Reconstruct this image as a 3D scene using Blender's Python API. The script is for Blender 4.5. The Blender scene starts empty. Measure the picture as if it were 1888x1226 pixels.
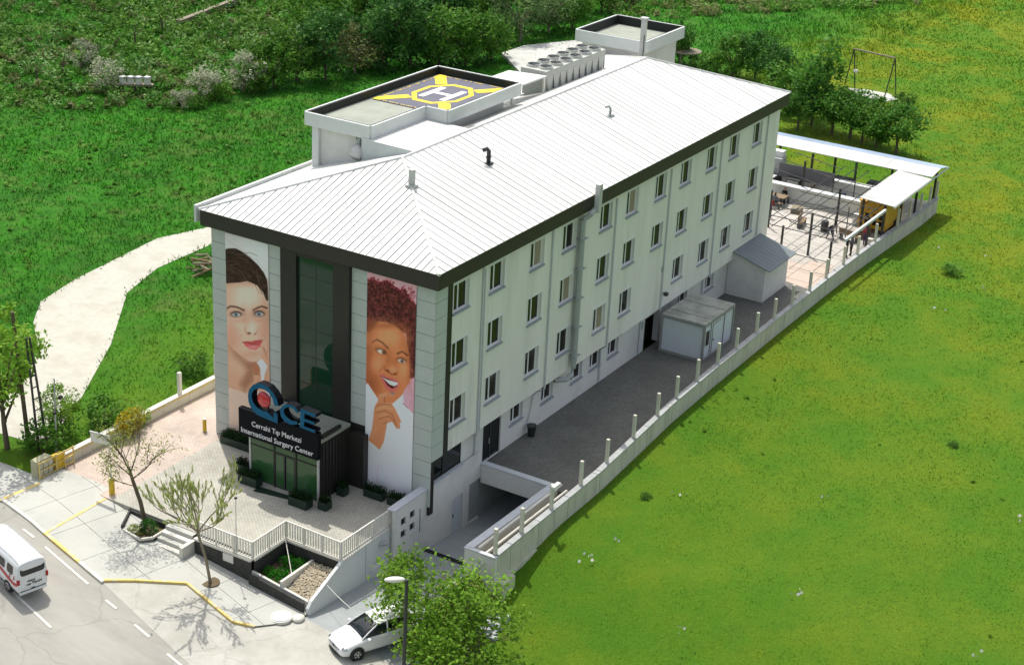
import bpy, bmesh, math, random
import numpy as np
from mathutils import Vector, Matrix
PI=math.pi
sc=bpy.context.scene
# ---------------------------------------------------------------- camera, sky, sun, exposure
cam_d=bpy.data.cameras.new('camera'); cam=bpy.data.objects.new('camera',cam_d); sc.collection.objects.link(cam)
cam.location=(-64.9641,-42.5608,43.6434); cam.rotation_euler=(1.163119,-0.046298,-1.020334)
cam_d.sensor_width=36; cam_d.lens=36*3126.693/1888; cam_d.clip_start=1; cam_d.clip_end=8000
sc.camera=cam
SUN_EL=math.radians(65); SUN_AZ=math.radians(50)       # azimuth measured from +x towards +y
w=bpy.data.worlds.new('World'); sc.world=w; w.use_nodes=True
nt=w.node_tree; bg=nt.nodes['Background']
sky=nt.nodes.new('ShaderNodeTexSky'); sky.sky_type='NISHITA'; sky.sun_disc=False
sky.sun_elevation=SUN_EL; sky.sun_rotation=math.radians(90)-SUN_AZ; sky.air_density=.8; sky.dust_density=3.0; sky.ozone_density=.6
hs=nt.nodes.new('ShaderNodeHueSaturation'); hs.inputs['Saturation'].default_value=.55   # thin haze whitens the whole sky
nt.links.new(sky.outputs[0],hs.inputs['Color']); nt.links.new(hs.outputs[0],bg.inputs[0]); bg.inputs[1].default_value=0.15
sl=bpy.data.lights.new('sun','SUN'); sl.energy=2.5; sl.angle=math.radians(0.5); sl.color=(1,0.96,0.9)
so=bpy.data.objects.new('sun',sl); sc.collection.objects.link(so)
sd=Vector((math.cos(SUN_EL)*math.cos(SUN_AZ),math.cos(SUN_EL)*math.sin(SUN_AZ),math.sin(SUN_EL)))
so.rotation_euler=sd.to_track_quat('Z','Y').to_euler(); so.location=(0,0,60)
sc.view_settings.view_transform='Standard'; sc.view_settings.look='None'
sc.view_settings.exposure=0.68; sc.view_settings.gamma=1; sc.view_settings.use_curve_mapping=False
# ---------------------------------------------------------------- helpers
C=sc.collection
def new_mat(name):
    m=bpy.data.materials.new(name); m.use_nodes=True; return m
def lin(r,g,b):
    f=lambda c:(c/255/12.92 if c/255<=0.04045 else ((c/255+0.055)/1.055)**2.4)
    return (f(r),f(g),f(b))
def M(name,col,rough=.6,var=.12,scale=2.0,bump=0,bscale=20,metal=0,spec=.4,stretch=None,col2=None,c2pos=(.45,.65),c2scale=None,crack=0):
    m=new_mat(name); t=m.node_tree; N=t.nodes; L=t.links; b=N['Principled BSDF']
    b.inputs['Roughness'].default_value=rough; b.inputs['Metallic'].default_value=metal; b.inputs['Specular IOR Level'].default_value=spec
    g=N.new('ShaderNodeNewGeometry'); mp=N.new('ShaderNodeMapping'); L.new(g.outputs['Position'],mp.inputs[0])
    if stretch: mp.inputs['Scale'].default_value=stretch
    n=N.new('ShaderNodeTexNoise'); n.inputs['Scale'].default_value=scale; n.inputs['Detail'].default_value=6; n.inputs['Roughness'].default_value=.65
    L.new(mp.outputs[0],n.inputs['Vector'])
    r=N.new('ShaderNodeMapRange'); r.inputs['From Min'].default_value=.25; r.inputs['From Max'].default_value=.75
    r.inputs['To Min'].default_value=1-var; r.inputs['To Max'].default_value=1+var; L.new(n.outputs['Fac'],r.inputs['Value'])
    x=N.new('ShaderNodeVectorMath'); x.operation='SCALE'; x.inputs[0].default_value=col; L.new(r.outputs[0],x.inputs['Scale'])
    out=x.outputs[0]
    if col2:
        n2=N.new('ShaderNodeTexNoise'); n2.inputs['Scale'].default_value=c2scale or scale*.3; n2.inputs['Detail'].default_value=8; n2.inputs['Roughness'].default_value=.7
        L.new(mp.outputs[0],n2.inputs['Vector'])
        r2=N.new('ShaderNodeMapRange'); r2.inputs['From Min'].default_value=c2pos[0]; r2.inputs['From Max'].default_value=c2pos[1]; L.new(n2.outputs['Fac'],r2.inputs['Value'])
        mx=N.new('ShaderNodeMix'); mx.data_type='RGBA'; L.new(r2.outputs[0],mx.inputs['Factor']); L.new(out,mx.inputs['A']); mx.inputs['B'].default_value=(*col2,1)
        out=mx.outputs['Result']
    if crack:
        nz=N.new('ShaderNodeTexNoise'); nz.inputs['Scale'].default_value=.8; nz.inputs['Detail'].default_value=5; L.new(g.outputs['Position'],nz.inputs['Vector'])
        ad=N.new('ShaderNodeMix'); ad.data_type='VECTOR'; ad.inputs['Factor'].default_value=.55; L.new(g.outputs['Position'],ad.inputs['A']); L.new(nz.outputs['Color'],ad.inputs['B'])
        vo=N.new('ShaderNodeTexVoronoi'); vo.feature='DISTANCE_TO_EDGE'; vo.inputs['Scale'].default_value=crack; L.new(ad.outputs['Result'],vo.inputs['Vector'])
        cm=N.new('ShaderNodeMapRange'); cm.inputs['From Min'].default_value=.0; cm.inputs['From Max'].default_value=.012; cm.inputs['To Min'].default_value=.82; cm.inputs['To Max'].default_value=1; L.new(vo.outputs['Distance'],cm.inputs['Value'])
        sc2=N.new('ShaderNodeVectorMath'); sc2.operation='SCALE'; L.new(out,sc2.inputs[0]); L.new(cm.outputs[0],sc2.inputs['Scale']); out=sc2.outputs[0]
    L.new(out,b.inputs['Base Color'])
    if bump:
        n3=N.new('ShaderNodeTexNoise'); n3.inputs['Scale'].default_value=bscale; n3.inputs['Detail'].default_value=4; L.new(mp.outputs[0],n3.inputs['Vector'])
        bp=N.new('ShaderNodeBump'); bp.inputs['Strength'].default_value=1; bp.inputs['Distance'].default_value=bump; L.new(n3.outputs['Fac'],bp.inputs['Height']); L.new(bp.outputs[0],b.inputs['Normal'])
    return m
def M_brick(name,c1,c2,mortar,scale,bw,bh,ms=.012,rough=.8,rot=0,big=None):
    m=new_mat(name); t=m.node_tree; N=t.nodes; L=t.links; b=N['Principled BSDF']; b.inputs['Roughness'].default_value=rough
    g=N.new('ShaderNodeNewGeometry'); mp=N.new('ShaderNodeMapping'); mp.inputs['Rotation'].default_value=(0,0,rot); L.new(g.outputs['Position'],mp.inputs[0])
    br=N.new('ShaderNodeTexBrick'); br.inputs['Color1'].default_value=(*c1,1); br.inputs['Color2'].default_value=(*c2,1); br.inputs['Mortar'].default_value=(*mortar,1)
    br.inputs['Scale'].default_value=scale; br.inputs['Mortar Size'].default_value=ms; br.inputs['Brick Width'].default_value=bw; br.inputs['Row Height'].default_value=bh
    br.inputs['Bias'].default_value=0
    L.new(mp.outputs[0],br.inputs['Vector'])
    n=N.new('ShaderNodeTexNoise'); n.inputs['Scale'].default_value=.35; n.inputs['Detail'].default_value=9; n.inputs['Roughness'].default_value=.7; L.new(mp.outputs[0],n.inputs['Vector'])
    r=N.new('ShaderNodeMapRange'); r.inputs['From Min'].default_value=.3; r.inputs['From Max'].default_value=.7; r.inputs['To Min'].default_value=.72; r.inputs['To Max'].default_value=1.18; L.new(n.outputs['Fac'],r.inputs['Value'])
    x=N.new('ShaderNodeVectorMath'); x.operation='SCALE'; L.new(br.outputs['Color'],x.inputs[0]); L.new(r.outputs[0],x.inputs['Scale']); L.new(x.outputs[0],b.inputs['Base Color'])
    bp=N.new('ShaderNodeBump'); bp.inputs['Distance'].default_value=.01; bp.inputs['Strength'].default_value=.8; L.new(br.outputs['Color'],bp.inputs['Height']); L.new(bp.outputs[0],b.inputs['Normal'])
    return m
def M_leaf(name,c1,c2,c3=None,trans=.35,nscale=.5):
    m=new_mat(name); t=m.node_tree; N=t.nodes; L=t.links; b=N['Principled BSDF']; b.inputs['Roughness'].default_value=.5; b.inputs['Specular IOR Level'].default_value=.10
    g=N.new('ShaderNodeNewGeometry'); oi=N.new('ShaderNodeObjectInfo')
    n=N.new('ShaderNodeTexNoise'); n.inputs['Scale'].default_value=nscale; n.inputs['Detail'].default_value=3; L.new(g.outputs['Position'],n.inputs['Vector'])
    a=N.new('ShaderNodeMath'); a.operation='MULTIPLY_ADD'; a.inputs[1].default_value=.45; L.new(g.outputs['Random Per Island'],a.inputs[0])
    s=N.new('ShaderNodeMath'); s.operation='MULTIPLY_ADD'; s.inputs[1].default_value=1.5; s.inputs[2].default_value=-.5; L.new(n.outputs['Fac'],s.inputs[0]); L.new(s.outputs[0],a.inputs[2])
    cr=N.new('ShaderNodeValToRGB'); e=cr.color_ramp.elements; e[0].color=(*c1,1); e[0].position=.15; e[1].color=(*c2,1); e[1].position=.75
    if c3: q=e.new(.95); q.color=(*c3,1)
    L.new(a.outputs[0],cr.inputs[0])
    v=N.new('ShaderNodeMapRange'); v.inputs['To Min'].default_value=.8; v.inputs['To Max'].default_value=1.2; L.new(oi.outputs['Random'],v.inputs['Value'])
    x=N.new('ShaderNodeVectorMath'); x.operation='SCALE'; L.new(cr.outputs[0],x.inputs[0]); L.new(v.outputs[0],x.inputs['Scale'])
    L.new(x.outputs[0],b.inputs['Base Color'])
    tr=N.new('ShaderNodeBsdfTranslucent'); L.new(x.outputs[0],tr.inputs[0]); ms=N.new('ShaderNodeMixShader'); ms.inputs[0].default_value=trans
    L.new(b.outputs[0],ms.inputs[1]); L.new(tr.outputs[0],ms.inputs[2]); L.new(ms.outputs[0],N['Material Output'].inputs[0])
    return m
def tag(o,label=None,cat=None,group=None,kind=None):
    if label: o['label']=label
    if cat: o['category']=cat
    if group: o['group']=group
    if kind: o['kind']=kind
    return o
def thing(name,label,cat,loc=(0,0,0),rotz=0,group=None):
    o=bpy.data.objects.new(name,None); C.objects.link(o); o.location=loc; o.rotation_euler=(0,0,rotz); o.empty_display_size=.3
    return tag(o,label,cat,group)
def world_off(parent):
    v=Vector((0,0,0))
    while parent is not None: v+=parent.location; parent=parent.parent
    return v
class MB:
    def __init__(s): s.v=[]; s.f=[]; s.mi=[]
    def add(s,vs,fs,mi=0):
        o=len(s.v); s.v+= [tuple(p) for p in vs]; s.f+=[tuple(i+o for i in f) for f in fs]; s.mi+=[mi]*len(fs); return s
    def box(s,x0,x1,y0,y1,z0,z1,mi=0):
        x0,x1=min(x0,x1),max(x0,x1); y0,y1=min(y0,y1),max(y0,y1); z0,z1=min(z0,z1),max(z0,z1)
        return s.add([(x0,y0,z0),(x1,y0,z0),(x1,y1,z0),(x0,y1,z0),(x0,y0,z1),(x1,y0,z1),(x1,y1,z1),(x0,y1,z1)],[(0,3,2,1),(4,5,6,7),(0,1,5,4),(1,2,6,5),(2,3,7,6),(3,0,4,7)],mi)
    def prism(s,poly,z0,z1,mi=0):            # poly list of (x,y) or with z0/z1 callables
        n=len(poly); a=sum(poly[i][0]*poly[(i+1)%n][1]-poly[(i+1)%n][0]*poly[i][1] for i in range(n))
        if a<0: poly=poly[::-1]
        f0=z0 if callable(z0) else (lambda x,y:z0); f1=z1 if callable(z1) else (lambda x,y:z1)
        vs=[(p[0],p[1],f0(p[0],p[1])) for p in poly]+[(p[0],p[1],f1(p[0],p[1])) for p in poly]
        return s.add(vs,[tuple(range(n-1,-1,-1)),tuple(range(n,2*n))]+[(i,(i+1)%n,n+(i+1)%n,n+i) for i in range(n)],mi)
    def seg(s,p,q,wl,wr,z0,z1,mi=0):         # wall along p->q, wl to the left, wr to the right; z may be (a,b)
        d=Vector((q[0]-p[0],q[1]-p[1])).normalized(); n=Vector((-d.y,d.x))
        z0=z0 if isinstance(z0,tuple) else (z0,z0); z1=z1 if isinstance(z1,tuple) else (z1,z1)
        a=(p[0]-n.x*wr,p[1]-n.y*wr); b=(q[0]-n.x*wr,q[1]-n.y*wr); c=(q[0]+n.x*wl,q[1]+n.y*wl); e=(p[0]+n.x*wl,p[1]+n.y*wl)
        return s.add([(*a,z0[0]),(*b,z0[1]),(*c,z0[1]),(*e,z0[0]),(*a,z1[0]),(*b,z1[1]),(*c,z1[1]),(*e,z1[0])],[(0,3,2,1),(4,5,6,7),(0,1,5,4),(1,2,6,5),(2,3,7,6),(3,0,4,7)],mi)
    def extx(s,poly,x0,x1,mi=0,mside=None):   # polygon in (y,z) extruded along x, front face at x0 (x0<x1)
        n=len(poly); a=sum(poly[i][0]*poly[(i+1)%n][1]-poly[(i+1)%n][0]*poly[i][1] for i in range(n))
        if a<0: poly=poly[::-1]
        o=len(s.v); s.v+=[(x0,p[0],p[1]) for p in poly]+[(x1,p[0],p[1]) for p in poly]
        s.f+=[tuple(o+i for i in range(n-1,-1,-1)),tuple(o+n+i for i in range(n))]; s.mi+=[mi,mi if mside is None else mside]
        for i in range(n): s.f.append((o+i,o+(i+1)%n,o+n+(i+1)%n,o+n+i)); s.mi.append(mi if mside is None else mside)
        return s
    def tube(s,pts,r,n=6,mi=0,cap=True):
        pts=[Vector(p) for p in pts]; rr=r if isinstance(r,(list,tuple)) else [r]*len(pts); o=len(s.v)
        for i,p in enumerate(pts):
            d=(pts[min(i+1,len(pts)-1)]-pts[max(i-1,0)])
            if d.length<1e-6: d=Vector((0,0,1))
            d.normalize(); u=d.cross(Vector((0,0,1)) if abs(d.z)<.9 else Vector((1,0,0))).normalized(); v=d.cross(u)
            for k in range(n):
                a=2*PI*k/n; s.v.append(tuple(p+u*math.cos(a)*rr[i]+v*math.sin(a)*rr[i]))
        for i in range(len(pts)-1):
            for k in range(n): s.f.append((o+i*n+k,o+i*n+(k+1)%n,o+(i+1)*n+(k+1)%n,o+(i+1)*n+k)); s.mi.append(mi)
        if cap:
            s.f.append(tuple(o+k for k in range(n-1,-1,-1))); s.f.append(tuple(o+(len(pts)-1)*n+k for k in range(n))); s.mi+=[mi,mi]
        return s
    def cyl(s,c,r,z0,z1,n=16,r1=None,mi=0):
        return s.tube([(c[0],c[1],z0),(c[0],c[1],z1)],[r,r if r1 is None else r1],n,mi)
    def ball(s,c,rx,ry,rz,n=12,m=8,mi=0):
        o=len(s.v)
        for i in range(1,m):
            t=PI*i/m
            for k in range(n):
                a=2*PI*k/n; s.v.append((c[0]+rx*math.sin(t)*math.cos(a),c[1]+ry*math.sin(t)*math.sin(a),c[2]+rz*math.cos(t)))
        s.v+=[(c[0],c[1],c[2]+rz),(c[0],c[1],c[2]-rz)]; top=len(s.v)-2
        for i in range(m-2):
            for k in range(n): s.f.append((o+i*n+k,o+(i+1)*n+k,o+(i+1)*n+(k+1)%n,o+i*n+(k+1)%n)); s.mi.append(mi)
        for k in range(n): s.f.append((top,o+k,o+(k+1)%n)); s.f.append((top+1,o+(m-2)*n+(k+1)%n,o+(m-2)*n+k)); s.mi+=[mi,mi]
        return s
    def mesh(s,name,mats,off=(0,0,0),smooth=False):
        me=bpy.data.meshes.new(name); me.from_pydata([(a-off[0],b-off[1],c-off[2]) for a,b,c in s.v],[],s.f)
        for m in (mats if isinstance(mats,(list,tuple)) else [mats]): me.materials.append(m)
        if any(s.mi): me.polygons.foreach_set('material_index',s.mi)
        if smooth: me.polygons.foreach_set('use_smooth',[True]*len(s.f))
        me.update(); return me
    def build(s,name,mats,parent=None,smooth=False,local=False,bevel=0,subsurf=0):
        # vertices are in world coordinates unless local=True; each top-level mesh gets its origin at its base centre
        if local: off=Vector((0,0,0))
        elif parent is not None: off=world_off(parent)
        else:
            xs=[p[0] for p in s.v]; ys=[p[1] for p in s.v]; zs=[p[2] for p in s.v]; off=Vector(((min(xs)+max(xs))/2,(min(ys)+max(ys))/2,min(zs)))
        o=bpy.data.objects.new(name,s.mesh(name,mats,off,smooth)); C.objects.link(o); o.parent=parent
        if parent is None and not local: o.location=off
        if bevel: b=o.modifiers.new('bevel','BEVEL'); b.width=bevel; b.segments=2; b.limit_method='ANGLE'
        if subsurf: b=o.modifiers.new('subsurf','SUBSURF'); b.levels=subsurf; b.render_levels=subsurf
        return o
def obj_from_mesh(name,me,parent=None,loc=(0,0,0),rotz=0):
    o=bpy.data.objects.new(name,me); C.objects.link(o); o.parent=parent; o.location=loc; o.rotation_euler=(0,0,rotz); return o
def copy_tree(o,parent=None):
    c=o.copy(); C.objects.link(c); c.parent=parent
    for ch in list(o.children): copy_tree(ch,c)
    return c
def fast_mesh(name,V,nper,mat):             # V (n*nper,3) array; consecutive nper verts form a face
    V=np.asarray(V,dtype=np.float32).reshape(-1,3); nf=len(V)//nper
    me=bpy.data.meshes.new(name); me.vertices.add(len(V)); me.vertices.foreach_set('co',V.ravel())
    me.loops.add(len(V)); me.loops.foreach_set('vertex_index',np.arange(len(V),dtype=np.int32))
    me.polygons.add(nf); me.polygons.foreach_set('loop_start',np.arange(0,len(V),nper,dtype=np.int32))
    me.update(calc_edges=True); me.materials.append(mat); return me
def leaves(cen,size,rng,aspect=.55,up=.3,jit=.35):
    n=len(cen); size=np.broadcast_to(size,(n,))*(1+jit*rng.standard_normal(n)).clip(.4,1.8)
    u=rng.standard_normal((n,3)); u[:,2]*=.7; u/=np.linalg.norm(u,axis=1,keepdims=True)
    nn=rng.standard_normal((n,3))+np.array([0,0,up*3]); v=np.cross(u,nn); v/=np.linalg.norm(v,axis=1,keepdims=True)+1e-9
    s=size[:,None]; a=cen-u*s*.5; b=cen+v*s*.5*aspect; c=cen+u*s*.5; d=cen-v*s*.5*aspect
    return np.stack([a,b,c,d],1).reshape(-1,3)
def sz(y): return -0.115*max(0.0,15.5-y)
def clip(poly,a,b,c):                        # keep a*x+b*y<=c
    out=[]; n=len(poly)
    for i in range(n):
        p,q=poly[i],poly[(i+1)%n]; dp=a*p[0]+b*p[1]-c; dq=a*q[0]+b*q[1]-c
        if dp<=0: out.append(p)
        if (dp<0<dq) or (dq<0<dp):
            t=dp/(dp-dq); out.append((p[0]+t*(q[0]-p[0]),p[1]+t*(q[1]-p[1])))
    return out
def tiles(poly,ang,cw,ch,gap,jx=0):
    ca,sa=math.cos(ang),math.sin(ang); P=[(x*ca+y*sa,-x*sa+y*ca) for x,y in poly]
    x0=min(p[0] for p in P); x1=max(p[0] for p in P); y0=min(p[1] for p in P); y1=max(p[1] for p in P); out=[]
    j=0; y=math.floor(y0/ch)*ch
    while y<y1:
        x=math.floor(x0/cw)*cw-cw+(cw*jx if j%2 else 0)
        while x<x1:
            q=clip(clip(clip(clip(P,-1,0,-(x+gap)),1,0,x+cw-gap),0,-1,-(y+gap)),0,1,y+ch-gap)
            if len(q)>=3:
                ar=abs(sum(q[i][0]*q[(i+1)%len(q)][1]-q[(i+1)%len(q)][0]*q[i][1] for i in range(len(q))))/2
                if ar>.02: out.append([(a*ca-b*sa,a*sa+b*ca) for a,b in q])
            x+=cw
        y+=ch; j+=1
    return out
def skin_figure(name,verts,edges,radii,mats,assign,loc,rotz,root=0):
    me=bpy.data.meshes.new(name); me.from_pydata(verts,edges,[]); o=bpy.data.objects.new(name,me); C.objects.link(o)
    o.modifiers.new('skin','SKIN'); s=o.modifiers.new('sub','SUBSURF'); s.levels=2; s.render_levels=2
    for i,r in enumerate(radii): me.skin_vertices[0].data[i].radius=(r,r) if not isinstance(r,tuple) else r
    me.skin_vertices[0].data[root].use_root=True
    dg=bpy.context.evaluated_depsgraph_get(); dg.update(); m2=bpy.data.meshes.new_from_object(o.evaluated_get(dg)); bpy.data.objects.remove(o)
    for m in mats: m2.materials.append(m)
    for p in m2.polygons: p.material_index=assign(p.center); p.use_smooth=True
    m2.name=name; return obj_from_mesh(name,m2,None,loc,rotz)
# ---------------------------------------------------------------- materials
white_wall=M('white_render',(.74,.72,.64),.85,.07,.8,.003,60,col2=(.55,.54,.47),c2pos=(.50,.85),c2scale=.9,stretch=(1,1,.12))
grey_wall=M('grey_white_render',(.65,.635,.58),.85,.06,1.2,.004,50,col2=(.50,.51,.48),c2pos=(.5,.75))
stone_panel=M('pale_stone_cladding',(.47,.505,.46),.5,.06,1.5,.001,40,col2=(.54,.57,.53),c2pos=(.5,.8))
dark_clad=M('dark_brown_cladding',(.024,.022,.019),.45,.12,1)
fascia_m=M('dark_brown_fascia',(.036,.031,.025),.55,.15,2)
roof_m=M('white_roof_sheet',(.64,.64,.60),.5,.06,.6,.002,15,col2=(.47,.47,.43),c2pos=(.48,.8),stretch=(1,.35,1))
roof_grey=M('grey_roof_sheet',(.46,.50,.48),.6,.12,1.2)  # greyer and darker than the main roof sheets
seam_m=M('grey_roof_seam',(.17,.17,.16),.6,.1)
flat_roof=M('grey_membrane_roof',(.30,.32,.26),.9,.12,1,.004,20,col2=(.22,.24,.2),c2pos=(.45,.7))
par_white=M('pale_parapet_render',(.60,.62,.59),.8,.05,1,.002,40,col2=(.5,.52,.49),c2pos=(.5,.8))
black_m=M('black_membrane',(.012,.016,.012),.6,.2)
frame_w=M('white_window_frame',(.70,.71,.70),.4,.03)
sill_m=M('grey_window_sill',(.30,.33,.36),.5,.06)
def glass_m(name,col,rough=.03,spec=.8):
    m=new_mat(name); b=m.node_tree.nodes['Principled BSDF']; b.inputs['Base Color'].default_value=(*col,1); b.inputs['Roughness'].default_value=rough; b.inputs['Specular IOR Level'].default_value=spec; b.inputs['IOR'].default_value=1.55
    t=m.node_tree; g=t.nodes.new('ShaderNodeNewGeometry'); n=t.nodes.new('ShaderNodeTexNoise'); n.inputs['Scale'].default_value=.9; t.links.new(g.outputs['Position'],n.inputs['Vector'])
    bp=t.nodes.new('ShaderNodeBump'); bp.inputs['Distance'].default_value=.01; bp.inputs['Strength'].default_value=.2; t.links.new(n.outputs['Fac'],bp.inputs['Height']); t.links.new(bp.outputs[0],b.inputs['Normal'])
    return m
pane_m=glass_m('window_glass',(.020,.017,.013),.08,.25)
curtain_m=M('beige_curtain',(.30,.25,.17),.8,.3,6,stretch=(1,1,.1))
green_glass=glass_m('green_reflection_glass',(.014,.050,.026),.05,.35)  # green of the reflected field put into the base colour
dark_glass=glass_m('black_glass',(.006,.010,.010),.06,.5)
entry_glass=glass_m('green_entrance_glass',(.030,.095,.032),.08,.45)  # green reflections put into the base colour
conc=M('pale_concrete',(.46,.46,.42),.85,.12,1.5,.004,30,col2=(.34,.34,.29),c2pos=(.5,.8),c2scale=.8)
fence_out=M('stained_fence_panel',(.52,.51,.40),.85,.10,1.5,.004,30,stretch=(1,1,.3),col2=(.30,.31,.22),c2pos=(.5,.8),c2scale=1.2)
cream_conc=M('cream_concrete',(.60,.57,.46),.85,.10,1.5,.004,30)
fcap_m=M('shaded_fence_coping',(.36,.37,.36),.8,.12,2,.002,30,col2=(.27,.28,.25),c2pos=(.5,.75))  # coping grey darkened to stand for the building's shade on it
cap_m=M('grey_coping',(.50,.52,.53),.7,.08,2,.002,30)
asph=M('worn_asphalt',(.27,.26,.225),.9,.13,.6,.004,90,col2=(.34,.33,.285),c2pos=(.45,.62),c2scale=.25,stretch=(1,.25,1),crack=.45)
pave=M('pale_pavement',(.44,.44,.39),.9,.07,1,.003,60,col2=(.35,.35,.31),c2pos=(.5,.75),c2scale=.5)
apron_m=M('pale_concrete_apron',(.44,.43,.375),.9,.08,.7,.003,60,col2=(.33,.32,.27),c2pos=(.42,.7),c2scale=.45,crack=.5)
cob=M_brick('terrace_cobbles',(.46,.44,.36),(.38,.37,.31),(.25,.24,.20),1,.22,.12,.014)
pinkcob=M_brick('pink_block_paving',(.52,.42,.34),(.45,.37,.30),(.34,.29,.24),1,.22,.12,.012)
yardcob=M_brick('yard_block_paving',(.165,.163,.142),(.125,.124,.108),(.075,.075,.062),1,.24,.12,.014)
rampm=M('grey_ramp_concrete',(.30,.32,.31),.9,.12,1,.003,50)
yellow_p=M('worn_yellow_paint',(.62,.47,.14),.7,.1,3,col2=(.55,.50,.36),c2pos=(.5,.62),c2scale=2)
kerb_w=M('white_kerb_paint',(.60,.58,.50),.75,.08,3)
line_w=M('worn_white_road_paint',(.58,.57,.50),.8,.08,3,col2=(.36,.35,.31),c2pos=(.55,.75),c2scale=4)
tile_m=M('pale_plaza_tile',(.43,.41,.36),.85,.08,.8,.002,40,col2=(.34,.31,.27),c2pos=(.45,.75))
tile_p=M('pink_plaza_tile',(.46,.37,.30),.85,.06,.8,.002,40)
steel=M('dark_steel',(.035,.037,.035),.5,.15)
steel_g=M('grey_galvanised_steel',(.34,.36,.34),.5,.12,4)
metal_w=M('white_painted_metal',(.66,.64,.56),.5,.06)
metal_l=M('pale_metal_sheet',(.50,.50,.47),.5,.12,1.5,col2=(.38,.39,.36),c2pos=(.5,.7))
darkst=M('dark_stone_facing',(.035,.036,.03),.8,.35,5,.01,25,col2=(.07,.065,.05),c2pos=(.5,.8))
wood=M('dry_timber',(.20,.14,.08),.85,.3,4)
barkm=M('brown_bark',(.11,.085,.055),.9,.25,6,.01,30)
barkp=M('pale_bark',(.22,.19,.13),.9,.2,6)
soil=M('soil',(.12,.09,.05),.95,.3,4,.01,20)
gravel_m=M('pale_gravel_stone',(.42,.36,.25),.85,.35,9,col2=(.55,.48,.36),c2pos=(.5,.6),c2scale=6)
pathm=M('white_gravel_path',(.44,.425,.355),.95,.10,2.2,.02,25,col2=(.36,.34,.27),c2pos=(.48,.72),c2scale=.5)
teal=M('teal_sign_face',(.006,.10,.19),.6,.1,spec=.15)
black_s=M('black_sign',(.004,.005,.008),.6,.1,spec=.1)
lett_w=M('white_lettering',(.72,.72,.72),.5,.02)
red_ball=M('red_gloss',(.50,.012,.022),.12,.05,spec=.8)
yel=M('yellow_marking',(.78,.55,.01),.6,.03)
pad_m=M('slate_pad',(.10,.10,.13),.7,.15,2)
white_m=M('white_marking',(.75,.74,.78),.6,.03)
yel_c=M('yellow_container_paint',(.62,.36,.035),.5,.12,1,col2=(.5,.27,.03),c2pos=(.5,.75))
car_w=M('white_car_paint',(.74,.74,.73),.18,.01,spec=.6)
rubber=M('tyre_rubber',(.018,.018,.018),.8,.1)
rim_m=M('silver_rim',(.42,.42,.42),.3,.05,metal=.7)
red_p=M('red_livery',(.42,.02,.02),.3,.1)
lamp_red=M('red_lamp_lens',(.35,.01,.01),.15,.05)
lamp_clear=M('clear_lamp_lens',(.35,.36,.36),.1,.2,20)
green_pot=M('dark_green_planter',(.012,.03,.018),.4,.1)
slateroof=M('slate_grey_sheet',(.16,.185,.19),.6,.12,1.5)
cabin_m=M('grey_white_cabin_panel',(.55,.59,.60),.8,.05,2,.006,60)
cabin_f=M('grey_brown_cabin_frame',(.26,.255,.23),.6,.1)
cabin_r=M('stained_cabin_roof',(.36,.37,.32),.85,.2,1.2,col2=(.22,.23,.19),c2pos=(.45,.65),c2scale=.9)
block_m=M('grey_block',(.34,.36,.36),.9,.15,3,.005,30)
skinm=M('skin',(.45,.27,.19),.6,.05); cl_black=M('black_cloth',(.012,.012,.013),.85,.1); cl_blue=M('navy_cloth',(.03,.035,.06),.85,.1); cl_red=M('red_cloth',(.32,.03,.03),.85,.1); cl_purple=M('purple_cloth',(.07,.04,.11),.85,.1); hairm=M('dark_hair',(.015,.01,.008),.7,.1); cl_grey=M('grey_cloth',(.12,.12,.13),.85,.1)
lf_field=M_leaf('hedge_leaf',(.045,.13,.014),(.11,.25,.030),(.20,.36,.06))
lf_scrub=M_leaf('scrub_leaf',(.07,.17,.022),(.16,.32,.05),(.26,.42,.09))
lf_mid=M_leaf('mid_green_leaf',(.04,.125,.016),(.095,.24,.03),(.18,.34,.06))
lf_dark=M_leaf('dark_leaf',(.028,.095,.018),(.070,.195,.034),(.14,.29,.05))
lf_pale=M_leaf('pale_leaf',(.11,.20,.06),(.22,.35,.12),(.32,.44,.2))
lf_bright=M_leaf('bright_leaf',(.10,.22,.018),(.24,.42,.045),(.40,.52,.11),trans=.45)
lf_olive=M_leaf('olive_leaf',(.16,.20,.04),(.30,.36,.08),(.40,.44,.14),trans=.4)
lf_bud=M_leaf('yellow_green_bud',(.28,.34,.09),(.44,.50,.17),(.52,.56,.26))
lf_yel=M_leaf('yellow_flower_leaf',(.36,.28,.01),(.58,.46,.02),(.30,.32,.04))
lf_white=M_leaf('white_blossom',(.20,.25,.12),(.44,.44,.33),(.60,.57,.47),nscale=1.6)
lf_brown=M_leaf('dry_olive_leaf',(.11,.14,.04),(.22,.24,.09),(.14,.26,.05))
lf_box=M_leaf('box_leaf',(.006,.02,.006),(.02,.06,.015),(.035,.09,.02))
lf_plant=M_leaf('bright_bed_leaf',(.015,.10,.006),(.03,.20,.01),(.06,.30,.02),trans=.4)
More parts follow.
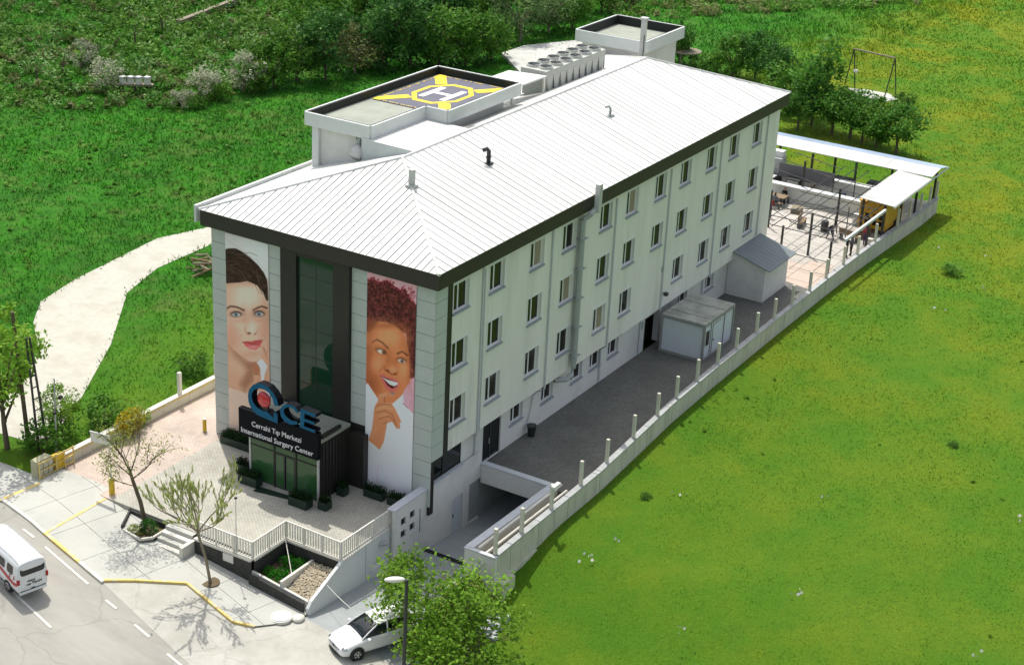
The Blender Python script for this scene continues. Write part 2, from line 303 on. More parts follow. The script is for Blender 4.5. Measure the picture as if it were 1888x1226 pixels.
# ---------------------------------------------------------------- ground
def sm(a,b,x):
    t=np.clip((x-a)/(b-a),0,1); return t*t*(3-2*t)
def terrain(x,y):
    x=np.asarray(x,float); y=np.asarray(y,float)
    z=np.full(x.shape,-.75)
    z=z+.95*sm(18.2,18.5,y)*1.0
    z=z+.6*sm(66,76,x)*(1-sm(18.2,18.5,y))*sm(-30,5,y)
    street=-0.115*np.maximum(0,15.5-np.clip(y,-25,99))
    drop=sm(4,-6,x)*(1-sm(-6.5,-5.0,y)) 
    z=z*(1-drop)+(-2.45)*drop
    wst=1-sm(-9.9,-9.5,x)
    z=z*(1-wst)+(street-.35)*wst
    far=1-sm(-29,-27,x)
    z=z+far*.36
    z=z+sm(72,150,y)*5.0
    return z
def gridlines(a,b,step,extra,far):
    g=list(np.arange(a,b+.01,step))+extra
    d=step*1.6; v=b
    while v<far: v+=d; d*=1.35; g.append(v)
    d=step*1.6; v=a
    while v>-far: v-=d; d*=1.35; g.append(v)
    return np.array(sorted(set(np.round(g,3))))
gx=gridlines(-40,180,1.25,[-9.9,-9.5,66.5],3500); gy=gridlines(-70,140,1.25,[18.2,18.5,-6.5,-5.0],3500)
XX,YY=np.meshgrid(gx,gy,indexing='ij'); ZZ=terrain(XX,YY)
rg=np.random.default_rng(3)
near=(np.abs(XX)<200)&(np.abs(YY)<200)
inside=(XX>-30)&(XX<67)&(YY>-7)&(YY<22)
def vnoise(x,y,s,seed):
    r=np.random.default_rng(seed).random((64,64)); u=(x/s)%64; v=(y/s)%64; i=np.floor(u).astype(int); j=np.floor(v).astype(int); fu=u-i; fv=v-j; fu=fu*fu*(3-2*fu); fv=fv*fv*(3-2*fv)
    i1=(i+1)%64; j1=(j+1)%64; i%=64; j%=64
    return r[i,j]*(1-fu)*(1-fv)+r[i1,j]*fu*(1-fv)+r[i,j1]*(1-fu)*fv+r[i1,j1]*fu*fv
PATH=[(-8.69,24.73,0.00),(-6.02,25.07,0.00),(-1.12,26.28,0.00),(5.37,31.01,0.00),(12.13,34.26,0.00),(18.67,35.87,0.00),(23.42,35.23,0.00),(29.39,35.32,0.00)]
PATHL=[(-7.42,26.13,0.00),(-4.42,26.78,0.00),(-1.64,27.60,0.00),(1.84,30.12,0.00),(4.59,33.44,0.00),(7.26,35.56,0.00),(11.51,36.63,0.00),(15.65,37.12,0.00),(20.70,37.73,0.00),(24.81,36.44,0.00),(30.56,36.81,0.00)]
PATHR=[(-9.57,23.75,0.00),(-7.42,23.57,0.00),(-7.08,20.40,0.00),(-1.56,23.23,0.00),(5.07,27.25,0.00),(11.85,32.28,0.00),(16.34,33.75,0.00),(21.90,33.92,0.00),(27.99,34.18,0.00)]
def nearpath(x,y):
    d=np.full(x.shape,1e9)
    for L_ in (PATH,PATHL,PATHR):
        for p,q in zip(L_[:-1],L_[1:]):
            px,py=q[0]-p[0],q[1]-p[1]; t=np.clip(((x-p[0])*px+(y-p[1])*py)/(px*px+py*py),0,1)
            d=np.minimum(d,np.hypot(x-p[0]-t*px,y-p[1]-t*py))
    return d
bumpy=(vnoise(XX,YY,6,1)-.5)*.35+(vnoise(XX,YY,2.5,2)-.5)*.18
flat=np.where(near&~inside,1,0)*np.clip((nearpath(XX,YY)-1.5)/3,0,1)*np.clip((XX+9)/4,0,1)
ZZ=ZZ+bumpy*flat
nx,ny=len(gx),len(gy); idx=np.arange(nx*ny).reshape(nx,ny)
cx=(XX[:-1,:-1]+XX[1:,1:])/2; cy=(YY[:-1,:-1]+YY[1:,1:])/2
keep=~((cx>-13.2)&(cx<9)&(cy>-5.55)&(cy<18.2)|(cx>-13.2)&(cx<-9.3)&(cy>-11)&(cy<=-5.55))
F=np.stack([idx[:-1,:-1],idx[1:,:-1],idx[1:,1:],idx[:-1,1:]],-1)[keep]
gm=new_mat('meadow'); t=gm.node_tree; N=t.nodes; L=t.links; b=N['Principled BSDF']; b.inputs['Roughness'].default_value=.95; b.inputs['Specular IOR Level'].default_value=.1
def meadow_color(t,gain=1.0):
    N=t.nodes; L=t.links
    geo=N.new('ShaderNodeNewGeometry'); sep=N.new('ShaderNodeSeparateXYZ'); L.new(geo.outputs['Position'],sep.inputs[0])
    def noise(s,d=6,r=.65,vec=None):
        n=N.new('ShaderNodeTexNoise'); n.inputs['Scale'].default_value=s; n.inputs['Detail'].default_value=d; n.inputs['Roughness'].default_value=r; L.new(vec or geo.outputs['Position'],n.inputs['Vector']); return n.outputs['Fac']
    def rng_(v,a,b,c=0,d=1):
        m=N.new('ShaderNodeMapRange'); m.inputs['From Min'].default_value=a; m.inputs['From Max'].default_value=b; m.inputs['To Min'].default_value=c; m.inputs['To Max'].default_value=d; L.new(v,m.inputs['Value']); return m.outputs[0]
    def mix(f,A,B):
        m=N.new('ShaderNodeMix'); m.data_type='RGBA'; L.new(f,m.inputs['Factor'])
        for k,v in (('A',A),('B',B)):
            if isinstance(v,tuple): m.inputs[k].default_value=(*v,1)
            else: L.new(v,m.inputs[k])
        return m.outputs['Result']
    # right-hand meadow: yellow green with flower patches
    r1=mix(rng_(noise(.18),.40,.62),(.070,.170,.010),(.105,.185,.012))
    ymap=N.new('ShaderNodeMath'); ymap.operation='MULTIPLY'; L.new(rng_(noise(.09,8,.75),.46,.66),ymap.inputs[0]); L.new(rng_(sep.outputs['X'],15,85,.15,.95),ymap.inputs[1])
    r1=mix(ymap.outputs[0],r1,(.185,.205,.010))
    r1=mix(rng_(noise(1.1,8,.75),.45,.75,.0,.4),r1,(.060,.150,.012))
    # left-hand meadow: deep green
    l1=mix(rng_(noise(.22),.38,.62),(.028,.125,.010),(.045,.205,.012))
    l1=mix(rng_(noise(.5,8,.7),.52,.70,0,.8),l1,(.10,.15,.03))
    l1=mix(rng_(noise(.11,8,.72),.55,.70,0,.75),l1,(.125,.115,.045))
    l1=mix(rng_(noise(1.3,8,.75),.42,.70,.0,.7),l1,(.018,.075,.007))
    y=N.new('ShaderNodeMath'); y.operation='MULTIPLY_ADD'; y.inputs[1].default_value=9.0; L.new(noise(.07),y.inputs[0]); L.new(sep.outputs['Y'],y.inputs[2])
    f=rng_(y.outputs[0],22,36)
    c=mix(f,r1,l1)
    fine=rng_(noise(9,5,.8),.2,.8,.62*gain,1.38*gain)
    x=N.new('ShaderNodeVectorMath'); x.operation='SCALE'; L.new(c,x.inputs[0]); L.new(fine,x.inputs['Scale'])
    return x.outputs[0],noise(4,8,.8)
col,hn=meadow_color(t); L.new(col,b.inputs['Base Color'])
bp=N.new('ShaderNodeBump'); bp.inputs['Distance'].default_value=.18; bp.inputs['Strength'].default_value=.9; L.new(hn,bp.inputs['Height']); L.new(bp.outputs[0],b.inputs['Normal'])
me=bpy.data.meshes.new('meadow_ground'); me.from_pydata(np.stack([XX,YY,ZZ],-1).reshape(-1,3).tolist(),[],F.tolist()); me.materials.append(gm)
me.polygons.foreach_set('use_smooth',[True]*len(me.polygons))
tag(obj_from_mesh('meadow_ground',me),'rolling green meadow around the building, yellow flowered on the right','ground',kind='structure')
# grass blades
bm_=new_mat('grass_blade'); t=bm_.node_tree; b=t.nodes['Principled BSDF']; b.inputs['Roughness'].default_value=.7; b.inputs['Specular IOR Level'].default_value=.15
col,_=meadow_color(t,1.25); gi=t.nodes.new('ShaderNodeNewGeometry'); mr=t.nodes.new('ShaderNodeMapRange'); mr.inputs['To Min'].default_value=.65; mr.inputs['To Max'].default_value=1.5; t.links.new(gi.outputs['Random Per Island'],mr.inputs['Value'])
sx=t.nodes.new('ShaderNodeVectorMath'); sx.operation='SCALE'; t.links.new(col,sx.inputs[0]); t.links.new(mr.outputs[0],sx.inputs['Scale']); t.links.new(sx.outputs[0],b.inputs['Base Color'])
tr=t.nodes.new('ShaderNodeBsdfTranslucent'); t.links.new(sx.outputs[0],tr.inputs[0]); ms=t.nodes.new('ShaderNodeMixShader'); ms.inputs[0].default_value=.35
t.links.new(b.outputs[0],ms.inputs[1]); t.links.new(tr.outputs[0],ms.inputs[2]); t.links.new(ms.outputs[0],t.nodes['Material Output'].inputs[0])
def hgt(x,y):
    i=np.clip(np.searchsorted(gx,x)-1,0,nx-2); j=np.clip(np.searchsorted(gy,y)-1,0,ny-2)
    fx=(x-gx[i])/(gx[i+1]-gx[i]); fy=(y-gy[j])/(gy[j+1]-gy[j])
    return ZZ[i,j]*(1-fx)*(1-fy)+ZZ[i+1,j]*fx*(1-fy)+ZZ[i,j+1]*(1-fx)*fy+ZZ[i+1,j+1]*fx*fy
def inpoly(x,y,P):
    r=np.zeros(x.shape,bool); n=len(P)
    for i in range(n):
        x0,y0=P[i][0],P[i][1]; x1,y1=P[(i+1)%n][0],P[(i+1)%n][1]
        if y0==y1: continue
        c=((y0>y)!=(y1>y))&(x<(x1-x0)*(y-y0)/(y1-y0)+x0); r^=c
    return r
pathpoly=[p[:2] for p in PATHL]+[p[:2] for p in PATHR[::-1]]
FENCE=[(-2.75,-5.62),(3,-5.57),(8,-5.5),(12.6,-5.22),(18,-4.87),(24,-4.72),(33,-4.62),(43,-4.56),(49.4,-4.6),(55.9,-4.8),(62.6,-5.05),(66.2,-5.0)]
fx_=np.array([p[0] for p in FENCE]); fy_=np.array([p[1] for p in FENCE])
def edge_d(x,y):
    d=np.full(x.shape,1e9)
    for L_ in (PATHL,PATHR):
        for p,q in zip(L_[:-1],L_[1:]):
            px,py=q[0]-p[0],q[1]-p[1]; t=np.clip(((x-p[0])*px+(y-p[1])*py)/(px*px+py*py),0,1); d=np.minimum(d,np.hypot(x-p[0]-t*px,y-p[1]-t*py))
    return d
def blades(n,seed,h,wd,side):
    # denser near the street end of the site, thinning out with distance across the fields
    r=np.random.default_rng(seed); d=r.uniform(50,250,n); a=r.uniform(-.02,1.02,n); x=-65+d*np.cos(a); y=-42.5+d*np.sin(a)
    ok=(y<18) if side<0 else (y>18)
    ok&=~((x>-3.2)&(x<67)&(y>np.interp(x,fx_,fy_)-.45)&(y<18.75)); ok&=~((x<=-3.2)&(y>-7.2)&(y<18.9)); ok&=~((x<=-8.8)&(x>-27.5)&(y>-30)) ; ok&=~(inpoly(x,y,pathpoly)&((nearpath(x,y)>.0)&(edge_d(x,y)>.05+.40*r.random(n)**2)))
    clump=vnoise(x,y,1.7,seed+5)*.6+vnoise(x,y,7,seed+6)*.6
    ok&=r.random(n)<np.clip(clump*1.5,.15,1)
    x,y,cl,d=x[ok],y[ok],clump[ok],d[ok]; n=len(x); z=hgt(x,y); s=d/80
    hh=h*s*(.35+.9*cl*r.random(n)+.3*r.random(n)); a=r.uniform(0,2*PI,n); lx=np.cos(a); ly=np.sin(a); bx=r.normal(0,.6,n); by=r.normal(0,.6,n); wd=wd*s
    p0=np.stack([x-lx*wd,y-ly*wd,z-.02],1); p1=np.stack([x+lx*wd,y+ly*wd,z-.02],1); p2=np.stack([x+bx*hh,y+by*hh,z+hh],1)
    return np.stack([p0,p1,p2],1).reshape(-1,3)
tag(obj_from_mesh('lawn_grass',fast_mesh('lawn_grass',blades(520000,11,.085,.035,-1),3,bm_)),'short yellow green grass of the big right-hand lawn','grass',kind='stuff')
tag(obj_from_mesh('field_grass',fast_mesh('field_grass',blades(420000,13,.19,.04,1),3,bm_)),'deep green rough grass of the left-hand field','grass',kind='stuff')
# road, apron, pavement
def slope_sheet(name,poly,off,mat,label,cat,thick=.02,kind='structure'):
    mb=MB()
    for part in (clip(poly,0,1,15.5),clip(poly,0,-1,-15.5)):
        if len(part)>=3: mb.prism(part,lambda x,y:sz(y)+off-thick,lambda x,y:sz(y)+off)
    return tag(mb.build(name,mat),label,cat,kind=kind)
K=[(-11.2,23.5),(-12.31,18.33),(-13.32,14.11),(-14.34,9.25)]
road=[(-11.2,400),(-11.2,23.5),(-12.31,18.33),(-13.32,14.11),(-14.34,9.25),(-15.2,6),(-16.21,2.15),(-17.6,-5),(-19.5,-14),(-22,-30),(-34,-30),(-27,10),(-24,24),(-23,400)]
slope_sheet('road',road,0,asph,'worn grey asphalt road with dashed white lines','road',.3)
YL=[(-14.24,9.34,-0.71),(-13.19,8.24,-0.84),(-11.67,6.31,-1.06),(-11.96,5.03,-1.20),(-12.49,2.73,-1.47),(-12.08,1.75,-1.58)]
apron=[(-14.34,9.25)]+[p[:2] for p in YL]+[(-10.9,.9),(-9.9,.55),(-9.9,-12),(-22,-30),(-19.5,-14),(-17.6,-5),(-16.21,2.15),(-15.2,6)]
slope_sheet('concrete_apron',apron,.012,apron_m,'pale concrete apron between the yellow line and the road','pavement',.3)
walk=[(-8.4,23.5),(-11.2,23.5)]+K[1:]+[p[:2] for p in YL]+[(-10.9,.9),(-9.75,.55),(-8.2,.6),(-8.2,18.2),(-8.4,18.6)]
sw=slope_sheet('sidewalk',walk,.06,soil,'pale concrete slab pavement beside the road','pavement',.35)
for q in tiles(walk,math.radians(77),2.6,2.35,.012):
    for part in (clip(q,0,1,15.5),clip(q,0,-1,-15.5)):
        if len(part)<3: continue
        ar=abs(sum(part[i][0]*part[(i+1)%len(part)][1]-part[(i+1)%len(part)][0]*part[i][1] for i in range(len(part))))/2
        if ar<.03: continue
        mb=MB(); mb.prism(part,lambda x,y:sz(y)+.05,lambda x,y:sz(y)+.10); mb.build('paving_slab',pave,sw)
def strip(pts,wd,off,h,mat,name,parent,n=None,mats=None,step=1.0):
    # kerbstones laid along a line, each its own piece
    P=[Vector(p[:2]) for p in pts]; out=[]; k=0
    for a,b in zip(P[:-1],P[1:]):
        ln=(b-a).length; m=max(1,round(ln/step))
        for i in range(m):
            p=a.lerp(b,i/m); q=a.lerp(b,(i+1)/m); d=(q-p).normalized(); p=p+d*.008; q=q-d*.008
            mb=MB(); mb.seg(p,q,wd/2,wd/2,(sz(p.y)+off,sz(q.y)+off),(sz(p.y)+off+h,sz(q.y)+off+h)); o=mb.build(name,(mats[(k//3)%2] if mats else mat),parent); k+=1
kb=MB(); kb.seg(K[0],K[1],.06,.06,-.1,.05); kb=tag(kb.build('kerb',kerb_w),'concrete kerb painted yellow and white along the road','kerb',kind='structure')
strip(K[1:3],.16,0,.125,kerb_w,'kerbstone',kb)
strip(K[2:],.18,0,.13,None,'kerbstone',kb,mats=[yellow_p,kerb_w])
yk=MB(); yk.seg(YL[0],YL[1],.03,.03,(sz(YL[0][1]),sz(YL[1][1])),(sz(YL[0][1])+.1,sz(YL[1][1])+.1)); yk=tag(yk.build('yellow_kerb',yellow_p),'low yellow painted kerb curving towards the planter corner','kerb',kind='structure')
strip(YL,.13,.0,.125,yellow_p,'kerbstone',yk,step=.9)
def paintline(name,p,q,wd,label,mat=line_w,off=.022):
    mb=MB(); mb.seg(p,q,wd/2,wd/2,(sz(p[1])+off-.01,sz(q[1])+off-.01),(sz(p[1])+off,sz(q[1])+off)); return tag(mb.build(name,mat),label,'road marking',kind='structure')
for nm,a,b,lb in [('lane_dash',(-13.73,15.21,-0.03),(-13.88,14.28,-0.14),'short white lane dash beside the van roof'),('lane_dash',(-14.08,13.34,-0.25),(-14.87,9.69,-0.67),'long white lane dash nearest the kerb'),('lane_dash',(-15.22,8.24,-0.84),(-15.37,7.41,-0.93),'short white lane dash below the kerb end'),('lane_dash',(-15.69,5.98,-1.09),(-15.92,4.86,-1.22),'short white lane dash near the picture bottom'),('lane_dash',(-16.29,3.44,-1.39),(-16.52,2.26,-1.52),'lowest white lane dash at the picture edge'),('lane_dash',(-17.07,14.35,-0.13),(-18.42,8.56,-0.80),'long white lane line running under the van'),]:
    paintline(nm,a,b,.13,lb)
paintline('yellow_driveway_line',(-13.25,14.11,-0.16),(-8.79,14.19,-0.15),.22,'yellow line painted across the pavement to the bollard',yellow_p,.106)
paintline('yellow_gate_line',(-12.51,18.12,0.00),(-9.99,17.82,0.00),.22,'yellow line painted across the pavement to the gate box',yellow_p,.106)
# gravel path
mb=MB(); mb.prism([p[:2] for p in PATHL]+[p[:2] for p in PATHR[::-1]],.0,.225); 
po=tag(mb.build('gravel_path',pathm),'pale white gravel track winding through the left field','path',kind='structure')
tm=po.modifiers.new('tri','TRIANGULATE')
# ---------------------------------------------------------------- terrace, yard, ramp, plaza
mb=MB(); mb.box(-9.3,0,4.1,7.9,-.5,0); mb.box(-9.0,0,7.9,13.8,-.5,0); mb.box(-6.8,0,.65,4.1,-2.0,0); mb.box(-9.3,-9.0,4.1,7.9,-.5,.0)
tag(mb.build('terrace_paving',cob),'grey beige cobbled forecourt in front of the entrance','paving',kind='structure')
mb=MB(); mb.box(-9.0,0,13.8,18.3,-.5,.0); mb.box(0,43,14.44,18.3,-.5,0)
tag(mb.build('driveway_paving',pinkcob),'pinkish block paved drive along the left boundary wall','paving',kind='structure')
mb=MB(); yp=[(5.6,.42)]+[(5.6,-5.5)]+[(x,y) for x,y in FENCE if 5.7<x<41]+[(41.6,-4.57),(42.8,.42)]
mb.prism(yp,-.35,0); tag(mb.build('side_yard_paving',yardcob),'dark shaded block paving of the side yard','paving',kind='structure')
pl=[(41.6,-4.57),(42.8,.42),(42.84,16.4),(66.4,16.4),(66.4,-5.0),(62.6,-5.05),(55.9,-4.8),(49.4,-4.6),(43,-4.56)]
mb=MB(); mb.prism(pl,-.4,-.03); plz=tag(mb.build('plaza',cap_m),'sunny tiled plaza behind the building','paving',kind='structure')
for q in tiles(pl,0,2.2,1.9,.02,.5):
    cxq=sum(p[0] for p in q)/len(q); mb=MB(); mb.prism(q,-.028,0.0); mb.build('paving_slab',tile_p if cxq<47 else tile_m,plz)
# ramp and garage
def rz(x,y):
    s0=sz(y)+.0; 
    if x<=-9.8: return s0
    if x<=-2.4: t=(x+9.8)/7.4; return s0*(1-t)+(-2.35)*t
    if x<=5.4: t=(x+2.4)/7.8; return -2.35*(1-t)-3.1*t
    return -3.1
mb=MB(); xs=[-9.9,-8,-6,-4,-2.4,-.2]; xs2=[0.2,2.5,5.4,12,18]; ys=[.66,-1.2,-2.8,-4.3,-6.2]
def rampstrip(mb,xs,ys):
    o=len(mb.v)
    for x in xs:
        for y in ys: mb.v.append((x,y,rz(x,y)))
    for i in range(len(xs)-1):
        for j in range(len(ys)-1):
            a=o+i*len(ys)+j; mb.f.append((a,a+1,a+len(ys)+1,a+len(ys))); mb.mi.append(0)
rampstrip(mb,xs,ys); rampstrip(mb,xs2,ys)
tag(mb.build('garage_ramp',rampm),'grey concrete ramp leading down under the side yard','ramp',kind='structure')
dr=thing('drain_grate','dark drain grating across the ramp before the garage','drain',(0,-2,-2.65))
mb=MB(); mb.box(-.22,.22,-4.2,.33,-2.9,-2.66); mb.build('channel',black_m,dr)
for i in range(22): mb=MB(); y=.25-i*.205; mb.box(-.2,.2,y-.06,y,-2.66,-2.615); mb.build('grate_bar',steel,dr)
# ================================================================ THE BUILDING
LX,WY,HE,HT=42.84,14.44,12.4,13.25
B=thing('clinic_building','long white four storey clinic with pale metal hip roof and two portrait banners','building',(0,0,0))
def holes_wall(mb,x0,x1,z0,z1,yf,yb,holes,mi=0):
    # wall slab between y=yf (front) and y=yb (back) with rectangular openings, split into butted blocks
    xs=sorted(set([x0,x1]+[h[0] for h in holes]+[h[1] for h in holes]))
    for a,b in zip(xs[:-1],xs[1:]):
        hs=sorted([(h[2],h[3]) for h in holes if h[0]<=a+1e-6 and h[1]>=b-1e-6]); z=z0
        for lo,hi in hs:
            if lo>z: mb.box(a,b,yf,yb,z,lo,mi)
            z=hi
        if z<z1: mb.box(a,b,yf,yb,z,z1,mi)
cols=[1.62,5.05,9.15,12.66,16.95,20.2,23.95,27.4,31.2,34.65,38.4]
WW,WH=1.42,1.52; wins=[]
for r,zb in enumerate((10.45,7.25,4.05)):
    for c,xc in enumerate(cols):
        if r==2 and c==6: continue
        wins.append((xc,zb,0.0,r,c))
UP=[(x,x+WW,z,z+WH) for x,z,_,_,_ in wins]
gw=[8.55,11.95,15.4,17.68,19.98,29.6,33.72]; GZ=1.28
GH=[(x,x+WW-.1,GZ,2.66) for x in gw]+[(5.75,7.6,0.02,2.45),(24.9,26.9,-.0,2.2)]
mb=MB(); holes_wall(mb,1.52,LX,2.68,HE,0,.3,UP); mb.box(1.52,LX,.0,.3,12.4,12.95)
mb.build('side_wall',white_wall,B)
mb=MB(); mb.box(1.52,LX-.01,.302,.82,2.5,2.9); mb.build('overhang_soffit',white_wall,B)
mb=MB(); holes_wall(mb,3.5,LX-.02,0.004,2.5,.42,.80,GH); mb.build('ground_floor_wall',grey_wall,B)
mb=MB(); mb.box(LX-.3,LX,.84,WY-.0,-.4,HE+.3); mb.box(.3,LX-.3,WY-.3,WY,-.4,HE+.3); mb.build('rear_wall',white_wall,B)
mb=MB(); mb.box(1.6,LX-.4,1.1,1.2,0,12.3); mb.box(1.1,1.2,1.3,WY-.4,0,12.3); mb.box(1.2,LX-.4,1.2,WY-.4,12.25,12.35); mb.build('interior_lining',dark_clad,B)
# windows (template + copies): frame > pane, pane, sill, reveal
def make_window(kind):
    f=MB(); W_,H_=(WW,WH) if kind!='ground' else (WW-.1,1.36)
    d0,d1=.13,.19
    for a in ((0,.06,0,H_),(W_-.06,W_,0,H_),(.06,W_-.06,0,.06),(.06,W_-.06,H_-.06,H_),(W_*.40-.035,W_*.40+.035,.06,H_-.06)): f.box(a[0],a[1],d0,d1,a[2],a[3])
    f.box(W_*.40+.036,W_*.40+.09,d0+.01,d1-.01,.06,H_-.06); f.box(W_-.11,W_-.061,d0+.01,d1-.01,.06,H_-.06)
    fo=f.build('window',frame_w,None,local=True)
    for a,b in ((.06,W_*.40-.035),(W_*.40+.09,W_-.11)):
        p=MB(); p.box(a,b,d0+.02,d0+.04,.06,H_-.06); p.build('pane',pane_m,fo,local=True)
    s=MB(); s.box(-.06,W_+.06,-.10,.13,-.11,-.004); s.build('sill',sill_m,fo,local=True)
    s=MB(); s.box(-.075,-.002,-.02,.02,0,H_); s.box(W_+.002,W_+.075,-.035,.02,0,H_); s.box(-.075,W_+.075,-.03,.02,H_+.002,H_+.07); s.build('surround',frame_w,fo,local=True)
    return fo
wt=make_window('up'); wg=make_window('ground')
first=True
rr=random.Random(4)
for x,z,y0,r,c in wins:
    o=wt if first else copy_tree(wt); first=False
    o.parent=B; o.location=(x,y0,z)
    if not (r==0 and c==0) and rr.random()<.12:                       # some rooms have a curtain drawn behind the glass
        pn=[k for k in o.children if k.name.startswith('pane')]; nm_=pn[-1]; m2=nm_.data.copy(); m2.materials.clear(); m2.materials.append(curtain_m); nm_.data=m2
for i,x in enumerate(gw):
    o=wg if i==0 else copy_tree(wg); o.parent=B; o.location=(x,.42,GZ)
d=MB(); 
for a in ((5.75,5.83,.02,2.45),(7.52,7.6,.02,2.45),(6.6,6.7,.02,2.37),(5.83,7.52,2.37,2.45)): d.box(a[0],a[1],.5,.58,a[2],a[3])
do=d.build('side_door',steel,B); p=MB(); p.box(5.83,6.6,.53,.55,.02,2.37); p.box(6.7,7.52,.53,.55,.02,2.37); p.build('pane',dark_glass,do)
p=MB(); p.tube([(6.5,.47,.95),(6.5,.47,1.3)],.02); p.build('handle',metal_l,do)
# arch light over one ground window, small wall vent, floodlight, cameras
p=MB(); p.tube([(20.1,.36,2.7),(20.3,.1,2.95),(20.9,.05,3.0),(21.4,.1,2.85),(21.45,.36,2.3)],.035); p.build('cable_loop',steel_g,B)
p=MB(); p.box(25.75,26.05,-.05,.0,5.25,5.6); p.build('wall_vent',steel_g,B)
p=MB(); p.box(26.15,26.4,-.35,-.12,3.55,3.75); p.tube([(26.27,-.12,3.65),(26.27,0,3.68)],.03); p.build('floodlight',steel,B)
p=MB(); p.box(24.4,24.6,.36,.42,1.7,2.1); p.build('meter_box',steel_g,B)
# downpipes
def pipe(x,z0,z1,y=-.07,r=.05,bend=None):
    p=MB(); pts=[(x,y,z1),(x,y,z0)]
    if bend: pts+= bend
    p.tube(pts,r,8)
    for k in range(int((z1-z0)/2.6)): zz=z0+.8+k*2.6; p.box(x-.075,x+.075,y-.02,-.0,zz,zz+.05)
    return p.build('downpipe',cap_m,B)
pipe(4.35,2.6,12.3,bend=[(4.45,.1,2.4),(4.85,.34,2.2),(4.85,.34,.15)]); pipe(4.52,2.7,12.0,r=.035)
pipe(11.45,2.55,12.2,bend=[(11.4,.32,2.3),(10.9,.34,2.2),(10.4,.34,.6)]); pipe(18.85,2.6,12.0,bend=[(18.9,.34,2.3),(18.95,.34,.1)])
pipe(25.95,3.5,12.0,bend=[(25.95,-.07,2.6)]); pipe(33.3,2.6,12.2,bend=[(33.2,.34,2.4),(33.2,.34,.1)]); pipe(40.75,2.7,12.2)
pipe(24.15,.1,2.4,y=.34,r=.06)
# big ventilation duct with cowl above the eaves
p=MB(); p.tube([(14.35,-.28,2.9),(14.35,-.28,12.0)],.17,8); p.build('duct',steel_g,B)
p=MB(); p.tube([(14.68,-.2,3.2),(14.68,-.2,12.1)],.10,8); p.build('duct',steel_g,B)
for zz in (3.6,5.4,7.2,9.0,10.8): p=MB(); p.box(14.14,14.8,-.47,-.0,zz,zz+.03); p.build('duct_clamp',steel_g,B)
p=MB(); p.tube([(14.35,-.28,2.9),(14.2,-.28,2.5),(13.7,-.2,2.35),(13.2,.3,2.35)],.17,8); p.build('duct_elbow',steel_g,B)
p=MB(); p.tube([(14.4,-.3,12.0),(14.6,-.6,12.3),(15.2,-.62,12.5)],.16,8); p.build('duct_elbow',steel_g,B)
p=MB(); p.box(15.05,15.4,-.85,-.56,12.3,13.95); p.build('duct_cowl',metal_l,B)
# ---- front facade (x=0)
CLP=[(13.45,14.44),(9.62,10.52),(4.16,5.14),(0.0,1.12)]
rows=[0.0,.75,1.72,2.62,3.5,4.42,5.25,6.2,7.05,7.95,8.8,9.72,10.6,11.5,12.4]
mb=MB(); mb.box(.04,.4,0.04,14.44,-.5,12.4); mb.build('front_wall',dark_clad,B)
for k,(a,b) in enumerate(CLP):
    for i in range(len(rows)-1):
        z0,z1=rows[i]+.012,rows[i+1]-.012
        if k==2 and z0<3.0: continue
        pass
        mb=MB(); mb.box(-.005,.038,a+.008,b-.008,z0,z1); mb.build('cladding_panel',stone_panel,B)
for i in range(len(rows)-1):                # corner return on the side
    if rows[i]<2.5: continue
    mb=MB(); mb.box(.045,1.10,-.005,.038,rows[i]+.012,rows[i+1]-.012); mb.build('cladding_panel',stone_panel,B)
mb=MB(); mb.box(.045,1.10,-.004,.038,2.52,2.61); mb.box(1.11,1.515,-.03,.3,2.55,12.4); mb.box(.4,1.1,.04,.3,2.5,12.4); mb.build('corner_strip',dark_clad,B)
# dark frame round the curtain wall
mb=MB(); mb.box(-.22,.039,8.56,9.60,0,12.4); mb.box(-.22,.039,5.16,6.18,0,12.4); mb.box(-.2,.039,6.18,8.56,12.1,12.4); mb.box(-.15,.035,6.18,8.56,0,3.4); mb.build('dark_frame',dark_clad,B)
mb=MB(); mb.box(-.45,.039,3.95,5.14,0,3.1); mb.build('dark_plinth',dark_clad,B)
for i,(za,zb) in enumerate([(3.42,4.9),(4.96,6.5),(6.56,8.1),(8.16,9.7),(9.76,11.0),(11.06,12.08)]):
    for ya,yb in ((6.2,7.36),(7.40,8.54)):
        mb=MB(); mb.box(-.06,-.03,ya,yb,za,zb); mb.build('curtain_wall_pane',green_glass,B)
mb=MB()
for z in (3.4,4.9,6.5,8.1,9.7,11.0): mb.box(-.055,0,6.2,8.54,z,z+.06)
mb.box(-.07,0,7.36,7.40,3.46,12.08); mb.build('curtain_wall_mullion',steel,B)
# side glass near corner, ground floor
mb=MB(); mb.box(.0,3.5,.36,.8,1.05,1.12); mb.build('glass_sill',steel,B)
for a,b in ((.06,1.7),(1.76,3.46)):
    mb=MB(); mb.box(a,b,.42,.46,1.12,2.5); mb.build('corner_glass',dark_glass,B)
mb=MB(); mb.box(1.7,1.76,.38,.5,1.12,2.5); mb.box(3.46,3.5,.4,.5,1.12,2.5); mb.box(.0,3.5,.47,.8,1.12,2.5); mb.build('glass_frame',dark_clad,B)
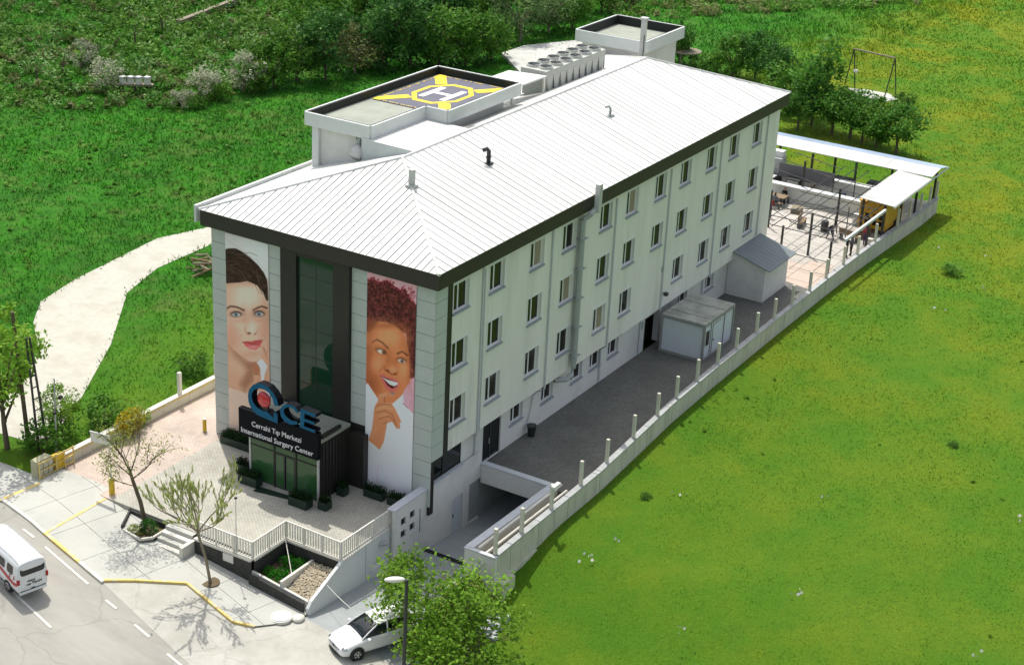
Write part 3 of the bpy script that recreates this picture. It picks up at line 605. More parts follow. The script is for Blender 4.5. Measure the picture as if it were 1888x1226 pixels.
# fascia band
o_=.4
mb=MB(); mb.box(-o_,LX+o_,-o_,-.032,HE,HT); mb.box(-o_,.0-.032,-.032,WY+o_,HE,HT); mb.box(LX+.01,LX+o_,-.032,WY+o_,HE,HT)
mb.build('eaves_fascia',fascia_m,B)
mb=MB(); mb.box(-.0,LX+.0,WY+.01,WY+o_,HE,HT-.01); mb.box(.2,LX,WY+o_+.035,WY+o_+.25,HE+.2,HT-.02); mb.box(-.40,LX,WY+o_+.26,WY+o_+.42,HE+.1,HT+.18); mb.build('rear_gutter',par_white,B)
mb=MB(); mb.box(-.03,LX+.01,-.03,WY+.01,HE+.5,HE+.6); mb.build('roof_slab',dark_clad,B)
# ---- banners: printed portraits, colour stored per vertex (flat print)
bmat=new_mat('printed_banner'); t=bmat.node_tree; b=t.nodes['Principled BSDF']; b.inputs['Roughness'].default_value=.55; b.inputs['Specular IOR Level'].default_value=.2
at=t.nodes.new('ShaderNodeAttribute'); at.attribute_name='print'; t.links.new(at.outputs['Color'],b.inputs['Base Color'])
class Paint:
    def __init__(s,P): s.P=P; s.c=np.zeros((len(P),3)); s.r=np.random.default_rng(5); s.gain=1.38
    def _a(s,a,col,noise=None):
        col=np.array(col,float)/255.0
        s.c=s.c*(1-a[:,None])+col*a[:,None]
    def fill(s,col): s.c[:]=np.array(col)/255.0
    def dist(s,pts,closed):
        d=np.full(len(s.P),1e9); n=len(pts)
        for i in range(n if closed else n-1):
            a=np.array(pts[i]); b=np.array(pts[(i+1)%n]); ab=b-a; t=np.clip(((s.P-a)@ab)/(ab@ab+1e-9),0,1); d=np.minimum(d,np.linalg.norm(s.P-a-t[:,None]*ab,axis=1))
        return d
    def poly(s,pts,col,soft=.5,al=1):
        ins=inpoly(s.P[:,0],s.P[:,1],pts); d=s.dist(pts,True); sd=np.where(ins,d,-d); s._a(np.clip(sd/soft*.5+.5,0,1)*al,col)
    def line(s,pts,w,col,soft=.5,al=1):
        d=s.dist(pts,False); s._a(np.clip((w/2-d)/soft*.5+.5,0,1)*al,col)
    def ell(s,c,rx,ry,col,rot=0,soft=.3,al=1):
        a=math.radians(rot); q=s.P-np.array(c); x=q[:,0]*math.cos(a)+q[:,1]*math.sin(a); y=-q[:,0]*math.sin(a)+q[:,1]*math.cos(a)
        r=np.sqrt((x/rx)**2+(y/ry)**2); s._a(np.clip((1-r)/soft*.5+.5,0,1)*al,col)
def _noise(s,pts,cols,scale,seed,al=1,ax=1.0):
    ins=inpoly(s.P[:,0],s.P[:,1],pts); n=(vnoise(s.P[:,0]*ax,s.P[:,1],scale,seed)+.6*vnoise(s.P[:,0]*ax+9,s.P[:,1]+5,scale*.45,seed+1))/1.6; a,b=np.array(cols[0])/255.,np.array(cols[1])/255.; t=np.clip((n-.25)/.5,0,1)[:,None]; w_=(ins*al)[:,None]; s.c=s.c*(1-w_)+(a*(1-t)+b*t)*w_
Paint.noise=_noise
def banner(name,label,ya,yb,zt,zb,corners,paint,nu,nv):
    U,V=np.meshgrid(np.linspace(0,1,nu+1),np.linspace(0,1,nv+1),indexing='ij')
    (tl,tr,bl,br)=[np.array(c,float) for c in corners]
    P=(tl*(1-U[...,None])+tr*U[...,None])*(1-V[...,None])+(bl*(1-U[...,None])+br*U[...,None])*V[...,None]
    pt=Paint(P.reshape(-1,2)); paint(pt)
    y=ya+(yb-ya)*U; z=zt+(zb-zt)*V; x=np.full(U.shape,-.035)+.004*np.sin(V*9+U*3)
    i=np.arange((nu+1)*(nv+1)).reshape(nu+1,nv+1); F=np.stack([i[:-1,:-1],i[:-1,1:],i[1:,1:],i[1:,:-1]],-1).reshape(-1,4)
    vs=np.stack([x,y,z],-1).reshape(-1,3); off=np.array([0,(ya+yb)/2,zb])
    n0=len(vs); me=bpy.data.meshes.new(name); back=[(.03,ya,zt),(.03,yb,zt),(.03,yb,zb),(.03,ya,zb)]
    me.from_pydata((np.concatenate([vs,np.array(back)])-off).tolist(),[],F.tolist()+[(n0,n0+1,n0+2,n0+3)]); me.materials.append(bmat)
    c=pt.c.clip(0,1); c=(np.where(c<=.04045,c/12.92,((c+.055)/1.055)**2.4)*pt.gain*np.array([1.06,.99,.93])).clip(0,.86); c=np.concatenate([c,np.ones((4,3))*.5]); at=me.color_attributes.new('print','FLOAT_COLOR','POINT')
    at.data.foreach_set('color',np.concatenate([c,np.ones((len(c),1))],1).astype(np.float32).ravel())
    me.polygons.foreach_set('use_smooth',[True]*len(me.polygons))
    o=obj_from_mesh(name,me,None,tuple(off)); tag(o,label,'banner'); return o
def face1(p):
    p.gain=1.05
    A=lambda *q:[(405+q[i]/6.133,420+q[i+1]/6.133) for i in range(0,len(q),2)]; Bq=lambda *q:[(405+q[i]/6.133,600+q[i+1]/6.133) for i in range(0,len(q),2)]
    p.fill((222,222,228)); p.ell(A(450,250)[0],22,40,(246,246,248),0,1.2,.8)
    skin=(240,202,178)
    p.poly(Bq(0,-200,700,-200,700,400,560,700,330,740,300,1300,0,1300),(222,178,150),1)
    p.poly(Bq(0,640,330,740,420,700,640,900,700,1400,0,1400),(234,206,190),2)
    p.poly(Bq(100,170,350,370,480,372,420,460,410,600,300,720,240,640,330,480,180,330),(158,108,82),6,.7)
    p.poly(Bq(95,200,300,420,260,560,100,420),(230,200,176),8,.5)
    p.line(Bq(115,660,230,700,310,725),1.0,(196,158,136),2,.7); p.line(Bq(262,560,280,650,320,735),1.5,(190,148,122),3,.6)
    p.poly(A(75,600,240,595,330,580,450,640,520,720,556,850,575,1000,580,1226)+Bq(575,100,560,240,520,320,480,366,430,382,350,370,250,310,150,230,98,170)+A(90,1226),skin,.8)
    p.ell(A(300,730)[0],26,18,(247,230,220),0,1.2,.8); p.ell(A(180,1080)[0],14,14,(246,224,208),0,1.2,.8); p.ell(A(510,1080)[0],8,16,(240,206,184),0,1.2,.7)
    p.ell(A(110,1180)[0],9,20,(216,164,138),0,1.3,.6); p.ell(A(560,960)[0],5,28,(206,166,142),0,1.3,.6); p.ell(Bq(400,330)[0],14,6,(242,216,198),0,1,.6)
    p.ell(Bq(420,290)[0],14,4,(214,170,146),0,1,.6)
    for q in ((A(300,950)[0],-8),(A(395,950)[0],8)): p.ell(q[0],5,12,(204,160,138),q[1],1.2,.7)
    for q in ((A(110,760)[0],9,26,(206,152,124)),(A(520,820)[0],7,22,(204,150,122)),(A(540,1120)[0],6,24,(200,144,116)),(Bq(150,150)[0],10,14,(204,148,120)),(Bq(300,320)[0],16,6,(206,152,126)),(A(240,1020)[0],8,3,(204,150,124)),(A(460,1015)[0],7,3,(204,150,124)),(A(330,605)[0],26,4,(188,136,110))): p.ell(q[0],q[1],q[2],q[3],0,1.5,.55)
    for q in ((A(150,1130)[0],9,10,(240,166,146)),(A(500,1140)[0],6,9,(236,162,142))): p.ell(q[0],q[1],q[2],q[3],0,1.5,.5)
    p.ell(A(300,760)[0],22,10,(252,226,208),0,1.5,.6)
    hair=A(40,240,110,224,190,225,260,262,350,325,440,405,510,490,548,570,560,660,566,800,545,800,505,705,440,632,330,582,240,596,150,600,70,606)
    p.poly(hair,(54,38,31),.6)
    rn=random.Random(2)
    p.noise(hair,((34,24,20),(86,64,54)),3.0,71,.6,.35)
    for k in range(70):
        x0=rn.uniform(80,250); y0=rn.uniform(270,480); t=rn.random(); x1=x0+rn.uniform(90,230); y1=y0+rn.uniform(20,150)
        p.line(A(x0,y0,(x0+x1)/2+20,(y0+y1)/2-20,x1,y1),rn.uniform(.5,1.3),rn.choice([(98,76,64),(30,20,16),(38,26,20),(120,98,86),(76,56,46)]),.8,.5)
    for k in range(16): p.line(A(rn.uniform(350,470),rn.uniform(420,560),rn.uniform(460,545),rn.uniform(560,760)),.7,rn.choice([(100,78,66),(28,18,14)]),.7,.5)
    for k in range(14): x0=rn.uniform(80,330); p.line(A(x0,585,x0+50,545),1.0,(72,50,40),.8,.6)
    p.line(A(75,115,240,230,400,350,430,345,455,400,545,480),.35,(120,110,105),.3,.6)
    for pts in (A(82,884,130,858,205,868,245,885,288,905),A(398,905,440,880,495,862,552,882)): p.line(pts,3.1,(112,78,64),1.2,.95); p.line(pts,1.6,(98,70,58),1,.8)
    for (x,y,rx) in ((198,948,9.5),(466,944,8.6)):
        p.ell(A(x,y-8)[0],rx+1.5,5.6,(172,126,108),0,.7,.7); p.ell(A(x,y)[0],rx,4.7,(70,48,42),0,.4); p.ell(A(x+2,y+4)[0],rx-1.3,3.6,(224,218,216),0,.3)
        p.ell(A(x-2,y)[0],3.7,3.7,(92,116,134),0,.4); p.ell(A(x-2,y)[0],1.6,1.6,(20,22,28),0,.5); p.ell(A(x+1,y-8)[0],.8,.8,(250,250,250),0,.5); p.line(A(x-60,y-12,x-25,y-30,x+20,y-30,x+62,y+6),1.2,(56,38,34),.6)
    p.line(A(300,1090,302,1130,320,1165,352,1180),1.6,(196,142,118),1.4,.8); p.line(A(352,1168,385,1185,430,1172,446,1130),1.5,(190,134,110),1.2,.7)
    p.ell(A(352,1160)[0],3.4,1.7,(92,44,36),0,.5); p.ell(A(418,1168)[0],2,1.2,(130,80,66),0,.6); p.ell(A(385,1100)[0],4.5,10,(250,232,222),0,1.2,.8)
    p.poly(Bq(262,155,330,146,385,150,420,138,512,130,470,178,390,186,320,172),(200,88,90),.6); p.poly(Bq(275,160,390,186,505,148,480,210,430,246,360,236,310,205),(222,112,114),.7)
    p.line(Bq(266,156,330,168,390,184,460,176,510,134),.9,(140,58,60),.5); p.ell(Bq(400,215)[0],7,2,(246,180,180),0,1,.8)
    p.line(A(270,1170,225,1226)+Bq(215,100),1.2,(206,160,138),1.4,.6); p.line(A(500,1170,560,1226),1.2,(206,160,138),1.4,.6)
    p.ell(Bq(442,460)[0],7.2,12.5,(192,130,96),0,.3); p.poly(Bq(410,530,490,520,560,560,640,600,640,720,410,720),(222,172,140),.8)
    p.line(Bq(420,525,480,530),.7,(120,72,48),.5); p.line(Bq(515,215,545,330,575,410),6,(222,170,140),1.2); p.line(Bq(500,310,545,365,575,400),3.5,(228,180,150),1)
    p.line(Bq(522,225,552,300),.7,(150,98,76),.6); p.poly(Bq(440,385,505,350,568,430,535,530,530,580,500,608,492,540,480,450),(246,246,248),.5)
def face2(p):
    A=lambda *q:[(665+q[i]/5.835,490+q[i+1]/5.835) for i in range(0,len(q),2)]; D=lambda *q:[(665+q[i]/5.104,690+q[i+1]/5.104) for i in range(0,len(q),2)]
    p.fill((238,160,176)); rn=random.Random(7)
    hair=A(60,165,130,124,200,172,290,152,390,232,430,262,480,246,540,345,606,420,612,700,598,900,592,1100,575,1170,520,1180,500,700,60,680)
    p.poly(hair,(70,28,30),1.2)
    p.noise(hair,((44,16,18),(124,60,56)),3.2,61,.85)
    edge=[(90,150),(130,125),(170,150),(210,170),(250,160),(300,155),(340,195),(385,230),(430,258),(475,245),(510,300),(545,350),(580,400),(605,440)]
    for x,y in edge:
        for k in range(7): p.ell(A(x+rn.uniform(-28,28),y+rn.uniform(-18,34))[0],rn.uniform(1,2.6),rn.uniform(1,2.2),rn.choice([(128,44,58),(104,34,44),(160,70,86),(88,30,36)]),0,.7,.8)
    for k in range(420):
        x=rn.uniform(80,600); y=rn.uniform(230,1100)
        if y>560 and x<520: continue
        a=rn.uniform(0,6.28) if y<360 else rn.uniform(.3,1.1); r=rn.uniform(10,34)
        p.line(A(x,y,x+r*math.cos(a),y+r*math.sin(a),x+1.7*r*math.cos(a+.6),y+1.7*r*math.sin(a+.6)),rn.uniform(.5,1.2),rn.choice([(120,58,54),(38,14,16),(30,10,12),(96,40,40),(142,78,72),(50,20,22)]),.7,.55)
    p.poly(A(60,700,80,660,160,596,200,574,300,588,400,638,465,700,510,820,532,950,532,1226)+D(450,60,400,150,330,250,250,252,160,195,95,120,66,50)+A(65,1226),(200,124,80),.8)
    p.poly(A(75,680,85,600,160,560,200,574,150,640,100,690),(104,58,40),2,.8)
    p.ell(A(300,700)[0],26,15,(222,148,104),20,1.2,.8); p.ell(A(150,1010)[0],10,17,(222,142,98),0,1.2,.8); p.ell(A(470,1100)[0],10,14,(220,140,96),0,1.2,.8); p.ell(A(345,950)[0],6,18,(204,128,84),-15,1.2,.7)
    p.ell(A(85,1000)[0],5,44,(142,74,44),0,1.3,.6); p.ell(A(525,1000)[0],3.5,30,(150,82,52),0,1.3,.6); p.ell(D(130,110)[0],12,7,(170,94,58),45,1.2,.6)
    p.line(A(130,792,180,768,232,792,300,858),3.2,(74,44,34),1); p.line(A(402,918,450,893,512,932),3,(86,52,38),1)
    p.ell(A(222,885)[0],9.6,5.2,(98,54,38),22,.5,.9); p.ell(A(226,892)[0],7.6,4.2,(228,222,216),22,.35); p.ell(A(258,902)[0],3.5,3.7,(36,22,18),0,.5); p.line(A(172,872,215,868,262,884,285,925),1.2,(44,24,20),.6)
    p.ell(A(446,985)[0],8.4,5,(104,58,40),12,.5,.9); p.ell(A(446,992)[0],6.8,3.9,(218,210,204),12,.35); p.ell(A(452,994)[0],3.3,3.5,(84,84,80),0,.5); p.ell(A(452,994)[0],1.4,1.5,(20,16,14),0,.5); p.line(A(402,968,440,958,492,988),1.2,(44,24,20),.6)
    p.line(A(270,1050,262,1085,300,1108,340,1135,385,1140,402,1110),1.8,(132,66,40),1.4,.85); p.ell(A(355,1078)[0],4.5,4,(244,180,136),0,1.2,.85); p.ell(A(298,1098)[0],3,1.4,(70,30,22),25,.6); p.ell(A(376,1132)[0],2.6,1.3,(80,36,26),10,.6)
    for q in ((A(110,760)[0],8,20,(146,78,46)),(A(120,1150)[0],7,18,(150,80,48)),(D(110,60)[0],10,12,(150,80,48)),(A(480,760)[0],6,18,(160,90,56)),(A(300,960)[0],5,12,(160,88,54)),(A(380,1020)[0],4,9,(166,92,58)),(A(300,620)[0],30,4,(130,68,42))): p.ell(q[0],q[1],q[2],q[3],0,1.5,.6)
    for q in ((A(285,760)[0],17,9,(236,164,122)),(A(180,1040)[0],8,8,(238,160,120)),(A(470,1070)[0],6,7,(238,160,120))): p.ell(q[0],q[1],q[2],q[3],0,1.5,.55)
    for k in range(40): p.ell(A(rn.uniform(90,500),rn.uniform(640,1180))[0],rn.uniform(2,6),rn.uniform(2,6),rn.choice([(214,138,94),(186,108,68),(224,150,108)]),0,1.6,.18)
    p.line(A(255,1045,205,1110),1.0,(136,70,44),1.4,.7)
    p.poly(A(205,1140,240,1130,300,1165,350,1170,410,1200,420,1226)+D(372,45,368,90,330,132,290,142,240,105,205,40),(196,104,98),.7)
    p.poly(A(216,1160,260,1170,410,1222)+D(360,40,345,85,300,108,255,75,222,20),(84,20,22),.5)
    p.poly(A(225,1165,300,1195,400,1222)+D(358,45,352,70,320,84,275,66,238,30),(238,226,214),.5)
    for k in range(6): x=245+k*20; p.line(D(x,20+k*6,x-3,52+k*6),.3,(180,150,140),.3,.6)
    p.poly(D(50,80,70,60,160,196,200,236,300,252,405,160,408,250,497,340,482,1160,390,1300,20,1300,20,80),(233,224,230),.7)
    for a,b in ((D(60,240,120,320,130,350),(184,174,184)),(D(310,262,380,300,400,250),(190,180,190)),(D(370,355,440,295),(186,176,186)),(D(250,470,260,620,190,900),(206,196,204)),(D(170,820,230,930,330,1100,390,1190),(190,180,190)),(D(165,860,160,1100),(168,158,168)),(D(60,640,180,745),(176,166,176)),(D(60,330,110,360),(200,190,200)),(D(400,700,440,900,470,1100),(212,202,210))): p.line(a,2.0,b,3,.75)
    p.line(D(400,240,445,285),.8,(90,70,80),.6); p.line(D(460,280,488,200,480,110),.5,(90,50,60),.5,.7)
    p.poly(D(75,612,110,500,122,400,132,300,150,250,165,235,172,165,230,138,312,146,332,162,322,190,245,192,222,225,225,240,300,254,330,300,388,420,372,426,376,486,345,482,336,476,300,420,252,440,240,520,222,620,182,700),(200,134,96),.8)
    for q in (D(140,290,200,255,290,258),D(150,340,230,322,300,350,330,420,345,480),D(175,400,210,382,280,370,330,440)): p.line(q,1.3,(144,84,56),1,.8)
    for q in (D(160,300,240,282,300,300),D(185,375,250,352),D(190,180,240,160)): p.line(q,2.4,(226,164,124),2,.8)
    p.line(D(215,445,235,440,245,420),.8,(140,84,60),.8); p.line(D(120,560,150,480),4,(216,152,112),3,.6); p.line(D(230,190,225,215,235,240),.9,(120,66,44),.6); p.ell(D(305,150)[0],3.4,1.5,(110,120,134),15,.6); p.line(D(80,612,178,700),.8,(220,212,218),.5)
    p.poly(D(500,60,518,60,508,335,470,300,490,200),(240,150,168),1,.6)
banner('portrait_banner','tall printed banner of a woman with swept back brown hair, left of the glass strip',13.45,10.53,12.2,.38,((415.7,428),(495.6,450.8),(424,795),(506,822)),face1,84,372)
banner('portrait_banner','tall printed banner of a laughing woman in a white turtleneck on pink',4.15,1.13,12.22,.06,((678,500),(769.7,527),(673,896),(758,921)),face2,92,392)
# ---- roof
ZR=15.78; YC=WY/2; X0r,X1r=7.3,35.9; EX0,EX1,EY0,EY1=-o_-.03,LX+o_+.03,-o_-.03,WY+o_+.03; ZE=HT+.0
def roof_slope(poly3,axis,step,dirn):
    # poly3: list of 3-D points of the slope; strips run down the slope
    P=[Vector(p) for p in poly3]; n=(P[1]-P[0]).cross(P[2]-P[0]).normalized(); n=n if n.z>0 else -n
    e=Vector(axis); d=n.cross(e).normalized(); d=d if d.z<0 else -d; org=P[0]
    q=[((p-org).dot(e),(p-org).dot(d)) for p in P]
    s0=min(a for a,_ in q); s1=max(a for a,_ in q); k=math.floor(s0/step)
    cnt=0
    while k*step<s1:
        g=.036; c=clip(clip(q,-1,0,-(k*step+g)),1,0,(k+1)*step-g)
        if len(c)>=3:
            ar=abs(sum(c[i][0]*c[(i+1)%len(c)][1]-c[(i+1)%len(c)][0]*c[i][1] for i in range(len(c))))/2
            if ar>.01:
                h=.03+random.uniform(0,.012); top=[org+e*a+d*b_+n*h for a,b_ in c]; bot=[org+e*a+d*b_+n*.004 for a,b_ in c]
                ar2=sum(c[i][0]*c[(i+1)%len(c)][1]-c[(i+1)%len(c)][0]*c[i][1] for i in range(len(c)))
                m=len(c); fl=(e.cross(d).dot(n)>0)==(ar2>0)
                f=[tuple(range(m)),tuple(range(2*m-1,m-1,-1))]+[(i,m+i,m+(i+1)%m,(i+1)%m) for i in range(m)]
                if not fl: f=[t_[::-1] for t_ in f]
                mb=MB(); mb.add(top+bot,f); mb.build('roof_sheet',roof_m,RF); cnt+=1
        k+=1
RF=MB(); a=(EX0,EY0,ZE);b_=(EX1,EY0,ZE);c_=(EX1,EY1,ZE);d_=(EX0,EY1,ZE);r0=(X0r,YC,ZR);r1=(X1r,YC,ZR)
RF.add([a,b_,c_,d_,r0,r1],[(0,1,5,4),(1,2,5),(2,3,4,5),(3,0,4),(0,3,2,1)]); RF=RF.build('roof',seam_m,B)
random.seed(3)
roof_slope([a,b_,r1,r0],(1,0,0),.6,1); roof_slope([c_,d_,r0,r1],(1,0,0),.6,1); roof_slope([d_,a,r0],(0,1,0),.42,1); roof_slope([b_,c_,r1],(0,1,0),.42,1)
for p_,q_ in ((r0,r1),(a,r0),(d_,r0),(b_,r1),(c_,r1)):
    mb=MB(); mb.tube([Vector(p_)+Vector((0,0,.03)),Vector(q_)+Vector((0,0,.03))],.09,6); mb.build('ridge_cap',roof_m,RF)
# roof vents
def roofz(x,y): return ZE+(ZR-ZE)*min((y-EY0)/(YC-EY0),(x-EX0)/(X0r-EX0),(EX1-x)/(EX1-X1r),(EY1-y)/(EY1-YC))
def gooseneck(x,y,h,r,mat,label):
    z=roofz(x,y); o=thing('roof_vent_pipe',label,'vent pipe',(x,y,z)); p=MB(); p.tube([(x,y,z-.1),(x,y,z+h),(x-.1,y+.08,z+h+.14),(x-.3,y+.2,z+h+.08)],r,8); p.build('pipe',mat,o,smooth=True)
    p=MB(); p.box(x-.22,x+.22,y-.2,y+.2,z-.04,z+.09); p.build('flashing',mat,o); p=MB(); p.cyl((x,y),r+.035,z+h*.5,z+h*.6,8); p.build('collar',mat,o)
v_=(11.79,4.52,14.60); gooseneck(v_[0],v_[1],.75,.12,steel,'dark gooseneck vent pipe in the middle of the white roof')
v_=(25.18,4.10,14.90); gooseneck(v_[0],v_[1],.5,.07,steel_g,'small grey vent pipe on the right half of the white roof')
v_=(8.87,10.86,14.30); gooseneck(9.2,11.2,1.1,.15,steel,'dark bent vent pipe standing against the helipad block')
x,y=5.3,5.2; z=roofz(x,y); o=thing('roof_vent_box','small white box vent on the front hip of the roof','vent pipe',(x,y,z)); p=MB(); p.box(x-.13,x+.13,y-.13,y+.13,z-.1,z+.95); p.build('stack',metal_l,o); p=MB(); p.box(x-.25,x+.25,y-.25,y+.25,z-.15,z+.12); p.build('flashing',metal_l,o)
# ---- helipad block: walls, slab, parapet, pad
HB=thing('helipad_block','white rooftop stair block whose L-shaped flat roof carries the yellow helipad','rooftop block',(8.9,12.5,12.9))
mb=MB(); mb.box(9.0,21.2,10.75,14.3,12.6,15.98); mb.box(14.3,21.2,9.4,10.75,14.6,15.98); mb.build('wall',grey_wall,HB)
mb=MB(); mb.box(8.75,9.0,14.0,14.45,12.9,15.98); mb.box(8.93,9.0,10.75,14.0,12.9,13.1); mb.build('corner_pier',par_white,HB)
Lp=[(8.6,10.3),(14.0,10.3),(14.0,8.75),(21.95,8.75),(21.95,14.75),(8.6,14.75)]
mb=MB(); mb.prism(Lp,16.0,16.2); mb.build('roof_slab',flat_roof,HB)
def parap(pts,z0,z1,th,mo,mi_,parent):
    n=len(pts)
    for i in range(n):
        p=Vector(pts[i]); q=Vector(pts[(i+1)%n]); d=(q-p).normalized(); nn=Vector((-d.y,d.x))
        a=p; b2=q-d*.0
        mb=MB(); mb.seg((p-nn*.0)[:2],(q)[:2],0,th*.5,z0,z1); mb.build('parapet',mo,parent)
        mb=MB(); mb.seg((p+d*.01)[:2],(q-d*.01)[:2],th*.5,-.002,z0+.15,z1-.012); mb.build('parapet_lining',mi_,parent)
parap([(8.6,10.3),(14.0,10.3),(14.0,8.75),(21.95,8.75),(21.95,14.75),(8.6,14.75)],15.92,16.68,.24,par_white,black_m,HB)
mb=MB(); mb.box(8.2,8.75,10.7,11.4,14.9,15.5); 
ac=thing('exhaust_hood','grey round exhaust hood under the corner of the helipad slab','exhaust hood',(8.5,11.0,14.6)); mb=MB(); mb.tube([(9.0,11.1,15.1),(8.5,11.1,15.1),(8.2,11.1,14.85)],[.38,.4,.36],12); mb.build('hood',metal_l,ac,smooth=True); mb=MB(); mb.cyl((8.7,11.1),.12,15.3,15.9,8); mb.build('neck',steel_g,ac)
# shed dormer linking block and ridge
DM=thing('dormer_roof','low white sheet link roof between the ridge and the helipad block','dormer',(11,8.9,15.2))
def skewbox(mb,pts,h):
    v=[(x,y,z) for x,y,z in pts]+[(x,y,z+h) for x,y,z in pts]; mb.add(v,[(3,2,1,0),(4,5,6,7),(0,1,5,4),(1,2,6,5),(2,3,7,6),(3,0,4,7)]); return mb
for i in range(9):
    xa=8.4+i*.62; mb=MB(); skewbox(mb,[(xa+.015,7.3,15.86),(xa+.605,7.3,15.86),(xa+.605,10.8,15.9),(xa+.015,10.8,15.9)],.03); mb.build('roof_sheet',roof_m,DM)
mb=MB(); mb.add([(8.42,7.3,15.7),(8.42,10.75,14.5),(8.42,10.75,15.9),(8.42,7.3,15.85),(8.46,7.3,15.7),(8.46,10.75,14.5),(8.46,10.75,15.9),(8.46,7.3,15.85)],[(0,3,2,1),(4,5,6,7),(0,1,5,4),(1,2,6,5),(2,3,7,6),(3,0,4,7)]); mb.add([(13.9,7.3,15.7),(13.9,10.75,14.5),(13.9,10.75,15.9),(13.9,7.3,15.85),(13.94,7.3,15.7),(13.94,10.75,14.5),(13.94,10.75,15.9),(13.94,7.3,15.85)],[(0,3,2,1),(4,5,6,7),(0,1,5,4),(1,2,6,5),(2,3,7,6),(3,0,4,7)]); mb.build('side_sheet',roof_grey,DM)
mb=MB(); skewbox(mb,[(13.7,8.9,15.55),(14.1,7.4,15.72),(15.6,7.8,15.6),(14.6,9.0,15.3)],.05); mb.build('flashing_sheet',seam_m,DM)
# helipad (flat rubber mat with markings)
HP=thing('helipad','dark helipad mat with yellow ring, cross arms and white letter H','helipad',(17.8,11.7,16.2))
hx0,hx1,hy0,hy1=14.4,21.6,9.15,14.35; hz=16.2
mb=MB(); mb.box(hx0,hx1,hy0,hy1,hz+.004,hz+.05); mb.build('mat',pad_m,HP)
hcx,hcy=(hx0+hx1)/2,(hy0+hy1)/2
def sheet(name,poly,z,mat): mb=MB(); mb.prism(poly,z,z+.006); mb.build(name,mat,HP)
def H_(u,v): return (hcx+u*(hx1-hx0)/2,hcy+v*(hy1-hy0)/2)
oct_=lambda R:[H_(R*math.cos(math.radians(a)),R*math.sin(math.radians(a))) for a in range(22,382,45)]
oo,ii=oct_(.68),oct_(.57)
mb=MB()
for k in range(8): q=[oo[k],oo[(k+1)%8],ii[(k+1)%8],ii[k]]; mb.prism(q,hz+.054,hz+.06)
mb.build('octagon_ring',yel,HP)
for sx_,sy_ in ((1,1),(1,-1),(-1,1),(-1,-1)):
    c1=H_(sx_*.47,sy_*.47); c2=H_(sx_*1.0,sy_*1.0); d=Vector((c2[0]-c1[0],c2[1]-c1[1])).normalized(); n_=Vector((-d.y,d.x))*.36
    q=[(c1[0]+n_.x,c1[1]+n_.y),(c1[0]-n_.x,c1[1]-n_.y)]+[(c2[0]-n_.x,c2[1]-n_.y),(c2[0]+n_.x,c2[1]+n_.y)]
    q=clip(clip(clip(clip(q,1,0,hx1),-1,0,-hx0),0,1,hy1),0,-1,-hy0); sheet('cross_arm',q,hz+.062,yel)
# letter H, read from the front of the building
def Hbar(a,b,c,d,n_): sheet(n_,[(hcx+a,hcy+c),(hcx+b,hcy+c),(hcx+b,hcy+d),(hcx+a,hcy+d)],hz+.054,white_m)
Hbar(-1.25,1.25,.55,.95,'letter_h_stem'); Hbar(-1.25,1.25,-.95,-.55,'letter_h_stem'); Hbar(-.2,.2,-.549,.549,'letter_h_bar')
mb=MB(); rr=random.Random(9)
for (p,q) in (((hx0,hy0),(hx1,hy0)),((hx0,hy1),(hx1,hy1)),((hx0,hy0),(hx0,hy1)),((hx1,hy0),(hx1,hy1))):
    n_=int(math.dist(p,q)/.16); ixy=(1 if p[0]==hx0 else -1)
    for i in range(n_):
        if rr.random()<.25: continue
        t=(i+.2)/n_; t2=(i+.2+rr.uniform(.35,.8))/n_
        ax=p[0]+(q[0]-p[0])*t; ay=p[1]+(q[1]-p[1])*t; bx=p[0]+(q[0]-p[0])*t2; by=p[1]+(q[1]-p[1])*t2
        ox=(.12 if p[0]==q[0]==hx0 else -.12 if p[0]==q[0] else 0); oy=(.12 if p[1]==q[1]==hy0 else -.12 if p[1]==q[1] else 0); wd=.05
        if p[0]==q[0]: mb.box(ax+ox-wd,ax+ox+wd,ay,by,hz+.052,hz+.058)
        else: mb.box(ax,bx,ay+oy-wd,ay+oy+wd,hz+.052,hz+.058)
mb.build('edge_print',yel,HP)
# ---- small rooftop canopy, chiller
RC=thing('rooftop_canopy','small flat white canopy beside the chiller on the roof','canopy',(28.39,12.87,14.00))
c4=[(22.58,11.81,16.10),(25.59,11.76,16.10),(26.06,9.23,16.10),(22.09,9.33,16.10)]
mb=MB(); mb.prism([p[:2] for p in c4],16.1,16.2); mb.build('canopy_sheet',roof_m,RC)
for p in c4: mb=MB(); cxm=sum(q[0] for q in c4)/4; cym=sum(q[1] for q in c4)/4; px,py=p[0]+(cxm-p[0])*.08,p[1]+(cym-p[1])*.08; mb.box(px-.06,px+.06,py-.06,py+.06,roofz(min(px,40),min(py,14.2))-.3,16.1); mb.build('post',metal_w,RC)
chill_m=M('pale_grey_panel',(.42,.43,.38),.7,.08,1.5)
CH=thing('chiller','long grey rooftop chiller with twelve fans and folded V-shaped side panels','chiller',(30.1,10.3,14.6))
cx0,cx1,cy0,cy1,cz=26.2,34.0,9.35,11.25,16.4
mb=MB(); mb.box(cx0+.1,cx1-.1,cy0+.12,cy1-.12,14.7,cz-.35); mb.build('core',steel_g,CH)
mb=MB(); mb.box(cx0,cx1,cy0,cy1,cz-.35,cz); mb.box(cx0,cx0+.08,cy0,cy0+.08,14.3,cz-.35); mb.box(cx0,cx0+.08,cy1-.08,cy1,14.3,cz-.35); mb.box(cx1-.08,cx1,cy0,cy0+.08,14.3,cz-.35); mb.box(cx0,cx1,cy0,cy1,14.3,14.6); mb.build('frame',chill_m,CH)
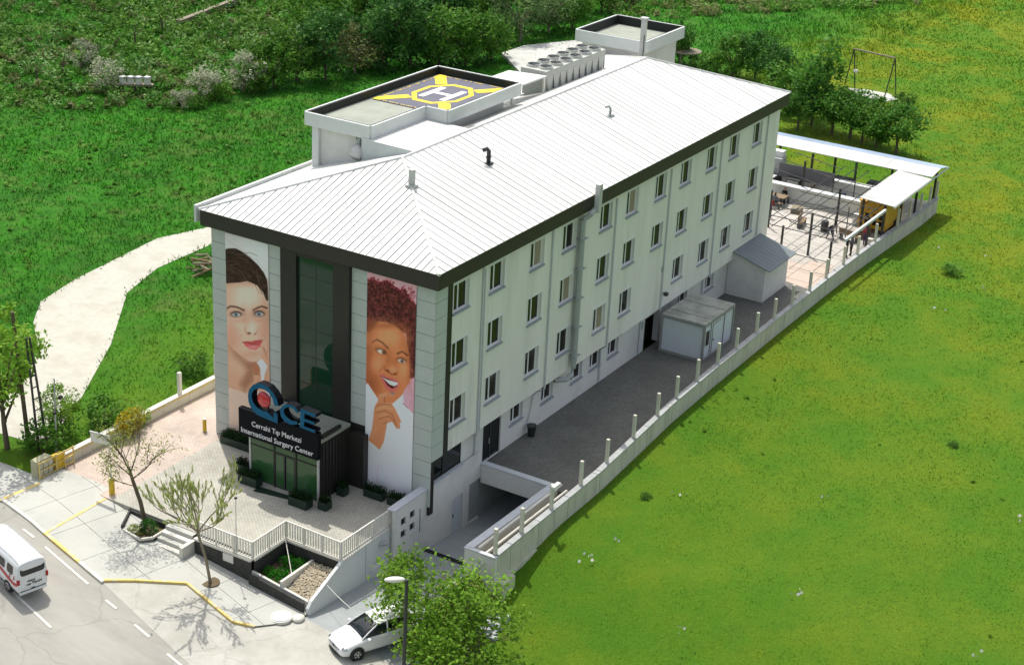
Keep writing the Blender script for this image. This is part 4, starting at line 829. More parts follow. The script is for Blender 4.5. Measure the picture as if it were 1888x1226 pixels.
for i in range(9):
    xa=cx0+.12+i*.85; 
    mb=MB(); mb.add([(xa,cy0-.0,cz-.36),(xa+.84,cy0,cz-.36),(xa+.58,cy0+.02,14.9),(xa+.26,cy0+.02,14.9),(xa,cy0+.06,cz-.36),(xa+.84,cy0+.06,cz-.36),(xa+.58,cy0+.08,14.9),(xa+.26,cy0+.08,14.9)],[(0,3,2,1),(4,5,6,7),(0,1,5,4),(1,2,6,5),(2,3,7,6),(3,0,4,7)]); mb.build('side_panel',chill_m,CH)
fan0=None
for i in range(6):
    for j in range(2):
        if fan0 is None:
            f=MB(); 
            for k in range(16):
                a0,a1=2*PI*k/16,2*PI*(k+1)/16; 
                for (ra,rb,za,zb) in ((.50,.43,.0,.16),):
                    P=[(ra*math.cos(a0),ra*math.sin(a0),za),(ra*math.cos(a1),ra*math.sin(a1),za),(rb*math.cos(a1),rb*math.sin(a1),zb),(rb*math.cos(a0),rb*math.sin(a0),zb),((rb-.03)*math.cos(a0),(rb-.03)*math.sin(a0),za),((rb-.03)*math.cos(a1),(rb-.03)*math.sin(a1),za),((rb-.03)*math.cos(a1),(rb-.03)*math.sin(a1),zb),((rb-.03)*math.cos(a0),(rb-.03)*math.sin(a0),zb)]
                    f.add(P,[(0,1,2,3),(5,4,7,6),(3,2,6,7)])
            fan0=f.build('fan_ring',chill_m,None,local=True); f=MB(); f.cyl((0,0),.4,.01,.03,16); f.build('well',black_m,fan0,local=True)
            f=MB()
            for k in range(5):
                a=2*PI*k/5; f.add([(.07*math.cos(a),.07*math.sin(a),.06),(.38*math.cos(a-.2),.38*math.sin(a-.2),.05),(.38*math.cos(a+.3),.38*math.sin(a+.3),.11),(.07*math.cos(a+.6),.07*math.sin(a+.6),.08)],[(0,1,2,3)])
            f.cyl((0,0),.09,.03,.13,10); f.build('fan_blades',steel,fan0,local=True); o=fan0
        else: o=copy_tree(fan0)
        o.parent=CH; o.location=Vector((cx0+.75+i*1.26,cy0+.48+j*.9,cz+.002))-Vector(CH.location); o.rotation_euler=(0,0,(i*2+j)*.7)
# ---- rear tower
RT=thing('rear_tower','pale square tower with a parapet roof standing behind the far end of the building','tower',(46.2,13.7,0))
mb=MB(); mb.box(43.3,49.0,11.3,16.2,0.002,14.2); mb.build('wall',grey_wall,RT)
mb=MB(); mb.box(43.0,49.3,11.0,16.5,14.2,14.35); mb.build('roof_slab',flat_roof,RT)
parap([(43.0,10.95),(49.3,10.95),(49.3,16.55),(43.0,16.55)],14.15,15.0,.24,par_white,black_m,RT)
mb=MB(); mb.box(43.24,43.299,12.6,14.4,11.0,13.2); mb.build('door_panel',par_white,RT)
mb=MB(); mb.box(43.262,43.299,15.1,15.14,0,14.2); mb.build('panel_joint',sill_m,RT)
CM=thing('flue','tall pale square flue pipe rising beside the rear tower','flue',(38.88,9.05,14.90))
v_=(38.88,9.05,14.90); mb=MB(); mb.box(v_[0]-.16,v_[0]+.16,v_[1]-.16,v_[1]+.16,14.2,17.6); mb.build('stack',metal_l,CM); mb=MB(); mb.box(v_[0]-.24,v_[0]+.24,v_[1]-.24,v_[1]+.24,17.6,17.75); mb.build('cap',metal_l,CM); mb=MB(); mb.tube([(v_[0]-.25,v_[1]-.2,14.2),(v_[0]-.25,v_[1]-.2,16.6)],.04); mb.build('cable',steel,CM)
# ---- entrance box and sign
EN=thing('entrance_porch','glazed black entrance porch projecting from the front facade','porch',(-1.6,7.3,0))
ex,ey0,ey1,ez=-2.95,4.98,9.55,3.7
mb=MB(); mb.box(ex+.1,-.23,ey0,ey0+.12,0,3.35); mb.build('side_wall',dark_clad,EN)
for i in range(9): xx=ex+.3+i*.28; mb=MB(); mb.box(xx,xx+.1,ey0-.06,ey0-.002,0,3.3); mb.build('cladding_slat',dark_clad,EN)
mb=MB(); mb.box(ex+.1,-.23,ey1-.12,ey1,0,3.35); mb.build('side_wall',dark_clad,EN)
mb=MB(); mb.box(ex-.02,-.23,ey0-.02,ey1+.02,3.36,3.52); mb.build('roof_slab',flat_roof,EN)
mb=MB(); mb.tube([(-2.6,ey0+.1,3.66),(-1.0,ey0+.1,3.66)],.11,8); mb.build('cable_tray',black_m,EN)
for y in (ey0+.03,ey1-.03): mb=MB(); mb.box(ex-.04,ex+.05,y-.05,y+.05,0,2.7); mb.build('corner_post',metal_l,EN)
ym=[ey0+.1,6.35,7.0,7.05,7.85,9.45]
for (a,b,z0,z1,g) in ((5.08,6.42,.05,2.05,entry_glass),(5.08,6.42,2.1,2.6,entry_glass),(6.5,7.85,2.1,2.6,entry_glass),(7.95,9.45,.05,2.05,entry_glass),(7.95,9.45,2.1,2.6,entry_glass)):
    mb=MB(); mb.box(ex+.02,ex+.05,a,b,z0,z1); mb.build('glass_panel',g,EN)
for a,b in ((6.52,7.13),(7.2,7.83)):
    mb=MB(); mb.box(ex+.0,ex+.05,a,b,.03,2.05); d=mb.build('sliding_door',steel,EN); mb=MB(); mb.box(ex-.012,ex-.002,a+.06,b-.06,.12,1.97); mb.build('pane',entry_glass,d)
mb=MB()
for y in (6.42,7.85): mb.box(ex-.03,ex+.06,y,y+.09,.0,2.65)
mb.box(ex-.02,ex+.05,ey0+.08,ey1-.08,2.05,2.1); mb.box(ex-.02,ex+.1,ey0+.05,ey1-.05,2.6,3.36); mb.box(ex+.1,ex+.14,ey0+.15,ey1-.15,0,2.6); mb.build('door_frame',dark_clad,EN)
SG=thing('entrance_sign','black sign box over the entrance with white text lines and blue QCE letters','sign',(-3.15,7.4,2.6))
mb=MB(); mb.box(-3.3,-3.0,4.78,9.98,2.66,4.2); mb.build('sign_box',black_s,SG)
sx=-3.5
sg=lambda *q:[(440+q[i]/7.665,700+q[i+1]/7.665) for i in range(0,len(q),2)]
LQ=[(7.135,5.160),(7.246,5.510),(7.473,5.806),(7.794,6.035),(8.163,6.110),(8.443,6.091),(8.820,5.883),(9.084,5.545),(9.161,5.198),(9.122,4.802),(8.939,4.488),(8.614,4.257),(8.192,4.218),(7.819,4.186),(7.215,4.143),(7.209,4.673),(7.370,4.779),(7.464,4.638),(7.467,4.373),(7.906,4.629),(8.163,4.594),(8.513,4.654),(8.791,4.858),(8.904,5.109),(8.899,5.395),(8.730,5.646),(8.401,5.813),(8.028,5.848),(7.706,5.699),(7.524,5.470),(7.435,5.124)]
LC=[(5.852,5.255),(6.056,5.416),(6.329,5.476),(6.696,5.409),(6.950,5.173),(7.045,4.924),(7.002,4.653),(6.796,4.431),(6.475,4.344),(6.199,4.378),(5.947,4.482),(5.923,4.651),(6.244,4.596),(6.518,4.655),(6.724,4.776),(6.814,4.951),(6.767,5.127),(6.559,5.280),(6.330,5.315),(6.103,5.242),(5.944,5.128)]
LE=[(5.715,5.456),(4.745,5.403),(4.759,5.219),(5.467,5.237),(5.477,4.953),(4.835,4.936),(4.844,4.793),(5.486,4.782),(5.505,4.514),(4.776,4.492),(4.790,4.327),(5.779,4.363)]
for nm,P in (('letter_q',LQ),('letter_c',LC),('letter_e',LE)):
    mb=MB(); mb.extx(P,sx,sx+.45,0,1); mb.build(nm,[teal,black_s],SG)
BC=(8.177,5.199)
mb=MB(); mb.ball((sx+.1,BC[0],BC[1]),.16,.43,.44,20,12); mb.build('red_ball',red_ball,SG,smooth=True)
mb=MB(); mb.tube([(-3.15,BC[0]-.1,4.1),(-3.15,BC[0]-.1,BC[1])],.05); mb.tube([(-3.1,7.0,4.15),(-3.1,7.0,4.4)],.04); mb.build('bracket',steel,SG)
def text_mesh(name,txt,size,depth,mat,parent,loc,rot,width=None,align='CENTER'):
    cu=bpy.data.curves.new('t','FONT'); cu.body=txt; cu.size=size; cu.extrude=depth; cu.align_x=align; cu.resolution_u=3; o=bpy.data.objects.new('t',cu); C.objects.link(o)
    dg=bpy.context.evaluated_depsgraph_get(); dg.update(); me=bpy.data.meshes.new_from_object(o.evaluated_get(dg)); bpy.data.objects.remove(o)
    xs=[v.co.x for v in me.vertices]; k=(width/(max(xs)-min(xs))) if width else 1; mid=(max(xs)+min(xs))/2 if align=='CENTER' else min(xs)
    for v in me.vertices: v.co.x=(v.co.x-mid)*k
    me.materials.clear(); me.materials.append(mat); me.name=name
    o=bpy.data.objects.new(name,me); C.objects.link(o); o.parent=parent; o.location=Vector(loc)-world_off(parent); o.rotation_euler=rot; return o
RW=(PI/2,0,-PI/2)
text_mesh('sign_text','Cerrahi Tıp Merkezi',.42,.02,lett_w,SG,(-3.32,7.45,3.38),RW,3.25)
text_mesh('sign_text','International Surgery Center',.42,.02,lett_w,SG,(-3.32,7.42,2.84),RW,4.75)
# ================================================================ right-hand fence wall, ramp walls
FZ=.55
FN=thing('concrete_fence','long low concrete fence wall with square posts, along the right side of the yard','fence',(20,-5,-1.1))
def fy(x): return float(np.interp(x,fx_,fy_))
pxs=[-2.45]
FPOST=[(912,1020),(958,980),(1019,938),(1068,892),(1119,852),(1167,806),(1212,765),(1253,735),(1297,705),(1336,674),(1373,647),(1409,617),(1443,591),(1475,565),(1506,539),(1536,515),(1565,490),(1592,471),(1620,447)]
PX=[-2.71,-0.18,2.84,6.03,9.11,12.66,16.07,18.85,21.81,24.89,27.75,30.97,33.94,37.00,40.17,43.26,46.56,49.29,52.73]
PX+= [57.2,59.6,62.0,64.2,66.0]
ends=[-2.75]+[(a+b)/2 for a,b in zip(PX[:-1],PX[1:])]+[66.2]
allx=sorted(set(ends+[p[0] for p in FENCE])); allx=[x for i,x in enumerate(allx) if i==0 or x-allx[i-1]>.25]
for a,b in zip(allx[:-1],allx[1:]):
    p=(a+.022,fy(a+.022)); q=(b-.022,fy(b-.022))
    mb=MB(); mb.seg(p,q,0,.26,-1.0 if a>3 else -1.0-.13*max(0,(3-a)),FZ-.06); mb.build('wall_panel',fence_out,FN)
    mb=MB(); mb.seg(p,q,.03,.32,FZ-.058,FZ+.02); mb.build('coping',fcap_m,FN)
    mb=MB(); mb.seg((a,fy(a)),(b,fy(b)),0,.36,-1.25,-.98); mb.build('footing',fence_out,FN)
for i,x in enumerate(PX):
    y=fy(x)-.10; mb=MB(); mb.box(x-.085,x+.085,y-.085,y+.085,FZ+.02,FZ+1.42); mb.build('post',cream_conc,FN)
    
for x0,x1 in ((7.2,7.5),(20.3,20.6)): 
    y=fy(x0)-.3; mb=MB(); mb.box(x0,x1,y-.1,y,-1.1,-.8); mb.build('buttress',fence_out,FN)
mb=MB(); mb.box(PX[2]-.35,PX[2]+.3,fy(PX[2])-.42,fy(PX[2])-.2,FZ+1.36,FZ+1.50); mb.box(PX[2]-.05,PX[2]+.05,fy(PX[2])-.3,fy(PX[2])-.1,FZ+1.3,FZ+1.37)
tag(mb.build('wall_floodlight',metal_w),'white floodlight head mounted on the fence post beside the ramp corner','floodlight')
# ramp outer wall and pier
RWt=thing('ramp_wall','thick grey white wall with sloping grey coping between the ramp and the fence','wall',(1.4,-4.4,-3))
mb=MB(); mb.seg((-2.8,-4.15),(5.6,-4.15),0,.35,-3.3,(.48,.30)); mb.build('wall',grey_wall,RWt)
mb=MB(); mb.seg((-2.84,-4.12),(5.62,-4.12),.03,.42,(.485,.305),(.56,.38)); mb.build('coping',cap_m,RWt)
mb=MB(); mb.box(-3.0,-2.81,-5.92,-4.12,-2.6,.46); mb.build('end_pier',grey_wall,RWt)
mb=MB(); mb.box(-3.03,-2.80,-5.95,-4.09,.461,.53); mb.build('pier_coping',cap_m,RWt)
mb=MB(); mb.box(-2.8,-1.6,-6.3,-5.96,-2.6,-1.0); mb.build('buttress',fence_out,RWt)
mb=MB(); mb.box(-2.8,5.58,-5.55,-4.5,-1.3,-.62); mb.build('trench_floor',soil,RWt)
for k in range(2):
    mb=MB(); mb.tube([(-2.7,-4.75-.35*k,.55-.25*k),(5.5,-4.75-.35*k,.5-.25*k)],.07,6); mb.build('pipe_rail',metal_w,RWt)
p=MB(); p.tube([(-3.06,-4.9,.1),(-3.12,-4.9,-.2),(-3.12,-4.9,-1.5)],.07,6); p.tube([(-3.06,-5.3,.1),(-3.14,-5.1,-.1),(-3.12,-4.95,-.2)],.05,6); p.build('drain_pipe',cap_m,RWt)
# garage mouth: deck edge beam, side wall with door and four square vents
GR=thing('garage_walls','grey white side wall and deck edge around the garage ramp, with four square vents','wall',(1,0.4,-3.2))
mb=MB()
holes_wall(mb,-2.9,2.3,-3.2,1.02,.20,.34,[(-2.3,-1.85,-.12,.30),(-1.5,-1.05,-.12+.05,.35),(-2.3,-1.85,-.85,-.43),(-1.5,-1.05,-.80,-.38),(-.62,-.50,-1.25,.15)])
mb.box(2.3,5.3,.20,.34,-3.2,-2.999); 
mb.build('side_wall',grey_wall,GR)
mb=MB(); holes_wall(mb,2.3,5.3,-3.0,1.02,.20,.34,[(2.5,3.6,-2.95,-.75),(4.2,5.3,-3.0,-.55)]); mb.build('side_wall',grey_wall,GR)
mb=MB(); mb.box(-2.9,5.3,.345,.60,-3.2,-.01); mb.box(5.3,18,.34,.6,-3.3,-.36); mb.box(-2.9,3.5,.345,.418,-.0,1.02); mb.build('wall_core',steel_g,GR)
for vx0,vx1,vz0,vz1 in [(-2.3,-1.85,-.12,.30),(-1.5,-1.05,-.07,.35),(-2.3,-1.85,-.85,-.43),(-1.5,-1.05,-.80,-.38),(-.62,-.50,-1.25,.15)]:
    mb=MB(); mb.box(vx0+.005,vx1-.005,.29,.342,vz0+.005,vz1-.005); mb.build('vent',black_m,GR)  # black panels inside the openings stand in for their shade
mb=MB(); mb.box(2.54,3.56,.26,.30,-2.94,-.79); d=mb.build('steel_door',cap_m,GR); mb=MB(); mb.tube([(2.7,.24,-1.9),(2.7,.24,-1.7)],.03); mb.build('handle',steel,d)
mb=MB(); mb.box(-2.95,3.5,.14,.62,1.021,1.10); mb.build('coping',cap_m,GR)
mb=MB(); mb.box(5.3,5.6,-4.14,.19,-.85,.26); mb.build('deck_edge_beam',grey_wall,GR)
mb=MB(); mb.box(5.25,5.66,-4.1,.18,.261,.34); mb.build('beam_coping',cap_m,GR)
mb=MB(); mb.box(5.6,18,-4.4,.34,-.55,-.36); mb.box(17.8,18,-4.4,.34,-3.3,-.55); mb.box(5.62,18,-4.6,-4.4,-3.3,-.36); mb.build('garage_shell',steel_g,GR)
mb=MB(); mb.box(8.0,8.4,-2.0,-1.6,-3.1,-.56); mb.build('column',grey_wall,GR)
mb=MB(); mb.box(-4.5,-3.35,.40,.62,-2.35,-1.65); tag(mb.build('hose_box',par_white,bevel=.06),'white hose box fixed low on the ramp retaining wall','box')
mb=MB(); mb.tube([(-3.9,.6,-.55),(-3.75,.35,-.5),(-3.4,.3,-.62)],[.09,.12,.12],8); tag(mb.build('wall_camera',steel_g),'small grey camera on the ramp wall above the white box','camera')
# sloping low wall by the ramp foot, rubble blocks, red kerb
LW=thing('low_ramp_wall','cream sloping low wall at the right foot of the ramp','wall',(-4.3,-4.5,-2.6))
mb=MB(); mb.seg((-6.6,-4.3),(-3.0,-4.3),0,.9,-2.8,(-1.95,-1.2)); mb.build('wall',cream_conc,LW)
mb=MB(); mb.seg((-6.6,-4.27),(-3.0,-4.27),.0,.96,(-1.948,-1.198),(-1.9,-1.15)); mb.build('coping',cream_conc,LW)
rr=random.Random(21)
for i in range(13):
    x,y,z=-4.4+rr.uniform(-.9,.9),-6.6+rr.uniform(-.8,.6),-2.5+.18*(i%3); o=thing('loose_block','','block',(x,y,z),0); bpy.data.objects.remove(o)
    mb=MB(); mb.box(-.28,.28,-.15,.15,0,.22); o=mb.build('loose_block',block_m,None,local=True,bevel=.03); o.location=(x,y,z); o.rotation_euler=(rr.uniform(-.2,.2),rr.uniform(-.2,.2),rr.uniform(0,3))
    tag(o,'grey concrete block in the loose heap at the lawn corner by the ramp pier','block','loose grey blocks heaped at the lawn corner')
RK=thing('red_white_kerb','red and cream painted kerb at the bottom edge beside the driveway','kerb',(-9,-4.8,-2.6))
for i in range(5):
    t=i/5; mb=MB(); a=Vector((-10.6,-5.35)).lerp(Vector((-6.7,-5.0)),t+.004); b2=Vector((-10.6,-5.35)).lerp(Vector((-6.7,-5.0)),t+.196); mb.seg(a,b2,.12,.12,sz(-5)-.3,sz(-5)+.16); mb.build('kerbstone',kerb_w if i%2 else M('faded_red_paint',(.45,.22,.17),.7) if i==0 else bpy.data.materials['faded_red_paint'],RK)
# ---------------------------------------------------------------- terrace front: facing, planter, gravel bed, railing, stairs
TF=thing('terrace_retaining_wall','dark stone faced retaining wall stepping down along the pavement','wall',(-9.5,4,-1.8))
def facing(x,ya,yb,top_a,top_b):
    n=max(1,round(abs(yb-ya)/.55))
    for i in range(n):
        t0,t1=i/n,(i+1)/n; a=ya+(yb-ya)*t0; b=ya+(yb-ya)*t1; za=top_a+(top_b-top_a)*t0; zb=top_a+(top_b-top_a)*t1
        mb=MB(); mb.seg((x,a-.006),(x,b+.006),0,.09,-2.4,(za,zb)); mb.build('stone_slab',darkst,TF)
facing(-9.42,7.7,4.1,-.10,-.10); facing(-9.62,4.1,.72,-.62,-1.10)
mb=MB(); mb.box(-9.53,-9.3,4.12,7.75,-.09,.02); mb.build('edge_coping',kerb_w,TF)
mb=MB(); mb.box(-9.60,-9.45,.66,4.1,-2.3,-.62) if False else mb.seg((-9.46,4.1),(-9.46,.66),.13,0,-2.4,(-.60,-1.08)); mb.build('planter_curb',kerb_w,TF)
mb=MB(); mb.box(-9.3,-6.82,4.02,4.098,-2.0,-.09); mb.build('planter_back',darkst,TF)
mb=MB(); mb.box(-6.9,-6.802,.66,4.0,-2.0,-.09); mb.build('planter_back',darkst,TF)
mb=MB(); mb.box(-6.95,-6.62,.62,4.2,-.088,.02); mb.box(-9.3,-6.951,3.98,4.2,-.088,.02); mb.build('edge_coping',kerb_w,TF)
mb=MB(); mb.box(-9.44,-6.92,2.22,2.36,-1.9,-.55); mb.build('bed_divider',kerb_w,TF)
mb=MB(); mb.box(-9.44,-6.92,2.36,4.0,-1.9,-.95); tag(mb.build('planting_soil',soil),'dark soil of the sunken planting bed','soil',kind='structure')
# retaining wall along the ramp (grey white, sloped end)
RR=thing('ramp_retaining_wall','grey white wall with a sloping end beside the ramp under the terrace railing','wall',(-6.3,.6,-2.3))
mb=MB(); poly=[(-9.62,-2.3),(-9.62,-1.35),(-9.35,-1.05),(-7.1,-.12),(-6.9,-.02),(-2.9,-.02),(-2.9,-2.9),(-5,-2.6)]
n=len(poly); v=[(x,.46,z) for x,z in poly]+[(x,.64,z) for x,z in poly]; mb.add(v,[tuple(range(n)),tuple(range(2*n-1,n-1,-1))]+[(i,n+i,n+(i+1)%n,(i+1)%n) for i in range(n)]); mb.build('wall',par_white,RR)
mb=MB(); mb.box(-6.9,-2.95,.42,.72,-.018,.05); mb.build('coping',kerb_w,RR)
mb=MB(); mb.box(-5.0,-4.96,.452,.459,-2.4,-.1); mb.build('panel_joint',sill_m,RR)
# gravel stones in the bed (too many to count singly)
r=np.random.default_rng(8); mb=MB()
for i in range(1500):
    x=r.uniform(-9.38,-6.98); y=r.uniform(.68,2.18); z=-.62-.22*(-6.98-x)/1.0+r.uniform(-.03,.06); s=r.uniform(.04,.09); a=r.uniform(0,6.3)
    if z<-1.25: z=-1.2+r.uniform(-.03,.06)
    u=Vector((math.cos(a),math.sin(a),r.uniform(-.3,.3)))*s; v=Vector((-math.sin(a),math.cos(a),r.uniform(-.3,.3)))*s*.7; w_=Vector((0,0,s*.5)); c=Vector((x,y,z))
    mb.add([c+u,c+v,c-u,c-v,c+w_*1.0],[(0,1,4),(1,2,4),(2,3,4),(3,0,4),(3,2,1,0)])
tag(mb.build('gravel_bed',gravel_m),'beige river stones filling the triangular bed beside the ramp','gravel',kind='stuff')
mb=MB(); mb.add([(-9.44,.65,-1.9),(-6.92,.65,-1.9),(-6.92,2.22,-1.9),(-9.44,2.22,-1.9),(-9.44,.65,-1.26),(-6.92,.65,-.68),(-6.92,2.22,-.68),(-9.44,2.22,-1.26)],[(0,3,2,1),(4,5,6,7),(0,1,5,4),(1,2,6,5),(2,3,7,6),(3,0,4,7)]); tag(mb.build('gravel_base',soil),'soil under the river stones','soil',kind='structure')
# railing
RL=thing('terrace_railing','white metal railing with flat upright bars around the terrace edge','railing',(-7,4,0))
rp=[(-9.38,7.55),(-9.38,4.09),(-6.78,4.09),(-6.86,.62),(-2.95,.56)]
balm=None
for a,b in zip(rp[:-1],rp[1:]):
    A_,B_=Vector(a),Vector(b); ln=(B_-A_).length; d=(B_-A_)/ln; ang=math.atan2(d.y,d.x)
    m=max(1,round(ln/1.35))
    for i in range(m+1):
        if i==m and b!=rp[-1]: continue
        p=A_+d*(ln*i/m); mb=MB(); mb.box(p.x-.035,p.x+.035,p.y-.035,p.y+.035,.0,1.0); mb.build('post',metal_w,RL)
    for z0,z1 in ((.955,1.01),(.10,.14)): mb=MB(); mb.seg(A_,B_,.035,.035,z0,z1); mb.build('rail',metal_w,RL)
    nb=int(ln/.165)
    for i in range(nb):
        p=A_+d*((i+.6)*ln/nb)
        if balm is None: q=MB(); q.box(-.045,.045,-.012,.012,.14,.955); balm=q.mesh('baluster',metal_w)
        obj_from_mesh('baluster',balm,RL,Vector((p.x,p.y,0))-RL.location,ang)
# stairs
ST=thing('front_steps','four pale stone steps from the pavement up to the terrace','stairs',(-9.6,8.7,-.9))
for i in range(4):
    z1=-.02-.19*i; x1=-9.02-.32*i; mb=MB(); mb.box(x1-.33,x1-.005,7.98,9.75,-1.3,z1); mb.build('step',kerb_w if i%2 else pave,ST)
mb=MB(); mb.box(-10.35,-9.02,7.76,7.97,-1.3,-.18); mb.build('cheek_wall',kerb_w,ST)
# triangular planter with tree 1
TP=thing('street_planter','low planter with soil and spiky plants beside the steps','planter',(-9.7,10.8,-.8))
tp=[(-10.5,11.7),(-10.75,10.2),(-10.2,9.8),(-9.02,9.8),(-9.02,12.5)]
for a,b in zip(tp,tp[1:]+tp[:1]): mb=MB(); mb.seg(a,b,.1,0,-1.2,-.30+(.18 if a[0]>-9.3 else 0)); mb.build('edge_stone',kerb_w if a[0]<-9.5 else darkst,TP)
mb=MB(); mb.prism(tp[::-1],-1.2,-.42); mb.build('soil',soil,TP)
# small things on the forecourt
def bollard(loc,h,r,label,cap=True):
    o=thing('bollard',label,'bollard',loc); mb=MB(); mb.cyl((loc[0],loc[1]),r,loc[2],loc[2]+h,16); mb.build('post',yellow_solid,o,smooth=False); mb=MB(); mb.cyl((loc[0],loc[1]),r*.8,loc[2]+h,loc[2]+h+.05,16); mb.build('cap',metal_w,o); mb=MB(); mb.cyl((loc[0],loc[1]),r*1.35,loc[2]-.05,loc[2]+.03,16); mb.build('base',steel_g,o); return o
yellow_solid=M('bollard_yellow',(.62,.42,.02),.5,.12,3,col2=(.5,.36,.06),c2pos=(.55,.8))
bl=(-8.54,14.16,-0.15); bollard((bl[0],bl[1],bl[2]+.08),.98,.15,'yellow bollard carrying the sign pole at the pavement edge')
sp=thing('sign_pole','thin white pole with a horizontal white board, rising from the yellow bollard','sign',(bl[0],bl[1],bl[2]+1.1))
mb=MB(); mb.cyl((bl[0],bl[1]),.035,bl[2]+1.13,3.35,8); mb.build('pole',metal_w,sp)
mb=MB(); d=Vector((-1.15,.0)); mb.seg((bl[0],bl[1]),(bl[0]-.15,bl[1]+1.15),.025,.025,2.8,3.32); mb.build('board',metal_w,sp)
mb=MB(); mb.seg((bl[0],bl[1]),(bl[0]-.16,bl[1]+1.2),.035,.035,3.33,3.38); mb.build('top_rail',metal_l,sp)
b2=(0.04,14.71,0.00); bollard((b2[0]-.3,b2[1]+.35,0),.75,.11,'short yellow bollard at the left corner of the building')
GB=thing('folded_gate','folded yellow metal gate beside cream housing at the end of the boundary wall','gate',(-8.9,18.5,0))
mb=MB(); mb.box(-9.75,-8.7,18.25,18.75,0,1.05); mb.build('housing',M('cream_box_paint',(.42,.40,.25),.6,.1,3),GB,bevel=.03)
for k in range(3): mb=MB(); mb.box(-9.7+.35*k,-9.42+.35*k,18.19,18.245,.12,.95); mb.build('housing_panel',M('box_panel_paint',(.50,.48,.36),.6,.1,3) if k==0 else bpy.data.materials['box_panel_paint'],GB)
for z in (.12,.5,.95): mb=MB(); mb.box(-9.8,-7.3,18.1,18.15,z,z+.07); mb.build('rail',yellow_p,GB)
for x in (-9.8,-8.6,-8.0,-7.36): mb=MB(); mb.box(x,x+.06,18.05,18.1,0,1.1); mb.build('upright',yellow_p,GB)
mb=MB(); mb.box(-8.55,-7.9,18.16,18.5,.15,.9); mb.build('motor_box',yellow_solid,GB)
# left boundary wall
LB=thing('boundary_wall','low cream wall with square posts along the left edge of the drive','wall',(-2,18.4,0))
x=-8.6; k=0
while x<43:
    x2=min(x+2.15,43.2); mb=MB(); mb.box(x+.01,x2-.01,18.32,18.56,-.2,.62); mb.build('wall_panel',cream_conc,LB); mb=MB(); mb.box(x,x2,18.27,18.62,.622,.68); mb.build('coping',kerb_w,LB)
    mb=MB(); mb.box(x+.02,x2-.02,18.285,18.318,.50,.60); mb.build('yellow_trim',yellow_p,LB); x=x2
for x in (1.5,4.7,8.0,11.3,14.6,18,21.3,24.6,28): mb=MB(); mb.box(x-.1,x+.1,18.34,18.54,.681,2.05); mb.build('post',metal_w,LB)
# manhole, plate, mat, planters
mh=(-10.69,1.30,-1.63); o=thing('manhole_cover','round concrete manhole cover on the pavement near the planter corner','manhole cover',(mh[0],mh[1],mh[2]+.1)); mb=MB(); mb.cyl((mh[0],mh[1]),.55,mh[2]+.0,mh[2]+.13,28); mb.build('ring',kerb_w,o); mb=MB(); mb.cyl((mh[0],mh[1]),.48,mh[2]+.131,mh[2]+.16,28); mb.build('lid',cap_m,o); 
mh=(-10.19,0.64,-1.71); mb=MB(); mb.ball((mh[0],mh[1],mh[2]+.08),.36,.3,.16,12,6); tag(mb.build('boulder',kerb_w,smooth=True),'small pale boulder between the manhole cover and the wall corner','boulder')
mb=MB(); mb.prism([(-4.01,8.51,0.00)[:2],(-3.44,8.54,0.00)[:2],(-3.25,6.40,0.00)[:2],(-3.61,6.30,0.00)[:2]],.003,.02); tag(mb.build('door_mat',green_pot),'dark green door mat in front of the entrance doors','door mat')
mb=MB(); mb.seg((-9.54,5.2),(-9.54,5.85),.0,.03,-.55,-.12); tag(mb.build('wall_plaque',metal_w),'blank white plaque on the dark retaining wall','plaque')
# leafy helper used from here on
def leafobj(name,cen,size,mat,parent=None,seed=0,aspect=.55,up=.3,loc=None):
    r=np.random.default_rng(seed); c=np.asarray(cen,float); off=np.array(world_off(parent)) if parent is not None else np.array(loc if loc is not None else (c[:,0].mean(),c[:,1].mean(),c[:,2].min()))
    me=fast_mesh(name,leaves(c-off,size,r,aspect,up),4,mat); o=bpy.data.objects.new(name,me); C.objects.link(o); o.parent=parent
    if parent is None: o.location=off
    return o
def blob(n,c,rx,ry,rz,seed,shell=.5):
    r=np.random.default_rng(seed); d=r.standard_normal((n,3)); d/=np.linalg.norm(d,axis=1,keepdims=True); rad=(shell+(1-shell)*r.random(n))**.6
    p=d*rad[:,None]; p[:,2]=np.abs(p[:,2])*1.0 if rz<0 else p[:,2]; return np.array(c)+p*np.array([rx,ry,abs(rz)])
def pot(x,y,L_,W_,H_,label,seed,rot=0):
    o=thing('box_planter',label,'planter',(x,y,0),rot); mb=MB()
    mb.box(-L_/2,L_/2,-W_/2,W_/2,0,H_); mb.build('box',green_pot,o,local=True,bevel=.03)
    r=np.random.default_rng(seed); n=int(900*L_*W_/.5); P=np.stack([r.uniform(-L_/2,L_/2,n),r.uniform(-W_/2,W_/2,n),H_+r.uniform(0,.34,n)*r.random(n)**.3],1)
    me=fast_mesh('shrub',leaves(P,.075,r,.6,.3),4,lf_box); q=bpy.data.objects.new('shrub',me); C.objects.link(q); q.parent=o
pot(-.45,12.0,.7,3.0,.45,'long dark green planter under the left banner',1)
pot(-2.75,10.25,.55,.6,.6,'small square planter left of the porch post',2)
pot(-3.45,9.15,.55,1.25,.5,'dark green planter in front of the left glass panel of the porch',3)
pot(-3.75,5.55,.6,1.2,.5,'dark green planter in front of the right glass panel of the porch',4)
pot(-3.25,4.35,.55,.55,.45,'dark cube planter at the right corner of the porch',5)
pot(-1.5,4.5,.5,.5,.5,'dark cube planter against the slatted side of the porch',6)
pot(-.75,2.95,.5,1.2,.42,'left dark planter box under the right banner',7)
pot(-.75,1.45,.5,1.2,.42,'right dark planter box under the right banner',8)
